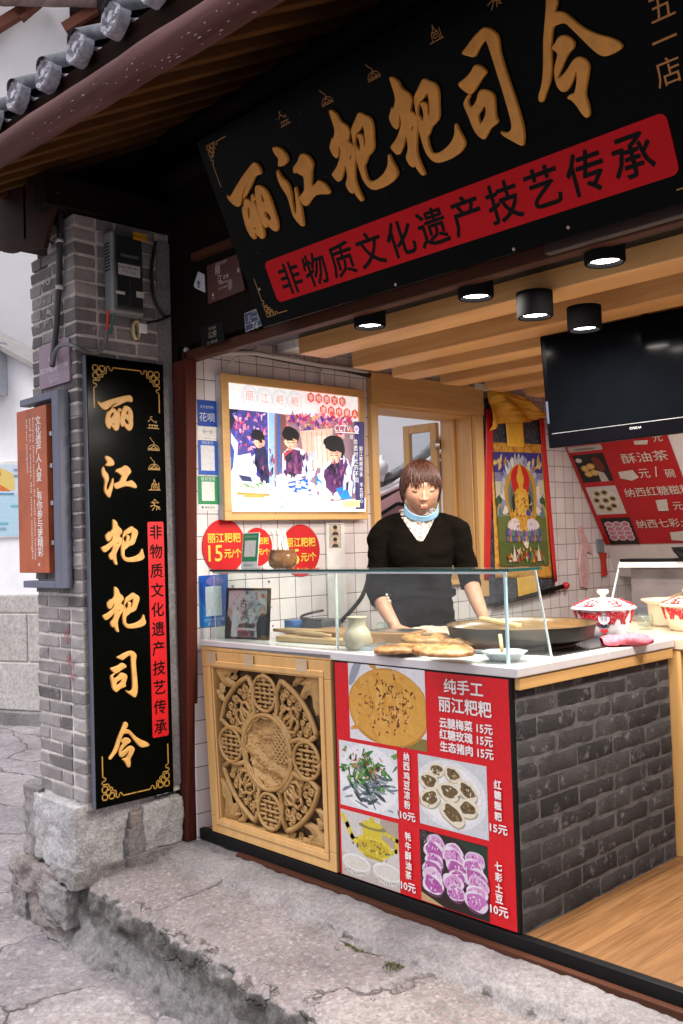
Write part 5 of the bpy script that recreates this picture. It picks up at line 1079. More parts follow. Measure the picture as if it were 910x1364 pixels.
# things on the glass top
SZ = gz1+0.009
def card(name, label, a, y, w_, h_, base, mid, lean, cat='card', z=SZ):
    t_ = thing(name, label, cat, (a, y, z)); P_ = PL((a-w_/2, y, z), (1, 0, 0), (0, math.sin(lean), math.cos(lean)))
    mb = MB(); mb.prism(rrect(0, 0, w_, h_, 0.006), P_, -0.004, 0); mb.box(0.01, w_-0.01, 0.0, 0.01, -0.035, -0.0041, 0, P_); mb.build('stand', basic('clear_acrylic_white', (0.72, 0.75, 0.75), 0.2), t_, bevel=0.0008)
    d = Dec(P_, 0.0005); d.rect(.004, h_*.20, w_-.004, h_-.004, base); d.rect(w_*.16, h_*.33, w_*.84, h_*.78, '#F2F4F2'); d.text('推荐使用微信支付', w_/2, h_*.89, '#CFEAD8', w=w_*.72)
    d.text('微信支付', w_*.55, h_*.10, '#8A9A90', w=w_*.45); d.ell(w_*.24, h_*.10, w_*.05, h_*.025, mid); d.build('print', t_); return t_
p0, p1 = at(320, 711, 1, 0.10), at(342, 758, 1, 0.10)
card('payment_card', 'small green and white payment card standing on the glass case', (p0[0]+p1[0])/2+0.0, 0.10, 0.115, 0.158, '#1FA06A', '#1FA06A', 0.12)
q_ = at(377, 757, 1, 0.11); cu = thing('chopstick_cup', 'brown glazed cup of wrapped chopsticks on the glass case', 'cup', (q_[0], 0.11, SZ))
mb = MB(); c_ = (q_[0], 0.11, SZ); mb.lathe([(0.0, 0.001), (0.040, 0.0), (0.056, 0.012), (0.062, 0.035), (0.060, 0.055), (0.053, 0.074), (0.056, 0.080), (0.052, 0.080), (0.048, 0.072), (0.054, 0.04), (0.0, 0.012)], c_, 28)
CUPM = basic('brown_glaze', (0.16, 0.075, 0.03), 0.2, 0, 0.3, 20, dirt=(0.42, 0.27, 0.12), dirts=9); mb.build('cup', CUPM, cu, True)
for k in range(16):
    a_ = random.uniform(0, 6.28); r_ = random.uniform(0.005, 0.035); b_ = np.array([c_[0]+r_*math.cos(a_), c_[1]+r_*math.sin(a_), SZ+0.03]); lean = np.array([-0.20+random.uniform(-.12, .10), random.uniform(-.1, .1), 1.0])
    L = random.uniform(0.105, 0.135); mb = MB(); mb.bar(b_, b_+lean*L, 0.009, 0.004); mb.build('chopsticks', basic('chopstick_paper', (0.66, 0.60, 0.50), 0.6), cu)

# things inside the case
PB = at(300, 856, 1, 0.052); PE = at(357, 858, 1, 0.10); PB[2] = PE[2] = 0.838; u_ = PE-PB; u_[2] = 0; w_ = np.linalg.norm(u_); u_ /= w_
lean = 0.10; bk = np.cross((0, 0, 1), u_); PF_ = PL(PB, u_, np.array([0, 0, 1])*math.cos(lean)+bk*math.sin(lean)); h_ = 0.222
t_ = thing('picture_frame', 'black framed couple portrait standing inside the left end of the glass case', 'picture frame', PB)
mb = MB(); b_ = 0.010
for q_ in ((0, w_, 0, b_), (0, w_, h_-b_, h_), (0, b_, b_, h_-b_), (w_-b_, w_, b_, h_-b_)): mb.box(*q_, -0.012, 0.004, 0, PF_)
mb.build('frame', BLACKM, t_, bevel=0.001)
mb = MB(); mb.box(b_, w_-b_, b_, h_-b_, -0.010, -0.002, 0, PF_); mb.build('backing', basic('pale_photo', (0.6, 0.6, 0.62), 0.4), t_)
d = Dec(PF_, -0.0018, 0.00008, 0.25); S = lambda x, y: (b_+(w_-2*b_)*x, b_+(h_-2*b_)*y)
d.rect(*S(0, 0), *S(1, 1), '#C9D3D6'); d.poly([S(0, .45), S(0, 1), S(.6, 1), S(.4, .75)], '#D6C6CC'); 
for k in range(60): d.ell(*S(random.gauss(.55, .25), random.gauss(.55, .2)), random.uniform(.003, .012), random.uniform(.003, .008), random.choice(('#D9A9B6', '#C88C9E', '#A9B6BE', '#8FA2A8', '#E4D4D8', '#6E8478')), random.random()*3, 9, .2)
d.poly([S(0, 0), S(.10, 0), S(.12, .30), S(.05, .44), S(0, .46)], '#15161A'); d.poly([S(1, 0), S(.78, 0), S(.76, .30), S(.86, .52), S(1, .5)], '#18181D'); d.poly([S(.12, .0), S(.28, .0), S(.30, .28), S(.14, .34)], '#C9D2D6')
d.ell(*S(.06, .52), .012, .018, '#B99A8A'); d.ell(*S(.90, .60), .012, .018, '#B99A8A'); d.poly([S(.3, .02), S(.7, .02), S(.7, .26), S(.5, .32), S(.3, .26)], '#39424A')
for k in range(26): d.ell(*S(random.uniform(.28, .72), random.uniform(.03, .3)), random.uniform(.003, .011), random.uniform(.002, .006), random.choice(('#8A2A34', '#5E7A86', '#22282E', '#B9545E')), random.random()*3, 8, .2)
d.chars('古城', [S(.42, .72), S(.46, .48)], .042, '#1A1A1A'); d.chars('丽江', [S(.60, .66), S(.62, .50)], .026, '#3A3A3A')
for k in range(5): d.line([S(.70+.035*k, .76), S(.70+.035*k, .50+.02*k)], .0012, '#6A6A6A')
d.ell(*S(.90, .88), .009, .010, '#B8302A'); d.line([S(.25, .17), S(.75, .17)], .010, '#C9BFC0'); d.build('photograph', t_)
VJ = np.array([at(461, 867, 2, 0.836)[0], 0.062+0.02, 0.836]); VJ[0] -= 0.0
mb = MB(); mb.lathe([(0.0, 0.0), (0.036, 0.0), (0.048, 0.012), (0.055, 0.038), (0.050, 0.066), (0.036, 0.084), (0.032, 0.098), (0.036, 0.118), (0.040, 0.124), (0.036, 0.124), (0.030, 0.11), (0.0, 0.09)], VJ, 30)
tag(mb.build('ceramic_jar', basic('cream_ceramic', (0.42, 0.35, 0.25), 0.35, 0, 0.12, 8), None, True), 'cream ceramic jar standing behind the pane joint of the glass case', 'jar')
PLY = wood('worn_board', (0.38, 0.23, 0.10), (0.52, 0.34, 0.17), 0.55, 0, 60, 8)
def board(name, c, w_, d_, h_, rot, mt_, label, cat, bev=0.003):
    t = R(rot); fr = PL(c, (math.cos(t), math.sin(t), 0), (-math.sin(t), math.cos(t), 0)); mb = MB(); mb.box(-w_/2, w_/2, -d_/2, d_/2, 0, h_, 0, fr); return tag(mb.build(name, mt_, None, bevel=bev), label, cat)
board('kneading_board', (0.62, 0.27, 0.837), 0.44, 0.30, 0.022, 4, PLY, 'thin worn kneading board lying on the left half of the counter', 'board')
board('wooden_tray', (0.60, 0.28, 0.8595), 0.24, 0.16, 0.020, -6, wood('brown_box_wood', (0.22, 0.11, 0.04), (0.34, 0.19, 0.08), 0.5, 0, 50, 7), 'small brown wooden slab on the kneading board', 'slab')
board('wood_block', (0.88, 0.35, 0.837), 0.20, 0.16, 0.042, 18, wood('brown_box_wood', (0.22, 0.11, 0.04), (0.34, 0.19, 0.08)), 'thick brown wooden block beside the flatbread tray', 'block')
board('steel_sheet', (0.88, 0.36, 0.880), 0.17, 0.13, 0.003, 18, STEEL, 'dull steel sheet on the thick wooden block', 'sheet', 0.0005)
for k, (x, y, r_, L, a_) in enumerate(((0.46, 0.20, 0.013, 0.30, 8), (0.58, 0.16, 0.011, 0.26, -5))):
    t = R(a_); dv = np.array([math.cos(t), math.sin(t), 0]); c = np.array([x, y, 0.860+r_ if k == 0 else 0.860+r_]); mb = MB(); mb.tube([c+dv*s_ for s_ in np.linspace(-L/2, L/2, 9)], [r_*.55, r_*.6, r_, r_, r_, r_, r_, r_*.6, r_*.55], 12)
    tag(mb.build('rolling_pin', PLY, None, True), ('thicker pale rolling pin on the kneading board', 'thinner pale rolling pin nearest the front glass')[k], 'rolling pin', 'rolling pins on the board')
mb = MB(); q_ = at(392, 836, 1, 0.36); mb.box(q_[0]-.035, q_[0]+.035, .33, .40, .837, .90); tag(mb.build('blue_box', basic('blue_card', (0.03, 0.13, 0.36), 0.5), None, bevel=.003), 'small blue box at the back of the counter by the tiled wall', 'box')
mb = MB(); q_ = at(424, 833, 1, 0.40); mb.box(q_[0]-.07, q_[0]+.07, .36, .48, .837, .905); tag(mb.build('scale', basic('dark_grey_plastic', (0.05, 0.055, 0.06), 0.4), None, bevel=.008), 'dark grey weighing box at the back of the counter', 'weighing box')
cab('cable_coil', [(0.36+.05*math.cos(t*1.0)*(1+.1*math.sin(3*t)), 0.36+.05*math.sin(t), 0.845+.05*abs(math.sin(t*.37))+.004*t) for t in np.linspace(0, 13, 34)], 0.006, BLC, 'tangle of black cable at the back of the counter', 'cable', 6)
cab('hose', [at(452, 830, 1, 0.62), at(468, 813, 1, 0.62), at(482, 795, 1, 0.62), at(490, 772, 1, 0.62), at(494, 740, 1, 0.62)], 0.010, BLC, 'black hose rising from the counter beside the woman', 'hose')
mb = MB(); q_ = np.array([0.70, 0.46, 0.837]); mb.lathe([(0.0, 0), (0.024, 0), (0.026, 0.06), (0.024, 0.062), (0.022, 0.008), (0, 0.008)], q_, 20); tag(mb.build('drinking_glass', clear_glass('thin_glass', (0.9, 0.95, 0.92)), None, True), 'small clear drinking glass beside the ceramic jar', 'glass')
# tray of flatbreads
TRM = basic('scratched_tray_steel', (0.50, 0.50, 0.50), 0.32, 0.9, 0.1)
tc_ = np.array([1.15, 0.29, 0.8365]); ta = R(20); TF = PL(tc_, (math.cos(ta), math.sin(ta), 0), (-math.sin(ta), math.cos(ta), 0))
mb = MB(); mb.box(-.25, .25, -.155, .155, 0, 0.004, 0, TF)
for q_ in ((-.25, .25, -.155, -.149), (-.25, .25, .149, .155), (-.25, -.244, -.149, .149), (.244, .25, -.149, .149)): mb.box(*q_, .0041, .014, 0, TF)
tag(mb.build('steel_tray', TRM, None, bevel=0.002), 'shallow steel tray under the flatbreads behind the front glass', 'tray')
def bread_mat():
    m, t, p = newmat('griddled_flatbread'); v = mapped(t)
    n = N(t, 'ShaderNodeTexNoise', i_Scale=26.0, i_Detail=8.0, i_Roughness=0.7); t.links.new(v, n.inputs['Vector']); c = ramp(t, n.outputs[0], [(0.34, (0.15, 0.055, 0.015)), (0.5, (0.32, 0.15, 0.05)), (0.70, (0.48, 0.28, 0.11))])
    vo = N(t, 'ShaderNodeTexVoronoi', i_Scale=150.0); t.links.new(v, vo.inputs['Vector']); w1 = N(t, 'ShaderNodeTexWhiteNoise', noise_dimensions='3D'); t.links.new(vo.outputs['Position'], w1.inputs[0])
    mk = ramp(t, vo.outputs['Distance'], [(0.22, (1, 1, 1)), (0.3, (0, 0, 0))]); ck = ramp(t, w1.outputs[0], [(0.70, (0, 0, 0)), (0.72, (1, 1, 1))]); mk2 = mixc(t, 1.0, mk, ck, 'MULTIPLY'); c = mixc(t, mk2, c, (0.16, 0.06, 0.02))
    t.links.new(c, p.inputs['Base Color']); p.inputs['Roughness'].default_value = 0.5; bump(t, p, n.outputs[0], 0.5, 0.004); return m
BREAD = bread_mat()
for k, (px_, py_, z, r_, lb) in enumerate(((534, 864, .848, .098, 'plain golden flatbread at the left front of the steel tray'), (569, 850, .866, .098, 'golden flatbread with a dark filled centre at the back of the tray'), (620, 853, .860, .102, 'seed topped flatbread at the right of the tray'), (592, 866, .868, .104, 'plain flatbread overlapping the others at the tray front'))):
    c = at(px_, py_, 2, z+0.01); c[2] = z; mb = MB(); tl_ = (0.05, -0.04)[k % 2]
    def br(a, b):
        r0 = r_*min(1, a*1.12); t = 6.2832*b; x, y = r0*(1+.03*math.sin(3*t+k)+.015*math.sin(7*t))*math.cos(t), r0*(1+.03*math.sin(3*t+k))*math.sin(t)
        h = 0.022*(1-max(0, (a-.62)/.38)**2.2) + 0.007*fbm(x*22+k, y*22, 1) if a < .999 else 0.0
        return (c[0]+x, c[1]+y, c[2]+h+tl_*x)
    mb.grid(br, 22, 48); o = tag(mb.build('flatbread', BREAD, None, True), lb, 'flatbread', 'flatbreads on the tray')
    if k in (1, 2):
        mb = MB()
        for j in range(70):
            a_, rr_ = random.uniform(0, 6.28), r_*(.25 if k == 1 else .75)*math.sqrt(random.random()); x, y = c[0]+rr_*math.cos(a_), c[1]+rr_*math.sin(a_); s_ = random.uniform(.002, .005)
            mb.lathe([(0, 0), (s_, .001), (0, .0045)], (x, y, c[2]+.0235+tl_*(x-c[0])), 6)
        mb.build('filling', basic('dark_filling', (0.09, 0.045, 0.018), 0.5, 0, 0.5, 60), o)
q_ = at(664, 880, 2, 0.84); q_[1] += 0.035; dd_ = MB(); n = 40; rows = []
for r_, z in ((.0, .004), (.045, .003), (.055, .012), (.064, .024), (.074, .030), (.073, .033), (.062, .027), (.052, .014), (.044, .007), (.0, .007)):
    rows.append([(q_[0]+r_*1.0*(1+.05*math.cos(8*t))*math.cos(t), q_[1]+r_*(1+.05*math.cos(8*t))*math.sin(t), .836+z) for t in np.linspace(0, 6.2832, n+1)[:-1]])
dd_.loft(rows, caps=False); tag(dd_.build('foil_dish', basic('pale_foil', (0.62, 0.64, 0.66), 0.3, 0.5), None, True), 'pale scalloped dish with a brush at the right end of the glass case', 'dish')
mb = MB(); mb.bar(q_+np.array([-.01, .0, .025]), q_+np.array([-.055, .05, .075]), .012, .006); mb.lathe([(.014, 0), (.012, .01), (.0, .016)], q_+np.array([0, 0, .012]), 10); tag(mb.build('pastry_brush', PLY, None, True), 'small pale brush lying in the scalloped dish', 'brush')
# griddle pan
t_ = thing('hob', 'flat black glass hob set in the counter under the griddle pan', 'hob', (1.40, 0.42, 0.835))
mb = MB(); mb.box(1.10, 1.685, 0.285, 0.905, 0.8352, 0.842); mb.build('glass_plate', basic('black_hob_glass', (0.012, 0.011, 0.010), 0.08), t_, bevel=0.002)
pc = np.array([1.405, 0.475, 0.842]); mb = MB(); mb.lathe([(0.20, 0.0), (0.20, 0.006), (0.17, 0.022)], pc, 40); mb.build('burner', basic('burnt_steel', (0.10, 0.075, 0.05), 0.45, 0.6, 0.3, 20), t_, True)
t_ = thing('griddle_pan', 'wide black griddle pan with an oily bottom at the corner of the counter', 'pan', pc)
IRONP = basic('seasoned_iron', (0.014, 0.013, 0.010), 0.5, 0, 0.3, 30, spec=.25)
mb = MB(); mb.lathe([(0.0, 0.016), (0.225, 0.016), (0.262, 0.030), (0.274, 0.078), (0.279, 0.081), (0.2745, 0.081), (0.264, 0.050), (0.0, 0.048)], pc, 64, cap=False); smooth_angle(mb.build('pan', IRONP, t_, fix=True))
mb = MB(); mb.lathe([(0.2735, 0.0795), (0.262, 0.054), (0.235, 0.0515), (0.0, 0.0515)], pc, 64, cap=False); mb.build('oil', basic('brown_oil_crust', (0.115, 0.068, 0.026), 0.3, 0, 0.5, 9), t_, True)
mb = MB(); a_ = R(-52)
for sgn in (1, -1): mb.tube([pc+np.array([.276*math.cos(R(140)+.12*s_*1.0), .276*math.sin(R(140)+.12*s_), .066])*np.array([1+.10*(1-s_*s_), 1+.10*(1-s_*s_), 1]) for s_ in np.linspace(-1, 1, 9)], .008, 8)
mb.build('handle', IRONP, t_, True)
mb = MB(); s0 = pc+np.array([-.20, .02, .088]); s1 = pc+np.array([.03, -.05, .075]); mb.bar(s0, s1, .028, .016); tag(mb.build('spatula', basic('pale_yellow_wood', (0.55, 0.40, 0.16), 0.5), None, bevel=.004), 'pale yellow wooden stick resting across the griddle pan', 'stick')

# ------------------------------------------------------------------ pots
ENAM = basic('white_enamel', (0.78, 0.76, 0.80), 0.12, 0, 0.03); CREAM = basic('cream_enamel', (0.66, 0.58, 0.42), 0.15, 0, 0.06); REDE = basic('red_enamel_print', hx('#B8252E'), 0.2); DKE = basic('dark_enamel_print', (0.03, 0.04, 0.08), 0.2)
def pot(name, label, c, s, body, pat=True):
    t_ = thing(name, label, 'pot', c); c = np.array(c, float)
    prof = [(0.0, 0.0), (0.080, 0.0), (0.086, 0.006), (0.098, 0.040), (0.112, 0.090), (0.118, 0.108), (0.128, 0.112), (0.128, 0.116), (0.117, 0.114), (0.108, 0.09), (0.0, 0.02)]
    mb = MB(); mb.lathe([(r_*s, z*s) for r_, z in prof], c, 56); mb.build('basin', body, t_, True)
    lp = [(0.126, 0.1165), (0.122, 0.121), (0.100, 0.131), (0.070, 0.144), (0.040, 0.152), (0.0, 0.155)]
    mb = MB(); mb.lathe([(r_*s, z*s) for r_, z in lp], c, 56); ld = mb.build('lid', body, t_, True)
    mb = MB(); mb.lathe([(0.012*s, 0.153*s), (0.011*s, 0.166*s), (0.022*s, 0.172*s), (0.024*s, 0.182*s), (0.018*s, 0.187*s), (0.0, 0.188*s)], c, 20); mb.build('knob', CREAM, ld, True)
    if not pat: return t_
    def onb(t, z): 
        rr_ = np.interp(z, [q[1] for q in prof[2:6]], [q[0] for q in prof[2:6]])+0.0012; return c+np.array([rr_*s*math.cos(t), rr_*s*math.sin(t), z*s])
    def onl(t, r_): z = np.interp(-r_, [-q[0] for q in lp], [q[1] for q in lp])+.0012; return c+np.array([r_*s*math.cos(t), r_*s*math.sin(t), z*s])
    mb = MB(); f0 = math.atan2(CAM[1]-c[1], CAM[0]-c[0])
    for k in range(6):
        for m_ in (1, -1):
            t0 = f0+k*1.0472+m_*0.26
            for (dt, z, r_, tn) in ((.0, .088, .013, 1.6), (.14*m_, .094, .010, 1.4), (-.10*m_, .100, .008, 1.2), (.06*m_, .070, .011, 1.4), (-.04*m_, .060, .007, 1.2), (.24*m_, .085, .009, 1.3), (.13*m_, .078, .007, 1.2)):
                P = [onb(t0+dt+(r_*(1-.75*q)*math.cos(q*tn*6.28*m_))/.105, z+r_*(1-.75*q)*math.sin(q*tn*6.28*m_)) for q in np.linspace(0, 1, 15)]; mb.tube(P, .0026*s, 5)
            mb.tube([onb(t0-.20*m_, .104), onb(t0-.05*m_, .072), onb(t0+.10*m_, .054), onb(t0+.26*m_, .104)], .0020*s, 5)
        P = [onl(f0+k*1.0472+.5+.30*math.cos(q), .090+.022*math.sin(q)) for q in np.linspace(0, 6.28, 18)]; mb.tube(P, .0028*s, 5)
        for m_ in (1, -1): mb.tube([onl(f0+k*1.0472+.5+m_*(.05+.16*q), .085+.03*math.sin(q*5)) for q in np.linspace(0, 1, 9)], .003*s, 5)
    P = [onl(t, .116) for t in np.linspace(0, 6.29, 60)]; mb.tube(P, .0022*s, 5)
    mb.build('red_scrolls', REDE, t_, True)
    mb = MB(); P = [onb(f0+(.021*math.cos(q))/.105, .080+.022*math.sin(q)) for q in np.linspace(0, 6.29, 24)]
    fr = PL(onb(f0, .080)+np.array([math.cos(f0), math.sin(f0), 0])*.001, (-math.sin(f0), math.cos(f0), 0), (0, 0, 1)); mb2 = MB(); mb2.prism([(.021*s*math.cos(q), .023*s*math.sin(q)) for q in np.linspace(0, 6.1, 20)], fr, -.004, .0008); mb2.build('oval_badge', ENAM, t_)
    put_text(mb, fr, '囍', 0, 0, h=.030*s, bold=.02, lift=.0014)
    for m_ in (1, -1): mb.tube([onb(f0, .045), onb(f0+m_*.10, .052), onb(f0+m_*.17, .046)], .0034*s, 6)
    mb.build('dark_figures', DKE, t_)
    mb = MB(); P = [onb(f0+.012*q/.105, .030+(.010*(1-abs(q)))) for q in np.linspace(-1, 1, 7)]; 
    fr2 = PL(onb(f0, .028)+np.array([math.cos(f0), math.sin(f0), 0])*.0015, (-math.sin(f0), math.cos(f0), 0), (0, 0, 1)); mb.prism([(-.016*s, .004*s), (-.010*s, .010*s), (0, .006*s), (.010*s, .010*s), (.016*s, .004*s), (0, -.012*s)], fr2, 0, .0015); mb.build('red_heart', REDE, t_)
    return t_
pot('enamel_pot', 'white lidded enamel pot with red scrolls at the end of the counter', (1.475, 0.935, 0.8365), 1.0, ENAM)
pot('enamel_pot', 'cream lidded enamel pot with red scrolls on the wooden table at the photo edge', (1.630, 1.340, 0.8345), 0.92, CREAM)
t_ = thing('cream_basin', 'plain wide rimmed cream basin behind the cream pot', 'basin', (1.46, 1.50, 0.8345))
mb = MB(); mb.lathe([(0.0, 0), (0.082, 0), (0.088, 0.01), (0.096, 0.095), (0.122, 0.112), (0.122, 0.116), (0.094, 0.100), (0.085, 0.014), (0, 0.010)], (1.46, 1.50, 0.8345), 40); mb.build('bowl', CREAM, t_, True)
mb = MB(); q_ = at(860, 838, 2, 0.835); mb.lathe([(0.0, 0), (0.026, 0), (0.034, 0.02), (0.034, 0.055), (0.030, 0.066), (0.028, 0.066), (0.031, 0.055), (0.031, 0.02), (0, 0.006)], q_, 24); tag(mb.build('tea_glass', clear_glass('thin_glass'), None, True), 'small clear tea glass between the two enamel pots', 'glass')
# pink towel
PINK = basic('pink_terry', (0.62, 0.13, 0.17), 0.95, 0, 0.3, 60, 0.8, 300); tw = at(835, 853, 2, 0.855); ux = np.array([0.68, 0.73, 0]); uy = np.array([-0.73, 0.68, 0])
def towel(a, b):
    t = 6.2832*b; s_ = (a-.5)*0.185; r_ = (0.030+0.006*fbm(a*4, 1, 2)+.004*math.sin(7*a+2*t))*(1-(abs(2*a-1)**6)*.45); return tw+ux*s_+uy*(r_*1.45*math.cos(t)+.008*fbm(a*3, 5, b*2))+np.array([0, 0, max(-.018, r_*.75*math.sin(t)+.004*fbm(a*9, b*7, 1))])
mb = MB(); mb.grid(towel, 40, 26); t_ = mb.build('pink_towel', PINK, None, True); tag(t_, 'crumpled pink towel in front of the white enamel pot', 'towel')
# ================================================================== on the tiled wall
WP = PL((0.0, 0, 0), (0, 1, 0), (0, 0, 1))
# light box
LX = 0.055; LF = PL((LX, 0, 0), (0, 1, 0), (0, 0, 1)); o4 = [LF.px(*q) for q in ((295.3, 495), (486.5, 521), (490, 692), (300, 693))]
ly0, ly1, lz0, lz1 = (o4[0][0]+o4[3][0])/2, (o4[1][0]+o4[2][0])/2, (o4[2][1]+o4[3][1])/2, (o4[0][1]+o4[1][1])/2
lb = thing('light_box', 'wood framed glowing poster of cooks in a light box on the tiled wall', 'light box', (0, (ly0+ly1)/2, lz0))
fw = 0.040; mb = MB()
for (a0, a1, b0, b1) in ((ly0, ly1, lz1-fw, lz1), (ly0, ly1, lz0, lz0+fw), (ly0, ly0+fw, lz0+fw, lz1-fw), (ly1-fw, ly1, lz0+fw, lz1-fw)): mb.box(LX-0.02, LX, a0, a1, b0, b1)
mb.build('frame', FRAMEH, lb, bevel=0.003)
mb = MB(); mb.box(0.002, LX-0.0205, ly0+0.004, ly1-0.004, lz0+0.004, lz1-0.004); mb.build('housing', basic('pale_grey_housing', (0.55, 0.56, 0.58), 0.4), lb)
EM = 0.44; LS = PL((LX-0.012, 0, 0), (0, 1, 0), (0, 0, 1)); d = Dec(LS, 0.0, 0.00008, 0.5, EM)
def lp(x, y): return LS.px(250+x/3.64, 480+y/3.64)
d.rect(ly0+fw, lz0+fw, ly1-fw, lz1-fw, '#F6F8FC')
LP = lambda *P: [lp(*q) for q in P]
def le(x, y, rx, ry, c, rot=0, wob=0.06):
    a, b = lp(x, y); d.ell(a, b, abs(lp(x+rx, y)[0]-a), abs(lp(x, y+ry)[1]-b), c, rot, 16, wob)
d.poly(LP((200, 234), (388, 252), (392, 560), (410, 640), (204, 590)), '#4B4792'); d.poly(LP((200, 234), (245, 238), (215, 330), (203, 340)), '#23243E')
for k in range(90): le(random.uniform(225, 382), random.uniform(258, 440), random.uniform(4, 13), random.uniform(4, 10), random.choice(('#D94A6A', '#7A58B8', '#F08FA4', '#9C4A9C', '#5B62C8', '#E7B7D2', '#3A3A86')), random.random()*3, .25)
d.poly(LP((204, 470), (300, 450), (330, 560), (392, 600), (410, 640), (204, 640)), '#DDE0F4'); d.poly(LP((205, 350), (240, 400), (235, 500), (206, 560)), '#C9D8F4'); d.poly(LP((205, 400), (222, 440), (215, 520), (205, 540)), '#2C4FA0')
d.poly(LP((305, 470), (330, 445), (330, 545), (300, 560), (245, 560)), '#D8E2F4'); d.poly(LP((325, 425), (372, 415), (394, 560), (380, 600), (318, 500)), '#262A54'); le(338, 398, 20, 28, '#F1C6AC'); le(334, 362, 30, 26, '#17161E'); le(352, 380, 16, 22, '#1A1920')
d.poly(LP((240, 555), (300, 565), (310, 590), (260, 585)), '#2A2F58')
d.poly(LP((388, 252), (416, 256), (416, 640), (392, 640)), '#9CC3F2')
d.poly(LP((416, 256), (834, 302), (838, 735), (416, 640)), '#9C7F88')
for k in range(150): le(random.uniform(430, 790), random.triangular(262, 380, 270), random.uniform(4, 15), random.uniform(4, 12), random.choice(('#8A3A8E', '#C24A72', '#5B3A92', '#E07A8E', '#F0B27A', '#A82F52', '#D8A0C0')), random.random()*3, .25)
d.poly(LP((530, 345), (690, 330), (690, 520), (560, 530)), '#D6C0B0'); d.poly(LP((600, 370), (660, 365), (660, 520), (610, 520)), '#E4D6CC')
for k in range(7): d.line(LP((540+24*k, 350), (545+24*k, 525)), 0.003, '#B9855C')
d.poly(LP((418, 262), (462, 268), (468, 470), (424, 560)), '#7C5350'); d.poly(LP((420, 262), (434, 263), (440, 540), (424, 560)), '#3F62B0')
d.poly(LP((416, 560), (480, 545), (600, 600), (640, 735), (416, 735)), '#EFF1F8')
# cook in the middle
d.poly(LP((446, 455), (470, 430), (520, 425), (556, 440), (578, 500), (560, 560), (500, 575), (446, 550)), '#DDE4F4'); d.poly(LP((462, 440), (500, 432), (532, 440), (540, 555), (462, 552)), '#6B3466'); d.poly(LP((452, 450), (495, 435), (480, 480), (455, 490)), '#C03A4E'); d.poly(LP((455, 470), (494, 440), (490, 480), (470, 500)), '#26233A')
le(487, 398, 30, 34, '#F4CDB4'); le(484, 358, 40, 34, '#131218'); le(510, 372, 17, 32, '#17161C'); d.poly(LP((462, 352), (500, 352), (520, 380), (480, 378), (455, 388)), '#131218')
d.poly(LP((472, 592), (570, 572), (590, 655), (500, 640), (474, 615)), '#2455C4'); d.poly(LP((500, 590), (560, 580), (570, 640), (520, 638)), '#3B78E0'); le(450, 580, 40, 14, '#F4D8C4')
# cook at the right
d.poly(LP((640, 520), (690, 470), (760, 480), (790, 560), (780, 660), (700, 680), (640, 640), (610, 600)), '#DCE6F6'); d.poly(LP((648, 535), (690, 492), (742, 480), (776, 520), (766, 600), (690, 650), (640, 600)), '#5A2E66'); d.poly(LP((660, 520), (712, 490), (722, 520), (690, 560)), '#231D33')
le(698, 458, 32, 42, '#F3CAB2'); le(694, 405, 47, 40, '#121117'); le(728, 430, 20, 46, '#15141A'); d.poly(LP((650, 400), (735, 395), (742, 440), (690, 432), (655, 430)), '#121117')
d.poly(LP((704, 625), (752, 608), (778, 672), (730, 674)), '#1E86EA'); d.poly(LP((610, 555), (640, 598), (622, 622), (608, 600)), '#1F8CE8'); le(650, 668, 34, 18, '#F3CDB8')
for (x, y, s_) in ((487, 400, 1.0), (698, 462, 1.1), (339, 400, .7)):      # faces looking down at the dough
    d.poly(LP((x+8*s_, y-20*s_), (x+30*s_, y-10*s_), (x+24*s_, y+26*s_), (x+10*s_, y+30*s_)), '#DDA88E'); le(x-4*s_, y+32*s_, 12*s_, 6*s_, '#C98E76')
    for dx in (-14, 6): d.line(LP((x+(dx-6)*s_, y-1*s_), (x+dx*s_, y+2*s_), (x+(dx+7)*s_, y-1*s_)), .0028*s_, '#3A2622'); d.line(LP((x+(dx-7)*s_, y-9*s_), (x+(dx+7)*s_, y-10*s_)), .003*s_, '#2A1C1A')
    d.line(LP((x-5*s_, y+2*s_), (x-8*s_, y+13*s_), (x-2*s_, y+14*s_)), .0022*s_, '#C08A74'); d.line(LP((x-10*s_, y+21*s_), (x+2*s_, y+21*s_)), .0034*s_, '#B0524C')
for (x, y, n) in ((500, 500, 26), (705, 560, 34), (350, 500, 18)):
    for k in range(n): le(x+random.gauss(0, 30), y+random.gauss(0, 40), random.uniform(2, 9), random.uniform(8, 22), random.choice(('#4E2A5E', '#7A4478', '#3A2148', '#8A4F7A', '#2A1C38')), random.uniform(-.4, .4), .2)
for k in range(60): le(random.uniform(430, 640), random.uniform(590, 720), random.uniform(5, 26), random.uniform(3, 9), random.choice(('#E2E4F0', '#D4DAEA', '#F6F2F0', '#E9DDD6', '#C9D2E6')), random.uniform(-.4, .4), .2)
for k in range(40): le(random.uniform(560, 640)+random.choice((0, 170)), random.uniform(470, 640), random.uniform(3, 8), random.uniform(14, 40), random.choice(('#C4D2EA', '#EEF3FA', '#B4C4E0', '#D8E4F6')), random.uniform(-.5, .1), .15)
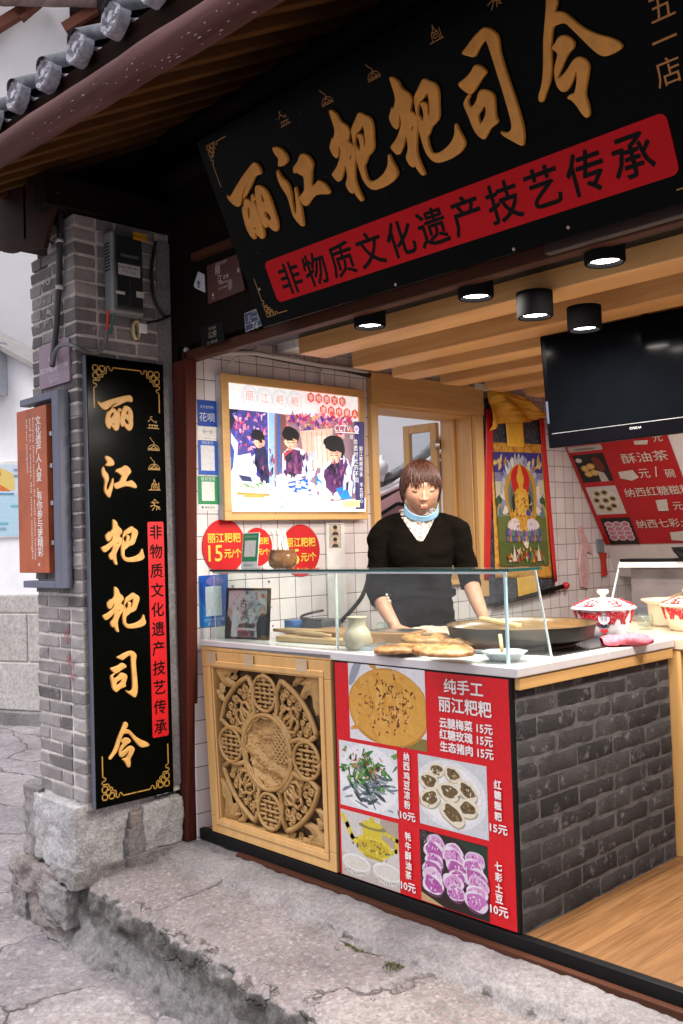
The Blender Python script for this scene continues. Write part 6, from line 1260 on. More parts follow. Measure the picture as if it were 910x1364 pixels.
# table
d.poly(LP((204, 590), (330, 600), (480, 640), (640, 690), (838, 668), (838, 735), (204, 732)), '#F7F8FB'); d.line(LP((218, 648), (368, 655)), 0.012, '#C98A3E'); d.line(LP((255, 658), (340, 660)), 0.018, '#D99C50')
for k in range(26): le(random.uniform(225, 345), random.uniform(596, 620), random.uniform(4, 14), 3, random.choice(('#5E8A50', '#86A878', '#A9BFA0')), random.uniform(-.4, .4), .2)
for k in range(26): le(random.uniform(345, 470), random.uniform(680, 722), random.uniform(3, 12), random.uniform(3, 9), random.choice(('#8FB0A0', '#C9D8CF', '#A9C4D8', '#D8DEE4')), random.random(), .2)
d.poly(LP((780, 300), (828, 304), (830, 722), (786, 724)), '#3A3566'); d.poly(LP((722, 684), (806, 680), (806, 714), (722, 716)), '#E9DFA0'); d.text('非遗美食', *lp(764, 698), '#C8A850', w=.07)
d.text('CCTV', *lp(722, 334), '#FFFFFF', w=abs(lp(690, 0)[0]-lp(765, 0)[0]), h=.032, shear=.25); a, b = lp(790, 338); d.ell(a, b, .017, .019, '#F2E8FF'); d.ell(a, b, .010, .011, '#B9A0E0'); d.line(LP((688, 352), (800, 358)), .004, '#FFFFFF')
d.text('栏', *lp(724, 372), '#FFFFFF', h=.022); d.text('目', *lp(766, 376), '#FFFFFF', h=.022)
s_ = '拾遗时光的不同'; d.chars(s_, [lp(785+i*1.0, 398+i*31) for i in range(7)], .030, '#FFFFFF'); s_ = '丽江粑粑传承 不忘初心'; d.chars(s_, [lp(811+i*.3, 432+i*25) for i in range(len(s_))], .026, '#FFFFFF')
for k, (x, y) in enumerate(((272, 178), (345, 190), (417, 197), (490, 206))):
    a, b = lp(x, y); 
    for r_, wd, c in ((.046, .002, '#9FC4C8'), (.041, .0012, '#C4B8D8'), (.036, .0016, '#B8D0D0')): d.line([(a+r_*math.cos(t), b+r_*1.06*math.sin(t)) for t in np.linspace(0, 6.3, 30)], wd, c)
    d.text('丽江粑粑'[k], a, b, '#E79A84', h=.044)
for s_, x0, y0, n in (('非物质文化', 568, 186, 5), ('遗产传承人', 628, 246, 5)):
    for i in range(n):
        x, y = x0+38*i, y0+5*i; a, b = lp(x, y); P = [(a+.026*math.cos(R(60*q+30)), b+.026*math.sin(R(60*q+30))) for q in range(6)]; d.poly(P, '#E0604E'); d.text(s_[i], a, b, '#FFF4F0', h=.030)
d.build('poster', lb)
# payment notices
def notice(name, label, x0, y0, x1, y1, cat='notice'):
    a0, b1 = WP.px(x0, y0); a1, b0 = WP.px(x1, y1); a1 = max(a1, a0+0.09); t_ = thing(name, label, cat, (0.0, a0, b0)); fr = PL((0.0025, a0, b0), (0, 1, 0), (0, 0, 1)); mb = MB(); mb.prism(rrect(0, 0, a1-a0, b1-b0, .004), fr, -.0022, 0); mb.build('sheet', WHITEP, t_); return t_, Dec(fr, .0003), a1-a0, b1-b0
t_, d, w_, h_ = notice('payment_notice', 'blue payment notice with white characters, topmost on the tiled wall beside the post', 262, 532, 289, 584)
d.rect(0, h_*.30, w_, h_, '#1E4FB4'); d.text('花呗', w_/2, h_*.55, '#F4F6FA', w=w_*.8); d.text('支付宝特色', w_/2, h_*.82, '#D8E2F4', w=w_*.7); d.text('扫一扫', w_/2, h_*.16, '#55585E', w=w_*.5); d.build('print', t_)
t_, d, w_, h_ = notice('payment_notice', 'blue bordered white payment card below the blue notice on the tiles', 263, 584, 289.5, 633)
d.rect(0, 0, w_, h_*.96, '#2E66C8'); d.rect(w_*.14, h_*.12, w_*.86, h_*.82, '#EEF1F6'); d.text('扫码支付', w_/2, h_*.90, '#E4ECF8', w=w_*.6); d.build('print', t_)
t_, d, w_, h_ = notice('payment_notice', 'green bordered white payment card under the blue bordered one', 263, 634, 291, 680)
d.rect(0, h_*.18, w_, h_, '#2C9A5E'); d.rect(w_*.18, h_*.28, w_*.82, h_*.84, '#EFF3F0'); d.text('推荐使用', w_/2, h_*.92, '#DDEFE4', w=w_*.7); d.text('微信支付', w_*.55, h_*.09, '#6A7A70', w=w_*.5); d.ell(w_*.2, h_*.09, .006, .006, '#2C9A5E'); d.build('print', t_)
t_, d, w_, h_ = notice('payment_notice', 'tall bright blue payment sheet low on the tiles behind the glass case', 264, 767, 304, 832)
d.rect(0, 0, w_, h_, '#1B5FC4'); d.poly([(0, 0), (w_*.5, 0), (0, h_*.6)], '#1E86DC'); d.ell(w_*.55, h_*.88, w_*.3, h_*.10, '#7A7ACC'); d.rect(w_*.22, h_*.20, w_*.78, h_*.78, '#DDE4EE'); d.text('支付就用支付宝', w_*.5, h_*.13, '#CFE0F6', w=w_*.7); d.text('欢迎光临', w_*.5, h_*.05, '#CFE0F6', w=w_*.45); d.build('print', t_)
# price discs
for k, (y, z, r_, x, lbl) in enumerate(((0.150, 1.243, 0.122, 0.006, 'largest left red price disc, half behind the green payment card, with yellow figures'), (0.345, 1.236, 0.088, 0.003, 'smallest red price disc, the middle one of the three on the tiles'), (0.612, 1.212, 0.124, 0.006, 'red price disc on the tiles behind the cup of chopsticks'))):
    t_ = thing('price_disc', lbl, 'price sign', (0, y, z), 'red price discs on the tiled wall'); fr = PL((x, y, z), (0, 1, 0), (0, 0, 1)); mb = MB(); mb.prism([(r_*math.cos(t), r_*1.03*math.sin(t)) for t in np.linspace(0, 6.2832, 41)[:-1]], fr, -.003, 0); mb.build('disc', ink('#D8121A'), t_)
    d = Dec(fr, .0003); s_ = r_/.122
    for dx, dz in ((0, 0), (.0012, 0), (-.0012, 0), (0, .0012), (0, -.0012)):
        d.text('丽江粑粑', dx, .040*s_+dz, '#F7DC50', w=.185*s_); d.text('15', -.052*s_+dx, -.030*s_+dz, '#F7E060', h=.072*s_); d.text('元/个', .046*s_+dx, -.032*s_+dz, '#F7DC50', w=.098*s_)
    d.build('print', t_)
mb = MB(); a0, b1 = WP.px(433, 696); a1, b0 = WP.px(459, 762); mb.box(0.001, 0.010, a0, a1, b0-.25, b1); t_ = tag(mb.build('wall_panel', WHITEP, None, bevel=.002), 'plain white panel on the tiles holding two small portraits', 'panel')
fr = PL((0.0105, 0, 0), (0, 1, 0), (0, 0, 1))
for k, y in enumerate((706, 722)):
    a, b = fr.px(446.5, y); d = Dec(fr, .0004); d.rect(a-.040, b-.030, a+.040, b+.030, '#C9B49C'); d.rect(a-.034, b-.026, a+.034, b+.026, '#D8CDBC'); d.ell(a, b+.004, .013, .016, '#C99A7C'); d.ell(a, b+.014, .015, .010, '#2A2422'); d.poly([(a-.024, b-.026), (a+.024, b-.026), (a+.016, b-.010), (a-.016, b-.010)], '#4A3A3E')
    tag(d.build('portrait', None), ('upper small portrait photo on the white wall panel', 'lower small portrait photo on the white wall panel')[k], 'portrait', 'small portraits on the wall panel')

# ================================================================== window with an open casement
wn = thing('oak_window', 'pale oak window in the tiled wall with its casement swung open', 'window', (-0.1, 1.57, WZ0))
mb = MB(); mb.box(0.001, 0.040, 1.108, 2.052, WZ1-0.012, 2.142); mb.build('header', FRAMEH, wn, bevel=.004)
mb = MB(); mb.box(0.001, 0.030, 1.108, 1.160, 0.90, WZ1-0.0125); mb.build('casing', FRAMEW, wn, bevel=.003)
mb = MB(); mb.box(0.001, 0.030, 1.978, 2.052, 0.90, WZ1-0.0125); mb.build('casing', FRAMEW, wn, bevel=.003)
mb = MB(); mb.box(-0.215, 0.036, 1.1605, 1.9775, 0.985, 1.010); mb.build('sill', FRAMEH, wn, bevel=.003)
mb = MB(); mb.box(-0.215, -0.001, 1.156, 1.172, 1.0105, WZ1-0.014); mb.build('lining', FRAMEW, wn)
mb = MB(); mb.box(-0.115, -0.001, 1.968, 1.984, 1.0105, WZ1-0.014); mb.box(-0.215, -0.117, 1.945, 1.983, 1.0105, WZ1-0.014); mb.build('lining', FRAMEW, wn, bevel=.002)
mb = MB(); mb.box(-0.215, -0.001, 1.173, 1.944, 1.960, WZ1-0.001); mb.build('lining', FRAMEH, wn)
SB = FRAMEW; ca = PL((-0.235, 1.940, 1.01), (-1, -0.10, 0), (0, 0, 1)); cw, ch = 0.25, 0.945; mb = MB()
for q_ in ((0, .045, 0, ch), (cw-.045, cw, 0, ch), (.045, cw-.045, ch-.05, ch), (.045, cw-.045, 0, .06), (.045, cw-.045, .30, .335), (.045, cw-.045, .62, .655)): mb.box(*q_, -.018, .018, 0, ca)
sh = mb.build('casement', SB, wn, bevel=.003); mb = MB(); mb.box(.045, cw-.045, .06, ch-.05, -.003, .003, 0, ca); mb.build('pane', clear_glass('window_pane', (0.85, 0.88, 0.9)), sh)
mb = MB()
for z in (1.82, 1.16): mb.tube([(-0.222, 1.935, z-.035), (-0.222, 1.935, z+.035)], .008, 10); mb.box(-.222, -.218, 1.90, 1.97, z-.03, z+.03)
mb.build('hinge', STEEL, wn, True)

# ================================================================== the hanging religious cloth
tk = thing('hanging_scroll', 'embroidered hanging scroll with a painted golden seated figure and yellow silk veil', 'hanging scroll', (0, 2.42, 0.87))
TF_ = PL((0.022, 0, 0), (0, 1, 0), (0, 0, 1))
def brocade():
    m, t, p = newmat('navy_brocade'); v = mapped(t); n = N(t, 'ShaderNodeTexVoronoi', i_Scale=26.0, feature='SMOOTH_F1'); t.links.new(v, n.inputs['Vector']); n2 = N(t, 'ShaderNodeTexNoise', i_Scale=40.0, i_Detail=2.0, i_Distortion=2.0); t.links.new(v, n2.inputs['Vector'])
    c = ramp(t, n2.outputs[0], [(0.50, (0.012, 0.013, 0.022)), (0.54, (0.16, 0.17, 0.20)), (0.60, (0.02, 0.022, 0.035))]); t.links.new(c, p.inputs['Base Color']); p.inputs['Roughness'].default_value = 0.6; return m
BROC = brocade(); SILK = basic('yellow_silk', (0.82, 0.45, 0.045), 0.4, 0, 0.12, 10); GBRO = basic('gold_brocade', (0.60, 0.30, 0.04), 0.5, 0, 0.3, 40, dirt=(0.25, 0.06, 0.02), dirts=30); REDR = basic('red_ribbon', (0.55, 0.02, 0.02), 0.45)
def cl(P): return [TF_.px(*q) for q in P]
def cloth(name, P, mt_, h, wv=.004, n=24, thick=.004):
    bl, br, tr, tl = [np.array(q) for q in cl(P)]
    mb = MB(); f = lambda a, b, s: (lambda q: TF_.p(q[0], q[1], h+s+wv*math.sin(a*17+b*3)*(1-b)*.6+wv*.6*fbm(a*4, b*4, h*90)))((bl*(1-a)+br*a)*(1-b)+(tl*(1-a)+tr*a)*b)
    mb.grid(lambda a, b: f(a, b, 0), n, n*2); o = mb.build(name, mt_, tk, True); s_ = o.modifiers.new('solid', 'SOLIDIFY'); s_.thickness = thick; s_.offset = -1; return o
cloth('backing_cloth', ((648, 808), (741, 790), (722, 548), (644, 530)), BROC, 0.0, .006)
cloth('gold_border', ((659, 770), (735, 770), (721, 592), (652, 589)), GBRO, .008)
cloth('yellow_hanging', ((674, 595), (697, 596), (694, 560), (671, 556)), SILK, .014, .002, 10); cloth('yellow_foot_panel', ((689, 800), (716, 792), (712, 766), (687, 770)), SILK, .012, .003, 10)
cloth('red_ribbon', ((643, 772), (650, 772), (655, 545), (645, 545)), REDR, .016, .002, 6); cloth('red_ribbon', ((736, 776), (740, 774), (721, 548), (715, 548)), REDR, .016, .002, 6)
p4 = cl(((664, 754), (729, 753), (718, 604), (654, 602))); PA, PB2 = np.array(p4[0]), None
class QF:      # the painted field inside its border
    def __init__(s, P, h): s.c = [np.array(q) for q in P]; s.h = h
    def p(s, a, b, h=0.0):
        bl, br, tr, tl = s.c; q = (bl*(1-a)+br*a)*(1-b)+(tl*(1-a)+tr*a)*b; return TF_.p(q[0], q[1], s.h+h)
d = Dec(QF(p4, .0165), 0.0, 0.00008, .5)
d.rect(0, 0, 1, 1, '#5B6A2E'); d.rect(0, .22, 1, .45, '#69743A'); d.rect(0, .44, 1, .80, '#8FA07A'); d.poly([(0, .58), (.3, .64), (.7, .62), (1, .6), (1, .82), (0, .82)], '#CFC6B0'); d.rect(0, .80, 1, 1.0, '#3E3A8C'); d.poly([(0, .74), (1, .76), (1, .82), (0, .82)], '#8C84A8')
E1 = lambda x, y, rx, ry, c, rot=0, wob=.03, n=20: d.ell(x, y, rx, ry, c, rot, n, wob)
for x in (.07, .93): E1(x, .56, .08, .06, '#3E5A34'); E1(x, .50, .05, .05, '#B99A7A'); E1(x, .47, .04, .05, '#6A7A8A')
for x in (.14, .86):
    for k in range(7): E1(x+random.gauss(0, .06), .91+random.gauss(0, .025), .04, .022, random.choice(('#C9A25A', '#B8863A', '#E0C27E')), random.random(), .2)
for k in range(21):
    t = R(-20+220*k/20); E1(.5+.36*math.cos(t), .60+.33*math.sin(t), .055, .035, random.choice(('#D8D4DC', '#B8BCCB', '#8E9AC0', '#E4DCD0')), t, .2)
E1(.5, .60, .33, .30, '#C9962C', n=30); E1(.5, .59, .27, .26, '#7C7F6E', n=30); E1(.5, .57, .24, .22, '#5E6A5E', n=30); E1(.5, .74, .19, .155, '#C8201E', n=26)
d.poly([(.44, .80), (.56, .80), (.50, .93)], '#D9A83A'); E1(.5, .77, .075, .065, '#DDA93C'); E1(.5, .70, .05, .03, '#D8A338')
d.poly([(.33, .62), (.42, .68), (.58, .68), (.67, .62), (.72, .46), (.64, .40), (.62, .52), (.60, .36), (.40, .36), (.38, .52), (.36, .40), (.28, .46)], '#DBA436'); E1(.5, .52, .10, .13, '#E3B24A'); d.poly([(.30, .60), (.36, .64), (.36, .50), (.30, .46)], '#24302A'); d.poly([(.70, .60), (.64, .64), (.64, .50), (.70, .46)], '#24302A')
E1(.62, .46, .05, .035, '#3E4E9A'); E1(.5, .36, .33, .075, '#E4D9D4'); E1(.5, .38, .27, .065, '#D79E38'); E1(.33, .36, .10, .06, '#E9DCDC'); E1(.67, .36, .10, .06, '#DCD0DA'); d.poly([(.45, .40), (.55, .40), (.56, .22), (.49, .17), (.44, .22)], '#D99E34'); E1(.53, .22, .05, .07, '#E9E2D8', .3)
for k in range(13):
    x = .17+.055*k; E1(x, .275-.02*abs(k-6)/6*-1, .030, .035, ('#4F5A96', '#A46A8E', '#6A8A6A')[k % 3]); E1(x, .235, .026, .026, ('#7A6AA0', '#B98A4A', '#4E6E8E')[k % 3])
for k in range(64): E1(random.uniform(.14, .86), random.triangular(.02, .16, .06), random.uniform(.012, .04), random.uniform(.008, .02), random.choice(('#C8642E', '#E0A24A', '#B8482A', '#D8C8B0', '#7A8A4A', '#3F4F8E', '#E4B46A')), random.random()*3, .2, 10)
for x in (.26, .76): d.poly([(x-.04, .04), (x+.04, .04), (x, .19)], '#DED6C8')
for k in range(60): E1(random.gauss(.5, .17), random.gauss(.5, .14), random.uniform(.006, .016), random.uniform(.004, .012), random.choice(('#B87A1E', '#F0CA6A', '#8A5A1A', '#C8402A', '#E8D49A', '#3A5A4A')), random.random()*3, .2, 8)
d.build('painting', tk)
mb = MB()     # silk veil gathered over the top
vt = [np.array(q) for q in cl(((645, 522), (668, 520), (700, 533), (724, 553)))]; vb_ = [np.array(q) for q in cl(((647, 575), (663, 565), (700, 563), (725, 556)))]
def veil(a, b):
    s_ = a*3; i = min(2, int(s_)); f = s_-i; q = (vt[i]*(1-f)+vt[i+1]*f)*b+(vb_[i]*(1-f)+vb_[i+1]*f)*(1-b); return TF_.p(q[0], q[1], .028+.020*math.sin(a*14+b*5)*(.4+.6*(1-b))+.012*fbm(a*5, b*5, 3)+.02*math.sin(3.14*b))
mb.grid(veil, 50, 30); o = mb.build('silk_veil', SILK, tk, True); s_ = o.modifiers.new('solid', 'SOLIDIFY'); s_.thickness = .002
d = Dec(QF([vb_[0], vb_[3], vt[3], vt[0]], .058), 0, .0001)
for (x, y) in ((.52, .45), (.60, .52), (.66, .35), (.56, .25), (.72, .50), (.45, .62)): d.ell(x, y, .035, .09, '#6A4A12', random.uniform(-.8, .8), 10, .15)
d.line([(.50, .75), (.58, .40), (.60, .15)], .012, '#7A5A1A'); 
mb = MB(); r0, r1 = WP.px(654, 806), WP.px(748, 780); mb.tube([TF_.p(*r0, .01), TF_.p(r0[0]*.05+r1[0]*.95, r0[1]*.05+r1[1]*.95, .01)], .014, 12); mb.build('rod', DARKWOOD, tk, True)
mb = MB(); mb.lathe([(0, -.02), (.020, -.015), (.024, .0), (.020, .015), (.010, .026), (0, .028)], TF_.p(r1[0], r1[1], .012), 16, 0, (np.array([1, 0, 0]), np.array([0, 0, 1]), np.array([0, 1, 0]))); mb.build('rod_knob', REDR, tk, True)

# small things hung on the tiles
def hang(name, P, mt_, label, cat, x=.012):
    fr = PL((x, 0, 0), (0, 1, 0), (0, 0, 1)); mb = MB(); mb.prism([fr.px(*q) for q in P], fr, -.008, .006); return tag(mb.build(name, mt_, None, bevel=.003), label, cat)
hang('plastic_bag', ((770, 702), (776, 700), (778, 712), (787, 728), (788, 738), (781, 734), (785, 760), (783, 784), (774, 782), (771, 755), (774, 725)), basic('pale_pink_plastic', (0.62, 0.40, 0.40), 0.3, 0, .2, 30), 'pale pink plastic bag hanging on the tiles right of the scroll', 'bag')
hang('pouch', ((795, 718), (803, 718), (805, 736), (797, 736)), basic('grey_blue_card', (0.20, 0.22, 0.27), .5), 'small grey blue card hung on the tiles', 'card')
hang('tassel', ((799, 737), (808, 736), (807, 748), (809, 766), (802, 768), (802, 750)), basic('red_tassel', (0.45, 0.03, 0.02), .8), 'dark headed red tassel hung on the tiles beside the slope', 'tassel')
# ducts and wires under the ceiling at the side wall
pw = lambda x, y, v=.05: at(x, y, 0, v)
cab('white_pipe', [pw(268, 472), pw(330, 470, .06), pw(360, 474, .07), pw(420, 485, .06), pw(470, 492, .05), pw(490, 497, .03)], .012, basic('pale_pipe', (.5, .48, .46), .5), 'pale pipe running along the top of the tiled wall', 'pipe')
cab('black_conduit', [pw(300, 466, .05), pw(345, 472, .05), pw(395, 482, .05), pw(450, 490, .04), pw(492, 500, .03)], .014, BLC, 'black conduit below the pale pipe over the light box', 'pipe')
cab('white_wire', [pw(300, 494, .03), pw(306, 484, .04), pw(320, 474, .05), pw(340, 465, .06)], .006, basic('pale_pipe', (.5, .48, .46)), 'thin white wire curving up from the light box corner', 'wire')
for k, (x, y0, y1) in enumerate(((428, 484, 512), (472, 462, 492), (536, 478, 506), (602, 492, 512))):
    mb = MB(); mb.tube([pw(x, y0, .03), pw(x, y1, .03)], .009, 10); tag(mb.build('hanger_rod', STEEL if k else basic('pale_pipe', (.5, .48, .46)), None, True), ('short pale pipe end above the light box', 'grey metal hanger rod left of the oak window', 'grey metal hanger rod over the left of the oak window', 'grey metal hanger rod over the right of the oak window')[k], 'rod', 'hanger rods at the wall top')
t_ = thing('vent_grille', 'white slotted ventilator box above the light box', 'ventilator', pw(410, 462)); c = pw(402, 463, .10)
mb = MB(); mb.box(.02, .16, c[1]-.09, c[1]+.06, c[2]-.022, c[2]+.022); mb.build('housing', WHITEP, t_, bevel=.003); mb = MB()
for k in range(6): mb.box(.161, .163, c[1]-.07+k*.022, c[1]-.06+k*.022, c[2]-.015, c[2]+.015)
mb.build('slot', BLACKM, t_)
mb = MB(); c = pw(640, 517, .03); mb.box(.01, .05, c[1]-.06, c[1]+.07, c[2]-.012, c[2]+.024); tag(mb.build('junction_box', WHITEP, None, bevel=.003), 'white junction box between the oak window and the scroll top', 'junction box')
cab('tangled_wire', [pw(655, 518, .05), pw(672, 506, .06), pw(690, 512, .05), pw(702, 525, .05), pw(715, 520, .05), pw(725, 530, .04)], .005, basic('pale_pipe', (.5, .48, .46)), 'pale wire sagging above the scroll', 'wire')

# ================================================================== sloping stair soffit with price board
ST = PL((0, 2.941, 1.822), (1, 0, 0), (0, -0.566, 0.824)); mb = MB(); mb.box(0.004, 3.2, -1.06, 0.95, -.05, 0, 0, ST)
tag(mb.build('stair_soffit', basic('white_board', (0.70, 0.66, 0.66), .6, 0, .05), None), 'white sloping underside of a stair at the back of the shop', 'stair soffit')
pb = thing('price_board', 'red slanting price board with food photos and taped over prices under the stair', 'price board', ST.p(.37, 0))
mb = MB(); mb.box(0.012, 0.735, -0.783, 0.80, .001, .006, 0, ST); mb.build('sheet', ink('#C41822', .45), pb)
d = Dec(ST, .0066, .0001, .4); sq = lambda x, y: ST.px(700+x/4.333, 560+y/4.333)
def sph(P, base):
    q = [sq(*p_) for p_ in P]; a0 = min(q[0][0], q[3][0])*.5+max(q[0][0], q[3][0])*.5; a1 = (q[1][0]+q[2][0])/2; b0 = (q[2][1]+q[3][1])/2; b1 = (q[0][1]+q[1][1])/2; d.rect(a0, b0, a1, b1, base); return lambda x, y: (a0+(a1-a0)*x, b0+(b1-b0)*y), a1-a0, b1-b0
T, w_, h_ = sph(((240, 150), (440, 138), (447, 166), (255, 182)), '#C9C4C0'); T2 = T; d.ell(*T(.5, .4), w_*.34, h_*.2, '#8A8278')
T, w_, h_ = sph(((270, 196), (450, 186), (513, 345), (335, 356)), '#1C1614')
for x, y in ((.25, .5), (.45, .56), (.3, .3), (.5, .33)): d.ell(*T(x, y), w_*.13, h_*.11, '#D8A850'); d.ell(*T(x, y), w_*.08, h_*.07, '#E8C47A')
d.ell(*T(.72, .62), w_*.14, h_*.28, '#7A2416', .3); d.ell(*T(.15, .8), w_*.1, h_*.08, '#E6E2DC'); d.poly([T(.6, 0), T(.85, 0), T(.8, .3), T(.6, .4)], '#C9C4BE')
T, w_, h_ = sph(((345, 380), (525, 374), (582, 530), (420, 545)), '#DDD6D0'); d.ell(*T(.5, .5), w_*.42, h_*.42, '#E9E4DE')
for x, y in ((.3, .75), (.55, .78), (.2, .52), (.75, .55), (.5, .5), (.28, .28), (.7, .3), (.5, .2)): d.ell(*T(x, y), w_*.12, h_*.11, '#C9B88A'); d.ell(*T(x, y), w_*.08, h_*.06, '#4A3A1C')
T, w_, h_ = sph(((437, 558), (605, 556), (663, 710), (492, 712)), '#241A18')
for x in (.22, .5, .78):
    for y in (.75, .58, .42, .27): d.ell(*T(x, y), w_*.15, h_*.12, '#E9CFD6'); d.ell(*T(x, y), w_*.11, h_*.08, '#C88098')
def st(s, x, y, hp, wp=None, c='#E9D9CC'):
    a, b = sq(x, y); h = abs(sq(x, y-hp/2)[1]-sq(x, y+hp/2)[1]); w0 = None if wp is None else abs(sq(x-wp/2, y)[0]-sq(x+wp/2, y)[0])
    for k in ((0, 0), (.0012, 0), (0, .0012)): d.text(s, a+k[0], b+k[1], c, w=w0, h=h)
st('酥油茶', 690, 205, 60, 275); st('元', 690, 300, 52); st('/', 758, 290, 60); st('碗', 838, 298, 52); st('纳西红糖糍粑', 765, 400, 54, 395); st('元', 885, 487, 46); st('纳西七彩土豆', 830, 585, 50, 385); st('元', 765, 92, 48); st('元', 960, 655, 46)
d.build('print', pb)
d = Dec(ST, .012, .0002, .6)
for P in (((540, 292), (622, 280), (660, 322), (620, 342), (552, 328)), ((755, 455), (820, 448), (832, 515), (772, 517)), ((838, 640), (925, 630), (935, 690), (848, 685)), ((628, 112), (712, 106), (708, 132), (634, 134))): d.poly([sq(*q) for q in P], '#E2DDD4')
d.build('price_patch', pb)

# food warmer on the side table
fc = thing('food_warmer', 'slant fronted glass food warmer on the wooden side table', 'food warmer', (1.6, 1.65, .834)); x0 = 1.078; q_ = at(815, 800, 0, x0); b_y, b_z = q_[1], q_[2]
b_y -= (b_z-.86)*(1.75-b_y)/(1.12-b_z); b_z = .86
mb = MB(); mb.box(x0, 2.6, b_y-.02, 1.84, .834, .859); mb.build('base', STEEL, fc, bevel=.003); mb = MB(); mb.box(x0, 2.6, 1.745, 1.84, 1.108, 1.122); mb.build('top', BLACKM, fc, bevel=.002)
mb = MB(); mb.add([(x0, b_y, .8595), (2.6, b_y, .8595), (2.6, 1.75, 1.107), (x0, 1.75, 1.107)], [(0, 1, 2, 3)]); mb.build('front_pane', clear_glass('dusty_glass', (0.80, 0.78, 0.78)), fc)
mb = MB(); mb.bar((x0, b_y, .8595), (x0, 1.75, 1.107), .008, .008); mb.build('edge_strip', FROST, fc); mb = MB(); mb.add([(x0, 1.725, 1.081), (2.6, 1.725, 1.081), (2.6, 1.748, 1.105), (x0, 1.748, 1.105)], [(0, 1, 2, 3)]); mb.build('header_strip', WHITEP, fc)
mb = MB(); mb.box(x0+.01, 2.6, 1.83, 1.838, .86, 1.107); mb.build('back', basic('mauve_grey_panel', (.36, .31, .31), .5), fc)
mb = MB(); mb.box(1.20, 1.42, 1.66, 1.80, .8595, .90); tag(mb.build('food_tray', basic('slate_tray', (.16, .18, .22), .4), None, bevel=.004), 'slate grey food tray inside the slant fronted warmer', 'tray')
mb = MB(); mb.bar((1.26, 1.70, .905), (1.40, 1.74, .955), .035, .02); tag(mb.build('bread_slice', PLY, None, bevel=.004), 'pale bread slice standing in the slate food tray', 'bread')
t_ = thing('black_bowl', 'shallow black bowl on top of the food warmer at the photo edge', 'bowl', (1.42, 1.80, 1.123)); mb = MB(); mb.lathe([(0, 0), (.06, 0), (.085, .03), (.095, .052), (.09, .05), (.06, .01), (0, .008)], (1.43, 1.795, 1.1225), 32); mb.build('bowl', BLACKM, t_, True)
mb = MB(); mb.lathe([(0, 0), (.02, .004), (.024, .016), (0, .028)], (1.45, 1.79, 1.150), 12); tag(mb.build('pink_sachet', PINK, None, True), 'pink wrapper in the black bowl on the food warmer', 'wrapper')

# ================================================================== television
tvp = [at_depth(718.6, 448.4, 3.86), at_depth(731, 597.5, 3.86)]; up = tvp[0]-tvp[1]; ht = np.linalg.norm(up); up /= ht
hd = R(46.69178+37-90+0.0); hu = np.array([math.cos(R(6.5)), math.sin(R(6.5)), 0.0]); hu -= up*(hu@up); TVP = PL(tvp[1], hu, up)
# tilt the screen downward: lean the top toward the street
tv = thing('television', 'black flat television hanging from the ceiling and tilted down', 'television', TVP.p(.37, .22)); tw_, th_ = 0.84, ht
GLOSS = basic('black_gloss_screen', (0.0020, 0.0025, 0.0035), .12, spec=.010); mb = MB(); mb.box(0, tw_, 0, th_, -.05, 0, 0, TVP); mb.build('housing', basic('black_gloss_plastic', (.002, .002, .003), .2, spec=.02), tv, bevel=.006)
mb = MB(); mb.box(.022, tw_-.022, .062, th_-.022, .0005, .002, 0, TVP); mb.build('screen', GLOSS, tv)
mb = MB(); mb.box(.020, tw_-.02, .056, .0585, .0005, .002, 0, TVP); mb.build('trim_line', STEEL, tv)
d = Dec(TVP, .0008); d.text('COOCAA', .370, .040, '#B9BCC0', w=.046, h=.009); d.rect(.004, .10, .014, .19, '#39465E'); d.build('badge', tv)
mb = MB(); mb.box(.30, .46, th_*.4, th_*.6, -.09, -.0505, 0, TVP); q_ = TVP.p(.38, th_*.5, -.09); mb.tube([q_, q_+np.array([0, .04, .1]), np.array([q_[0], q_[1]+.04, 2.42])], .018, 10); mb.build('mount', BLACKM, tv)

# ================================================================== ceiling spotlights
def lampat(x, y, z0, z1, label, e=11.0):
    t_ = thing('spotlight', label, 'spotlight', (x, y, z1), 'surface spotlights under the ceiling'); r_ = .060
    mb = MB(); mb.lathe([(r_, z1-z0), (r_, .004), (r_-.003, 0.0), (r_-.010, 0.0), (r_-.014, .010), (r_-.014, .014)], (x, y, z0), 36); o = smooth_angle(mb.build('housing', basic('matt_black_paint', (.004, .004, .0045), .75, 0, .1, spec=.05), t_, fix=True))
    mb = MB(); mb.lathe([(0.0, .0125), (r_-.0145, .0125)], (x, y, z0), 32, cap=False); o = mb.build('diffuser', glow('lit_diffuser', (1.0, .94, .90), 14.0), t_)
    l = bpy.data.lights.new('spotlight_beam', 'AREA'); l.shape = 'DISK'; l.size = .085; l.energy = e; l.color = (1.0, .91, .82); lo = bpy.data.objects.new('beam', l); COL.objects.link(lo); lo.location = (0, 0, z0-z1-.002); lo.parent = t_; return t_
for (px_, py_, z0, z1, lbl) in ((493, 436, 2.045, 2.120, 'black round spotlight nearest the tiled wall behind the lintel'), (634, 397.5, 2.045, 2.120, 'second black round spotlight along the lintel'), (806, 351, 2.045, 2.120, 'black round spotlight behind the lintel nearest the photo edge'), (713, 423, 1.968, 2.051, 'black round spotlight under the first honey beam'), (779, 440, 1.968, 2.051, 'black round spotlight under the second honey beam left of the television')):
    q_ = at(px_, py_, 2, z0); lampat(q_[0], q_[1], z0, z1, lbl)

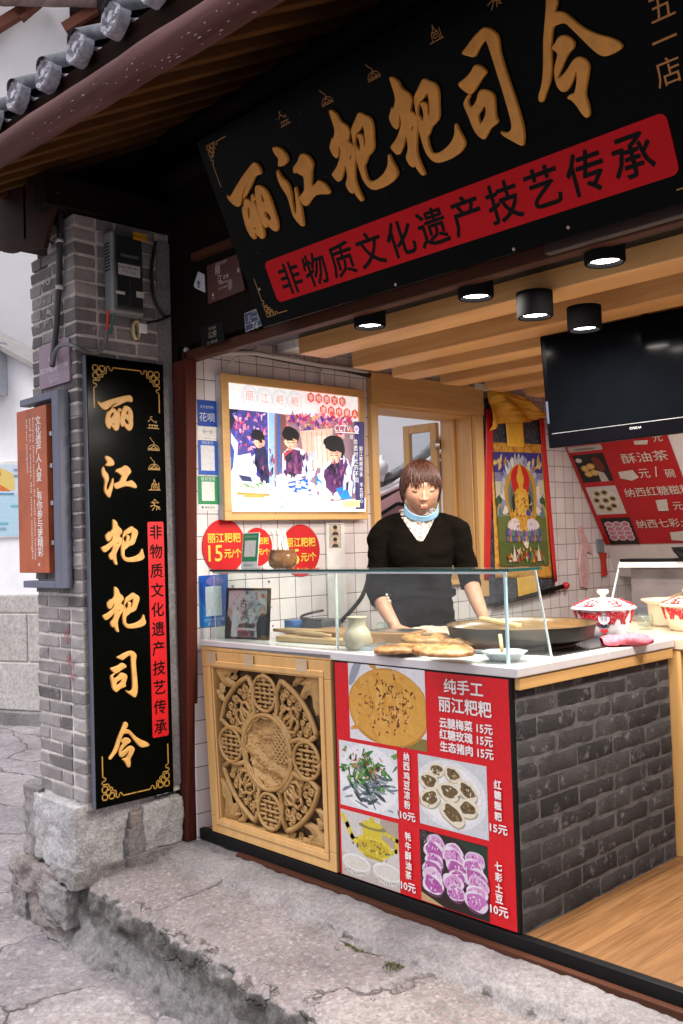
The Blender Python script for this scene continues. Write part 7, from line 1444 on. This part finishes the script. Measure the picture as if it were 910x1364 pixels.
# two suggested by television glints; the deeper two are added to brighten the back
for (x, y, lbl) in ((2.52, .28, 'black round spotlight under the first honey beam, beyond the photo edge'), (2.52, .69, 'black round spotlight under the second honey beam, beyond the photo edge'), (1.52, 1.39, 'black round spotlight hidden behind the television'), (1.0, 2.12, 'black round spotlight deep in the shop before the hanging scroll')):
    lampat(x, y, 1.968, 2.051, lbl, 12.0)
# ================================================================== the cook
WB = np.array([0.705, 0.705, 0.0]); E1_ = np.array([math.cos(YAW), math.sin(YAW), 0]); E2_ = np.array([math.sin(YAW), -math.cos(YAW), 0])
def wl(x, y, z): return WB+E1_*x+E2_*y+np.array([0, 0, z])
SKIN = None
def skin_mat():
    m, t, p = newmat('skin'); v = mapped(t); n = N(t, 'ShaderNodeTexNoise', i_Scale=30.0, i_Detail=5.0); t.links.new(v, n.inputs['Vector'])
    c = ramp(t, n.outputs[0], [(0.3, (0.38, 0.20, 0.125)), (0.7, (0.46, 0.25, 0.16))]); t.links.new(c, p.inputs['Base Color']); p.inputs['Roughness'].default_value = 0.5; p.inputs['Subsurface Weight'].default_value = 0.12; p.inputs['Subsurface Radius'].default_value = (0.012, 0.005, 0.003)
    return m
def knit(name, c, s=420):
    m, t, p = newmat(name); v = mapped(t); n = N(t, 'ShaderNodeTexNoise', i_Scale=s, i_Detail=3.0); t.links.new(v, n.inputs['Vector']); n2 = N(t, 'ShaderNodeTexNoise', i_Scale=9.0, i_Detail=5.0); t.links.new(v, n2.inputs['Vector'])
    cc = ramp(t, n2.outputs[0], [(.3, tuple(x*.8 for x in c)), (.7, tuple(x*1.25 for x in c))]); t.links.new(cc, p.inputs['Base Color']); p.inputs['Roughness'].default_value = .95; p.inputs['Specular IOR Level'].default_value = .06
    a = N(t, 'ShaderNodeMath', operation='ADD'); t.links.new(n.outputs[0], a.inputs[0]); t.links.new(n2.outputs[0], a.inputs[1]); bump(t, p, a.outputs[0], .35, .004); return m
def fused(name, mb, mats, parent, vox, smooth_it=6, fold=0.0):
    o = mb.build('tmp_form', mats, None); r_ = o.modifiers.new('r', 'REMESH'); r_.mode = 'VOXEL'; r_.voxel_size = vox; s_ = o.modifiers.new('s', 'SMOOTH'); s_.factor = .5; s_.iterations = smooth_it
    dg = bpy.context.evaluated_depsgraph_get(); dg.update(); me = bpy.data.meshes.new_from_object(o.evaluated_get(dg)); bpy.data.objects.remove(o)
    k = MB(); k.add([tuple(v.co+v.normal*(fold*(fbm(v.co.x*8+v.co.z*5, v.co.y*8, v.co.z*21)+.6*fbm(v.co.x*17, v.co.y*17-v.co.z*9, v.co.z*30)) if fold else 0)) for v in me.vertices], [tuple(q.vertices) for q in me.polygons]); bpy.data.meshes.remove(me); return k.build(name, mats, parent, True)
def ell_ring(c, rx, ry, ex=E1_, ey=E2_, n=28, pw=1.0):
    return [np.array(c)+ex*rx*math.copysign(abs(math.cos(t))**pw, math.cos(t))+ey*ry*math.copysign(abs(math.sin(t))**pw, math.sin(t)) for t in np.linspace(0, 6.2832, n+1)[:-1]]
def spl(P, n=8):
    P = [np.array(q, float) for q in P]; Q = []
    for i in range(len(P)-1):
        p0, p1, p2, p3 = P[max(i-1, 0)], P[i], P[i+1], P[min(i+2, len(P)-1)]
        for t in np.linspace(0, 1, n+1)[:-1]: Q.append(.5*((2*p1)+(-p0+p2)*t+(2*p0-5*p1+4*p2-p3)*t*t+(-p0+3*p1-3*p2+p3)*t**3))
    return Q+[P[-1]]
def limb(mb, P):      # P rows: x,y,z,r in the cook's frame
    Q = spl(P, 7); mb.tube([wl(*q[:3]) for q in Q], [q[3] for q in Q], 16)
def ball(mb, c, rx, ry, rz, ex=E1_, ey=E2_, ez=np.array([0, 0, 1.0]), n=14, m=9):
    rings = [[np.array(c)+ex*rx*math.cos(a)*math.cos(t)+ey*ry*math.cos(a)*math.sin(t)+ez*rz*math.sin(a) for t in np.linspace(0, 6.2832, n+1)[:-1]] for a in np.linspace(-1.5, 1.5, m)]
    mb.loft(rings)
pr = thing('person', 'woman in a dark sweater, blue mask under her chin, standing behind the counter', 'person', WB)
# --- head frame
HC = wl(0.008, 0.072, 1.472); pt_ = R(14); yw_ = R(-3)
HX = E1_*math.cos(yw_)+E2_*math.sin(yw_); HYh = -E1_*math.sin(yw_)+E2_*math.cos(yw_); HY = HYh*math.cos(pt_)-np.array([0, 0, 1])*math.sin(pt_); HZ = HYh*math.sin(pt_)+np.array([0, 0, 1])*math.cos(pt_)
def hd_(x, y, z): return HC+HX*x*1.05+HY*y*1.03+HZ*z*1.03
def skull(th, ph):     # th around (0 = face), ph up
    x, y, z = math.sin(th)*math.cos(ph), math.cos(th)*math.cos(ph), math.sin(ph)
    X, Y, Z = .078*x, .094*y, .112*z
    if Z < .01:
        t = min(1, (-Z+.01)/.115); X *= 1-.32*t**2.2; Y *= 1-.07*t**2 if y > 0 else 1-.45*t**1.3
    if y > .3:
        Y += -.004*math.exp(-(((abs(X)-.031)/.017)**2+((Z-.012)/.013)**2))+.005*math.exp(-((X/.05)**2+((Z-.032)/.012)**2))+.004*math.exp(-(((abs(X)-.042)/.02)**2+((Z+.024)/.02)**2))
        Y += .006*math.exp(-((X/.022)**2+((Z+.098)/.016)**2))+.003*math.exp(-((X/.026)**2+((Z+.064)/.016)**2))
    return X, Y, Z
mb = MB(); rings = []
for ph in np.linspace(-1.5, 1.5, 34): rings.append([hd_(*skull(th, ph)) for th in np.linspace(0, 6.2832, 57)[:-1]])
mb.loft(rings)
mb.tube([hd_(0, .086, .014), hd_(0, .0925, -.002), hd_(0, .100, -.017), hd_(0, .1045, -.028), hd_(0, .095, -.036)], [.005, .006, .008, .0098, .007], 12)
for s_ in (1, -1):
    ball(mb, hd_(s_*.0105, .0945, -.031), .0068, .0075, .006); ball(mb, hd_(s_*.032, .0795, .006), .0150, .0058, .0080, HX, HY, HZ)
    ball(mb, hd_(s_*.074, -.004, -.008), .008, .016, .029, HX, HY, HZ)
ball(mb, hd_(0, .0870, -.0600), .021, .0046, .0040, HX, HY, HZ); ball(mb, hd_(0, .0865, -.0690), .018, .0046, .0046, HX, HY, HZ)
# --- neck, trunk, legs
limb(mb, [(-.006, .01, 1.30, .056), (-.008, .03, 1.36, .052), (-.010, .055, 1.42, .05)])
mb.loft([ell_ring(wl(0, yy, z), rx, ry) for z, rx, ry, yy in ((.80, .15, .10, 0), (.95, .125, .085, 0), (1.10, .135, .09, .01), (1.22, .15, .09, .01), (1.30, .145, .07, .0), (1.345, .07, .05, .01))])
for s_ in (1, -1): limb(mb, [(s_*.085, 0, .86, .085), (s_*.09, .01, .48, .058), (s_*.09, -.01, .10, .042), (s_*.09, .0, .04, .040)]); limb(mb, [(s_*.09, -.03, .035, .034), (s_*.09, .06, .028, .036), (s_*.095, .14, .022, .03)])
AL = [(-.160, -.004, 1.262, .044), (-.178, .0, 1.16, .041), (-.192, .025, 1.045, .038), (-.168, .100, .955, .033), (-.126, .170, .876, .023)]
AR = [(.160, -.004, 1.262, .044), (.195, -.003, 1.16, .041), (.219, .010, 1.045, .038), (.245, .040, .955, .032), (.268, .065, .885, .023)]
limb(mb, AL); limb(mb, AR)
def hand(w_, d_, up_, side):      # wrist point, pointing direction, back-of-hand direction; side = +1 thumb to the +s side
    d_ = d_/np.linalg.norm(d_); s_ = np.cross(d_, up_); s_ /= np.linalg.norm(s_); u_ = np.cross(s_, d_)
    P = lambda f, s, h: w_+d_*f+s_*s*side+u_*h
    rings = []
    for f, wd, hh in ((-.012, .024, .020), (.010, .030, .017), (.040, .038, .0145), (.070, .041, .013), (.086, .038, .011)):
        rings.append([P(f, wd*math.cos(t), hh*math.sin(t)+.003) for t in np.linspace(0, 6.2832, 19)[:-1]])
    mb.loft(rings)
    for s0, L, r_ in ((.030, .066, .0088), (.0105, .074, .0090), (-.0095, .069, .0086), (-.029, .055, .0078)):
        mb.tube([P(.066, s0*.9, .003), P(.086, s0, .004), P(.086+L*.38, s0*1.12, .000), P(.086+L*.70, s0*1.16, -.013), P(.086+L*.92, s0*1.16, -.029)], [r_*1.05, r_, r_*.95, r_*.86, r_*.66], 10)
    mb.tube([P(.012, .022, -.002), P(.030, .042, -.006), P(.055, .058, -.011), P(.078, .064, -.018)], [.0135, .0118, .0100, .0078], 10)
hand(wl(-.123, .176, .870), E1_*.55+E2_*.75+np.array([0, 0, -.16]), np.array([0, 0, 1.0])+E2_*.2, -1)
hand(wl(.268, .068, .880), E2_*.80+E1_*.1+np.array([0, 0, -.30]), np.array([0, 0, 1.0])+E2_*.4, 1)
SKIN = skin_mat(); fused('body', mb, SKIN, pr, .0032, 6)
# --- features
LIP = basic('lips', (.17, .055, .042), .8, spec=.1); LASH = basic('lash', (.02, .012, .010), .6); BROW = basic('brow', (.07, .035, .025), .8)
mb = MB(); mb.tube([hd_(x*.0225, .0895-.010*x*x, -.0625-.0015*math.cos(3*x)+.001) for x in np.linspace(-1, 1, 9)], [.0008, .0016, .0024, .0028, .0024, .0028, .0024, .0016, .0008], 8); mb.tube([hd_(x*.020, .0896-.010*x*x, -.0700+.003*x*x) for x in np.linspace(-1, 1, 9)], [.0008, .0022, .003, .0034, .0036, .0034, .003, .0022, .0008], 8); mb.build('lips', LIP, pr, True)
for s_ in (1, -1):
    mb = MB(); mb.tube([hd_(s_*(.031+.0155*x), .0882-.006*x*x-.003*abs(x), .0005+.0030*x*x) for x in np.linspace(-1, 1, 9)], [.0008, .0014, .0018, .002, .002, .002, .002, .0018, .001], 6); mb.build('eyelash', LASH, pr, True)
    mb = MB(); mb.tube([hd_(s_*(.032+.020*x), .0905-.008*x*x-.006*max(0, x), .031+.004*math.cos(2*x)) for x in np.linspace(-1, 1, 9)], [.001, .002, .0026, .0028, .0028, .0026, .0024, .0018, .001], 6, flat=.7); mb.build('eyebrow', BROW, pr, True)
# --- hair
def hair_mat():
    m, t, p = newmat('auburn_hair'); v = mapped(t, (1, 1, .25)); n = N(t, 'ShaderNodeTexNoise', i_Scale=150.0, i_Detail=4.0); t.links.new(v, n.inputs['Vector']); g = N(t, 'ShaderNodeNewGeometry')
    c = ramp(t, n.outputs[0], [(.3, (.016, .007, .005)), (.55, (.058, .021, .013)), (.75, (.12, .044, .025))]); c2 = ramp(t, g.outputs['Random Per Island'], [(0, (.7, .7, .7)), (1, (1.3, 1.2, 1.1))]); c = mixc(t, 1, c, c2, 'MULTIPLY'); t.links.new(c, p.inputs['Base Color']); p.inputs['Roughness'].default_value = .42; p.inputs['Specular IOR Level'].default_value = .35; return m
HAIR = hair_mat(); mb = MB()
def hs_(th, z, k=1.0):      # a point of the scalp shell
    zz = min(.999, max(-1, z/.124)); r_ = math.sqrt(max(0, 1-zz*zz)); return hd_(.083*r_*math.sin(th)*k, (.100*r_*math.cos(th)-.006)*k, z)
def zend(th):
    a = abs((th+math.pi) % (2*math.pi)-math.pi)
    return .030+.008*math.sin(th*7+.6)+.005*math.sin(th*17) if a < .80 else (.028-.030*(a-.8)/.35 if a < 1.15 else (-.002-.045*(a-1.15)/.45 if a < 1.6 else -.055))
rings = []
for q in np.linspace(0, 1, 14): rings.append([hs_(th, .1235*(1-q)+(zend(th)+.012)*q, .985) for th in np.linspace(0, 6.2832, 49)[:-1]])
mb.loft(rings, caps=True)
for k in range(520):
    th = random.uniform(-math.pi, math.pi); ze = zend(th)+random.gauss(0, .010); z0 = random.uniform(.100, .1225); lift = random.uniform(1.0, 1.045) if k % 9 else random.uniform(1.04, 1.075); dr = random.gauss(0, .13)
    P = []
    for q in np.linspace(0, 1, 9): z = z0+(ze-z0)*q; P.append(hs_(th+dr*(1-q)+.05*math.sin(5*q+k), z, lift+.012*math.sin(q*3.1)))
    mb.tube(P, [.0016, .0026, .003, .003, .003, .0028, .0024, .0018, .0006], 5, flat=.6)
for s_ in (1, -1):
    for k in range(16): P = [hs_(s_*(1.12+.02*k+.03*q), .05-(.085+.02*(s_ > 0))*q-.01*random.random(), 1.0+.03*q) for q in np.linspace(0, 1, 8)]; mb.tube(P, [.002, .003, .003, .003, .0026, .002, .0014, .0005], 5)
mb.build('hair', HAIR, pr, True)
# --- sweater
RG = ((.862, .148, .108, .0), (.90, .145, .106, .0), (.98, .137, .100, .0), (1.06, .133, .102, .008), (1.13, .137, .116, .018), (1.19, .147, .120, .018), (1.25, .150, .106, .010), (1.29, .140, .092, .002), (1.335, .112, .076, .004), (1.352, .080, .066, .008))
mb = MB(); mb.loft([ell_ring(wl(0, yy, z), rx, ry, n=40, pw=.92) for z, rx, ry, yy in RG])
limb(mb, [(-.065, .004, 1.338, .036), (-.125, 0, 1.314, .044), (-.172, -.002, 1.276, .053), (-.178, -.002, 1.20, .052), (-.188, .004, 1.12, .051), (-.194, .028, 1.045, .049), (-.190, .068, .995, .045), (-.187, .076, .985, .046)])
limb(mb, [(.065, .004, 1.338, .036), (.125, 0, 1.314, .044), (.174, -.002, 1.276, .053), (.184, -.002, 1.20, .053), (.203, -.002, 1.12, .051), (.217, .008, 1.055, .048), (.221, .018, 1.035, .047)])
for z in (.885, 1.00, 1.03): mb.tube([wl(.150*math.cos(t), .108*math.sin(t)+.004, z+.010*math.sin(3*t+z*40)) for t in np.linspace(.2, 2.9, 14)], .0075, 8)
KN = knit('dark_olive_brown_knit', (.0034, .0024, .0015)); fused('sweater', mb, KN, pr, .0065, 5, .0052)
CUF = basic('pearl_button', (.6, .58, .52), .25); 
for k in range(3):
    mb = MB(); ball(mb, wl(-.158+.005*k, .100+.004*k, 1.012-.013*k), .0055, .004, .0055); mb.build('button', CUF, pr, True)
# --- lace collar
def front(x, z):
    zs = [q[0] for q in RG]; rx = np.interp(z, zs, [q[1] for q in RG]); ry = np.interp(z, zs, [q[2] for q in RG]); yy = np.interp(z, zs, [q[3] for q in RG]); return yy+ry*math.sqrt(max(.02, 1-(x/rx)**2))
def lace():
    m, t, p = newmat('white_lace'); v = mapped(t); n = N(t, 'ShaderNodeTexNoise', i_Scale=130.0, i_Detail=3.0, i_Distortion=1.0); t.links.new(v, n.inputs['Vector']); c = ramp(t, n.outputs[0], [(.42, (.16, .11, .09)), (.49, (.50, .44, .39)), (.7, (.60, .55, .50))]); t.links.new(c, p.inputs['Base Color']); p.inputs['Roughness'].default_value = .9; bump(t, p, n.outputs[0], .8, .004); return m
LACE = lace(); mb = MB()
mb.grid(lambda a, b: (lambda s_, z: wl(-.006+s_*(.010+.066*(1-b)**.9), front(s_*(.01+.066*(1-b)), z)+.007+.004*math.sin(22*a)*(1-b), z))(2*a-1, 1.348-.108*b), 24, 24)
mb.loft([ell_ring(wl(-.006, yy, z), rx, ry, n=36) for z, rx, ry, yy in ((1.305, .084, .068, .006), (1.335, .080, .062, .010), (1.360, .077, .060, .016), (1.380, .075, .058, .020), (1.383, .070, .054, .021))], caps=False)
for k, z in enumerate((1.335, 1.356, 1.376)): mb.tube([wl(-.006+(.080-.0022*k)*math.cos(t), .010+.004*k+(.062-.0015*k)*math.sin(t), z+.003*math.sin(14*t)) for t in np.linspace(0, 6.2832, 60)], .0045, 6)
mb.build('lace_collar', LACE, pr, True)
# --- mask under the chin
MSK = basic('pale_blue_mask', (.22, .44, .66), .8, 0, .06, 60, .2, 200); mb = MB()
def mk(a, b):
    th = (2*a-1)*1.35; r_ = 1.02+.035*b+.006*math.sin(19*b); z = -.040-.066*max(0, math.cos(th))**.7-(.046-.020*math.cos(th))*b; return hd_(.070*math.sin(th)*r_, (.079*math.cos(th)-.004)*r_-.016*b*math.cos(th), z)
mb.grid(mk, 40, 10); o = mb.build('face_mask', MSK, pr, True); s_ = o.modifiers.new('solid', 'SOLIDIFY'); s_.thickness = .002
mb = MB()
for s_ in (1, -1): mb.tube([hd_(s_*.058, .020, -.064), hd_(s_*.072, .010, -.035), hd_(s_*.083, -.008, -.012), hd_(s_*.080, -.020, .006)], .0013, 6)
mb.build('mask_loop', WHITEP, pr, True)
# --- trousers
TRO = knit('cream_trousers', (.50, .42, .35), 300); mb = MB(); mb.loft([ell_ring(wl(0, 0, z), rx, ry, n=32) for z, rx, ry in ((.70, .165, .120), (.80, .168, .122), (.875, .152, .108), (.90, .148, .104))])
for s_ in (1, -1): limb(mb, [(s_*.08, 0, .80, .098), (s_*.09, .01, .48, .074), (s_*.09, -.01, .09, .062)])
fused('trousers', mb, TRO, pr, .009, 4, .006)
# ================================================================== what stands beyond the shop
FW = PL((-5.437, 1.433, 0), (.92, .39, 0), (0, 0, 1)); fz = lambda x, y: FW.px(x, y)
ah = thing('alley_house', 'white plastered house with a pale stone plinth across the alley', 'house', FW.p(0, STZ))
ASH = stone_mat('pale_ashlar', [(.40, .37, .34), (.50, .47, .44), (.58, .56, .55)], 5, None, .3); zp = fz(20, 792)[1]; zk = fz(20, 946)[1]; za, zb_ = fz(0, 457)[1], fz(40, 479)[1]; slope_ = (zb_-za)/(fz(40, 479)[0]-fz(0, 457)[0])
mb = MB(); mb.prism([(-5, zp), (3, zp), (3, za+slope_*3), (-5, za-slope_*5)], FW, -.3, 0); mb.build('wall', PLASTER, ah)
mb = MB(); z = zk; r_ = 0
while z < zp:
    h_ = min(.46, zp-z); a = -5.0+(.4 if r_ % 2 else 0)
    while a < 3: mb.box(a+.004, a+.82, z+.004, z+h_-.004, -.3, .016+random.uniform(0, .01), 0, FW); a += .83
    z += h_; r_ += 1
mb.build('plinth', ASH, ah, bevel=.012); mb = MB(); mb.box(-5, 3, STZ-.1, zk, -.3, .10, 0, FW); mb.build('kerb', MORTAR, ah, bevel=.01); mb = MB(); mb.box(-5, 3, zk-.001, zp, -.3, .008, 0, FW); mb.build('joint', LIME, ah)
mb = MB(); t0, t1 = (-5, za-slope_*5), (3, za+slope_*3); mb.prism([t0, t1, (t1[0], t1[1]+.07), (t0[0], t0[1]+.07)], FW, -.5, .12); mb.build('coping', basic('weathered_coping', (.30, .28, .27), .8, 0, .2, 10), ah, bevel=.01)
t_ = thing('wall_unit', 'pale grey cabinet fixed high on the white house at the photo edge', 'cabinet', FW.p(-.1, 2.6)); a0, b1 = fz(-30, 462); a1, b0 = fz(11, 527); mb = MB(); mb.box(a0, a1, b0, b1, 0, .22, 0, FW); mb.build('housing', basic('pale_grey_cabinet', (.50, .53, .58), .5), t_, bevel=.01); mb = MB(); q_ = fz(9, 494); mb.tube([FW.p(q_[0]+.03*math.cos(t), q_[1]+.05*math.sin(t), .225) for t in np.linspace(.6, 3.6, 9)], .008, 6); mb.build('handle', BLACKM, t_)
t_ = thing('street_poster', 'faded pale blue poster with yellow and orange shapes on the white house', 'poster', FW.p(0, 1.4)); a0, b1 = fz(-40, 619); a1, b0 = fz(33, 715); mb = MB(); mb.box(a0, a1, b0, b1, 0, .02, 0, FW); mb.build('board', WHITEP, t_); d = Dec(FW, .0215, .0006, .6)
Q4 = lambda x, y: fz(x, y); d.poly([Q4(-40, 660), Q4(33, 660), Q4(33, 714), Q4(-40, 714)], '#BFE2F2'); d.poly([Q4(-40, 619), Q4(33, 619), Q4(33, 660), Q4(-40, 660)], '#D8E9F4'); d.poly([Q4(-40, 612), Q4(-4, 620), Q4(22, 632), Q4(22, 653), Q4(-40, 653)], '#F2D476'); d.poly([Q4(-40, 640), Q4(0, 644), Q4(17, 654), Q4(-40, 656)], '#E8792E'); d.poly([Q4(-6, 620), Q4(2, 624), Q4(4, 634), Q4(-8, 632)], '#E36B30')
for k, (x0, x1, y, c) in enumerate(((-38, 20, 658, '#6FA3C8'), (18, 32, 674, '#7CC4DA'), (-30, 12, 697, '#7CC9E0'), (2, 9, 704, '#9AB8C8'), (22, 32, 626, '#7AA6D0'), (22, 32, 634, '#7AA6D0'))): d.line([Q4(x0, y), Q4(x1, y)], .02, c)
d.build('print', t_)
# neighbour house seen above the eave and through the alley
NF = PL(at_depth(0, 80, 11.5), (math.cos(YAW), math.sin(YAW), 0), (0, 0, 1)); nh = thing('gable_house', 'tall white gable house with a weathered beam beyond the eave', 'house', NF.p(0, -6)); mb = MB(); mb.box(-6, 7, -8.5, .9, -.3, 0, 0, NF); mb.build('wall', basic('white_gable_plaster', (.66, .65, .66), .9, 0, .06, 2), nh)
b0 = NF.px(-60, 8); b1 = NF.px(134, 12); mb = MB(); P = [NF.p(b0[0]+(b1[0]-b0[0])*t, b0[1]+(b1[1]-b0[1])*t, .25) for t in np.linspace(0, 1, 14)]; mb.tube(P, [.115+.012*fbm(i*.7, 1, 1) for i in range(14)], 14); mb.build('beam', wood('weathered_grey_beam', (.20, .14, .125), (.34, .27, .25), .8, 0, 30, 5, .4, (.16, .08, .07)), nh, True)
for (x0, y0, x1, y1) in ((-30, 62, 38, 20), (90, 46, 132, 20), (30, 30, 60, 5)):
    p0, p1 = NF.px(x0, y0), NF.px(x1, y1); mb = MB(); mb.bar(NF.p(*p0, .12), NF.p(*p1, .12), .10, .12); mb.build('rafter', basic('red_brown_rafter', (.16, .045, .02), .7), nh)
p0 = NF.px(96, 26); mb = MB(); mb.box(p0[0], p0[0]+.9, p0[1]-.8, p0[1]+.4, .02, .10, 0, NF); mb.build('dark_gap', BOARDS, nh)
# what the oak window looks out on
VF = PL(at_depth(548, 640, 8.6), (math.cos(YAW), math.sin(YAW), 0), (0, 0, 1)); hr = thing('tiled_house', 'house outside the oak window with a grey tiled roof and white mortar ridges', 'house', VF.p(0, -2)); V = lambda x, y: VF.px(x, y)
RT = basic('pale_grey_tiles', (.20, .20, .205), .8, 0, .4, 12); WM = basic('white_ridge_mortar', (.66, .66, .66), .8, 0, .1, 12)
mb = MB(); mb.prism([V(470, 668), V(470, 640), V(520, 628), V(560, 604), V(590, 575), V(640, 530), V(640, 640), V(560, 655), V(500, 700), V(470, 712)], VF, -.25, -.02); mb.build('roof', RT, hr)
for k in range(13): 
    x = 474+13*k; mb = MB(); y0 = np.interp(x, [470, 520, 560, 590, 640], [640, 628, 604, 575, 530]); mb.tube([VF.p(*V(x, y0+2), 0), VF.p(*V(x-13, y0+30), .02)], .035, 8); mb.build('tile_row', RT, hr, True)
for k, (P, r_) in enumerate(((((470, 648), (505, 640), (535, 626), (565, 604), (600, 572)), .030), (((470, 660), (510, 652), (545, 632), (580, 606), (610, 580)), .022), (((474, 672), (515, 655), (548, 638), (585, 612)), .022), (((470, 634), (500, 634), (512, 637)), .045))):
    mb = MB(); mb.tube(spl([VF.p(*V(*q), .05+.01*k) for q in P], 6), r_, 10); mb.build('ridge', WM if k else basic('dark_ridge', (.16, .16, .165), .8, 0, .5, 24), hr, True)
mb = MB(); mb.prism([V(500, 672), V(530, 655), V(556, 640), V(580, 652), V(560, 690), V(470, 735), V(470, 690)], VF, .06, .20); mb.build('pink_wall', basic('pink_plaster', (.46, .235, .235), .9, 0, .1, 8), hr)
mb = MB(); mb.bar(VF.p(*V(500, 690), .22), VF.p(*V(528, 672), .22), .03, .03); mb.bar(VF.p(*V(528, 672), .22), VF.p(*V(548, 676), .22), .03, .03); mb.build('pink_wall_crack', BLACKM, hr)
mb = MB(); mb.box(-2.5, 2.0, -3, -.52, -.5, -.26, 0, VF); mb.build('lower_wall', PLASTER, hr)
t_ = PL(at_depth(548, 600, 14), (math.cos(YAW), math.sin(YAW), 0), (0, 0, 1)); mb = MB(); mb.box(-3.4, 3.4, -3.5, 3.0, -.3, 0, 0, t_); tag(mb.build('white_house_wall', PLASTER), 'tall plain white wall filling the view outside the oak window', 'wall')
mb = MB(); p0, p1 = t_.px(488, 552), t_.px(526, 548); mb.box(p0[0], p1[0], p0[1]-.05, p0[1]+.10, .001, .3, 0, t_); tag(mb.build('eave_stub', DARKWOOD), 'dark eave timber against the white wall outside the oak window', 'timber')
mb = MB(); q_ = V(508, 622); mb.lathe([(0, -.08), (.05, -.06), (.06, 0), (.04, .04), (.02, .06), (.02, .09), (0, .10)], VF.p(q_[0], q_[1], .1), 14); tag(mb.build('roof_finial', WM, None, True), 'white finial on the roof ridge outside the oak window', 'finial')
# a green fruit dropped on the paving
q_ = at(51, 1224, 2, STZ+.012); mb = MB(); ball(mb, q_+np.array([0, 0, .008]), .014, .014, .013); tag(mb.build('green_fruit', basic('green_rind', (.05, .13, .03), .35), None, True), 'small green fruit lying on the paving near the pillar', 'fruit')
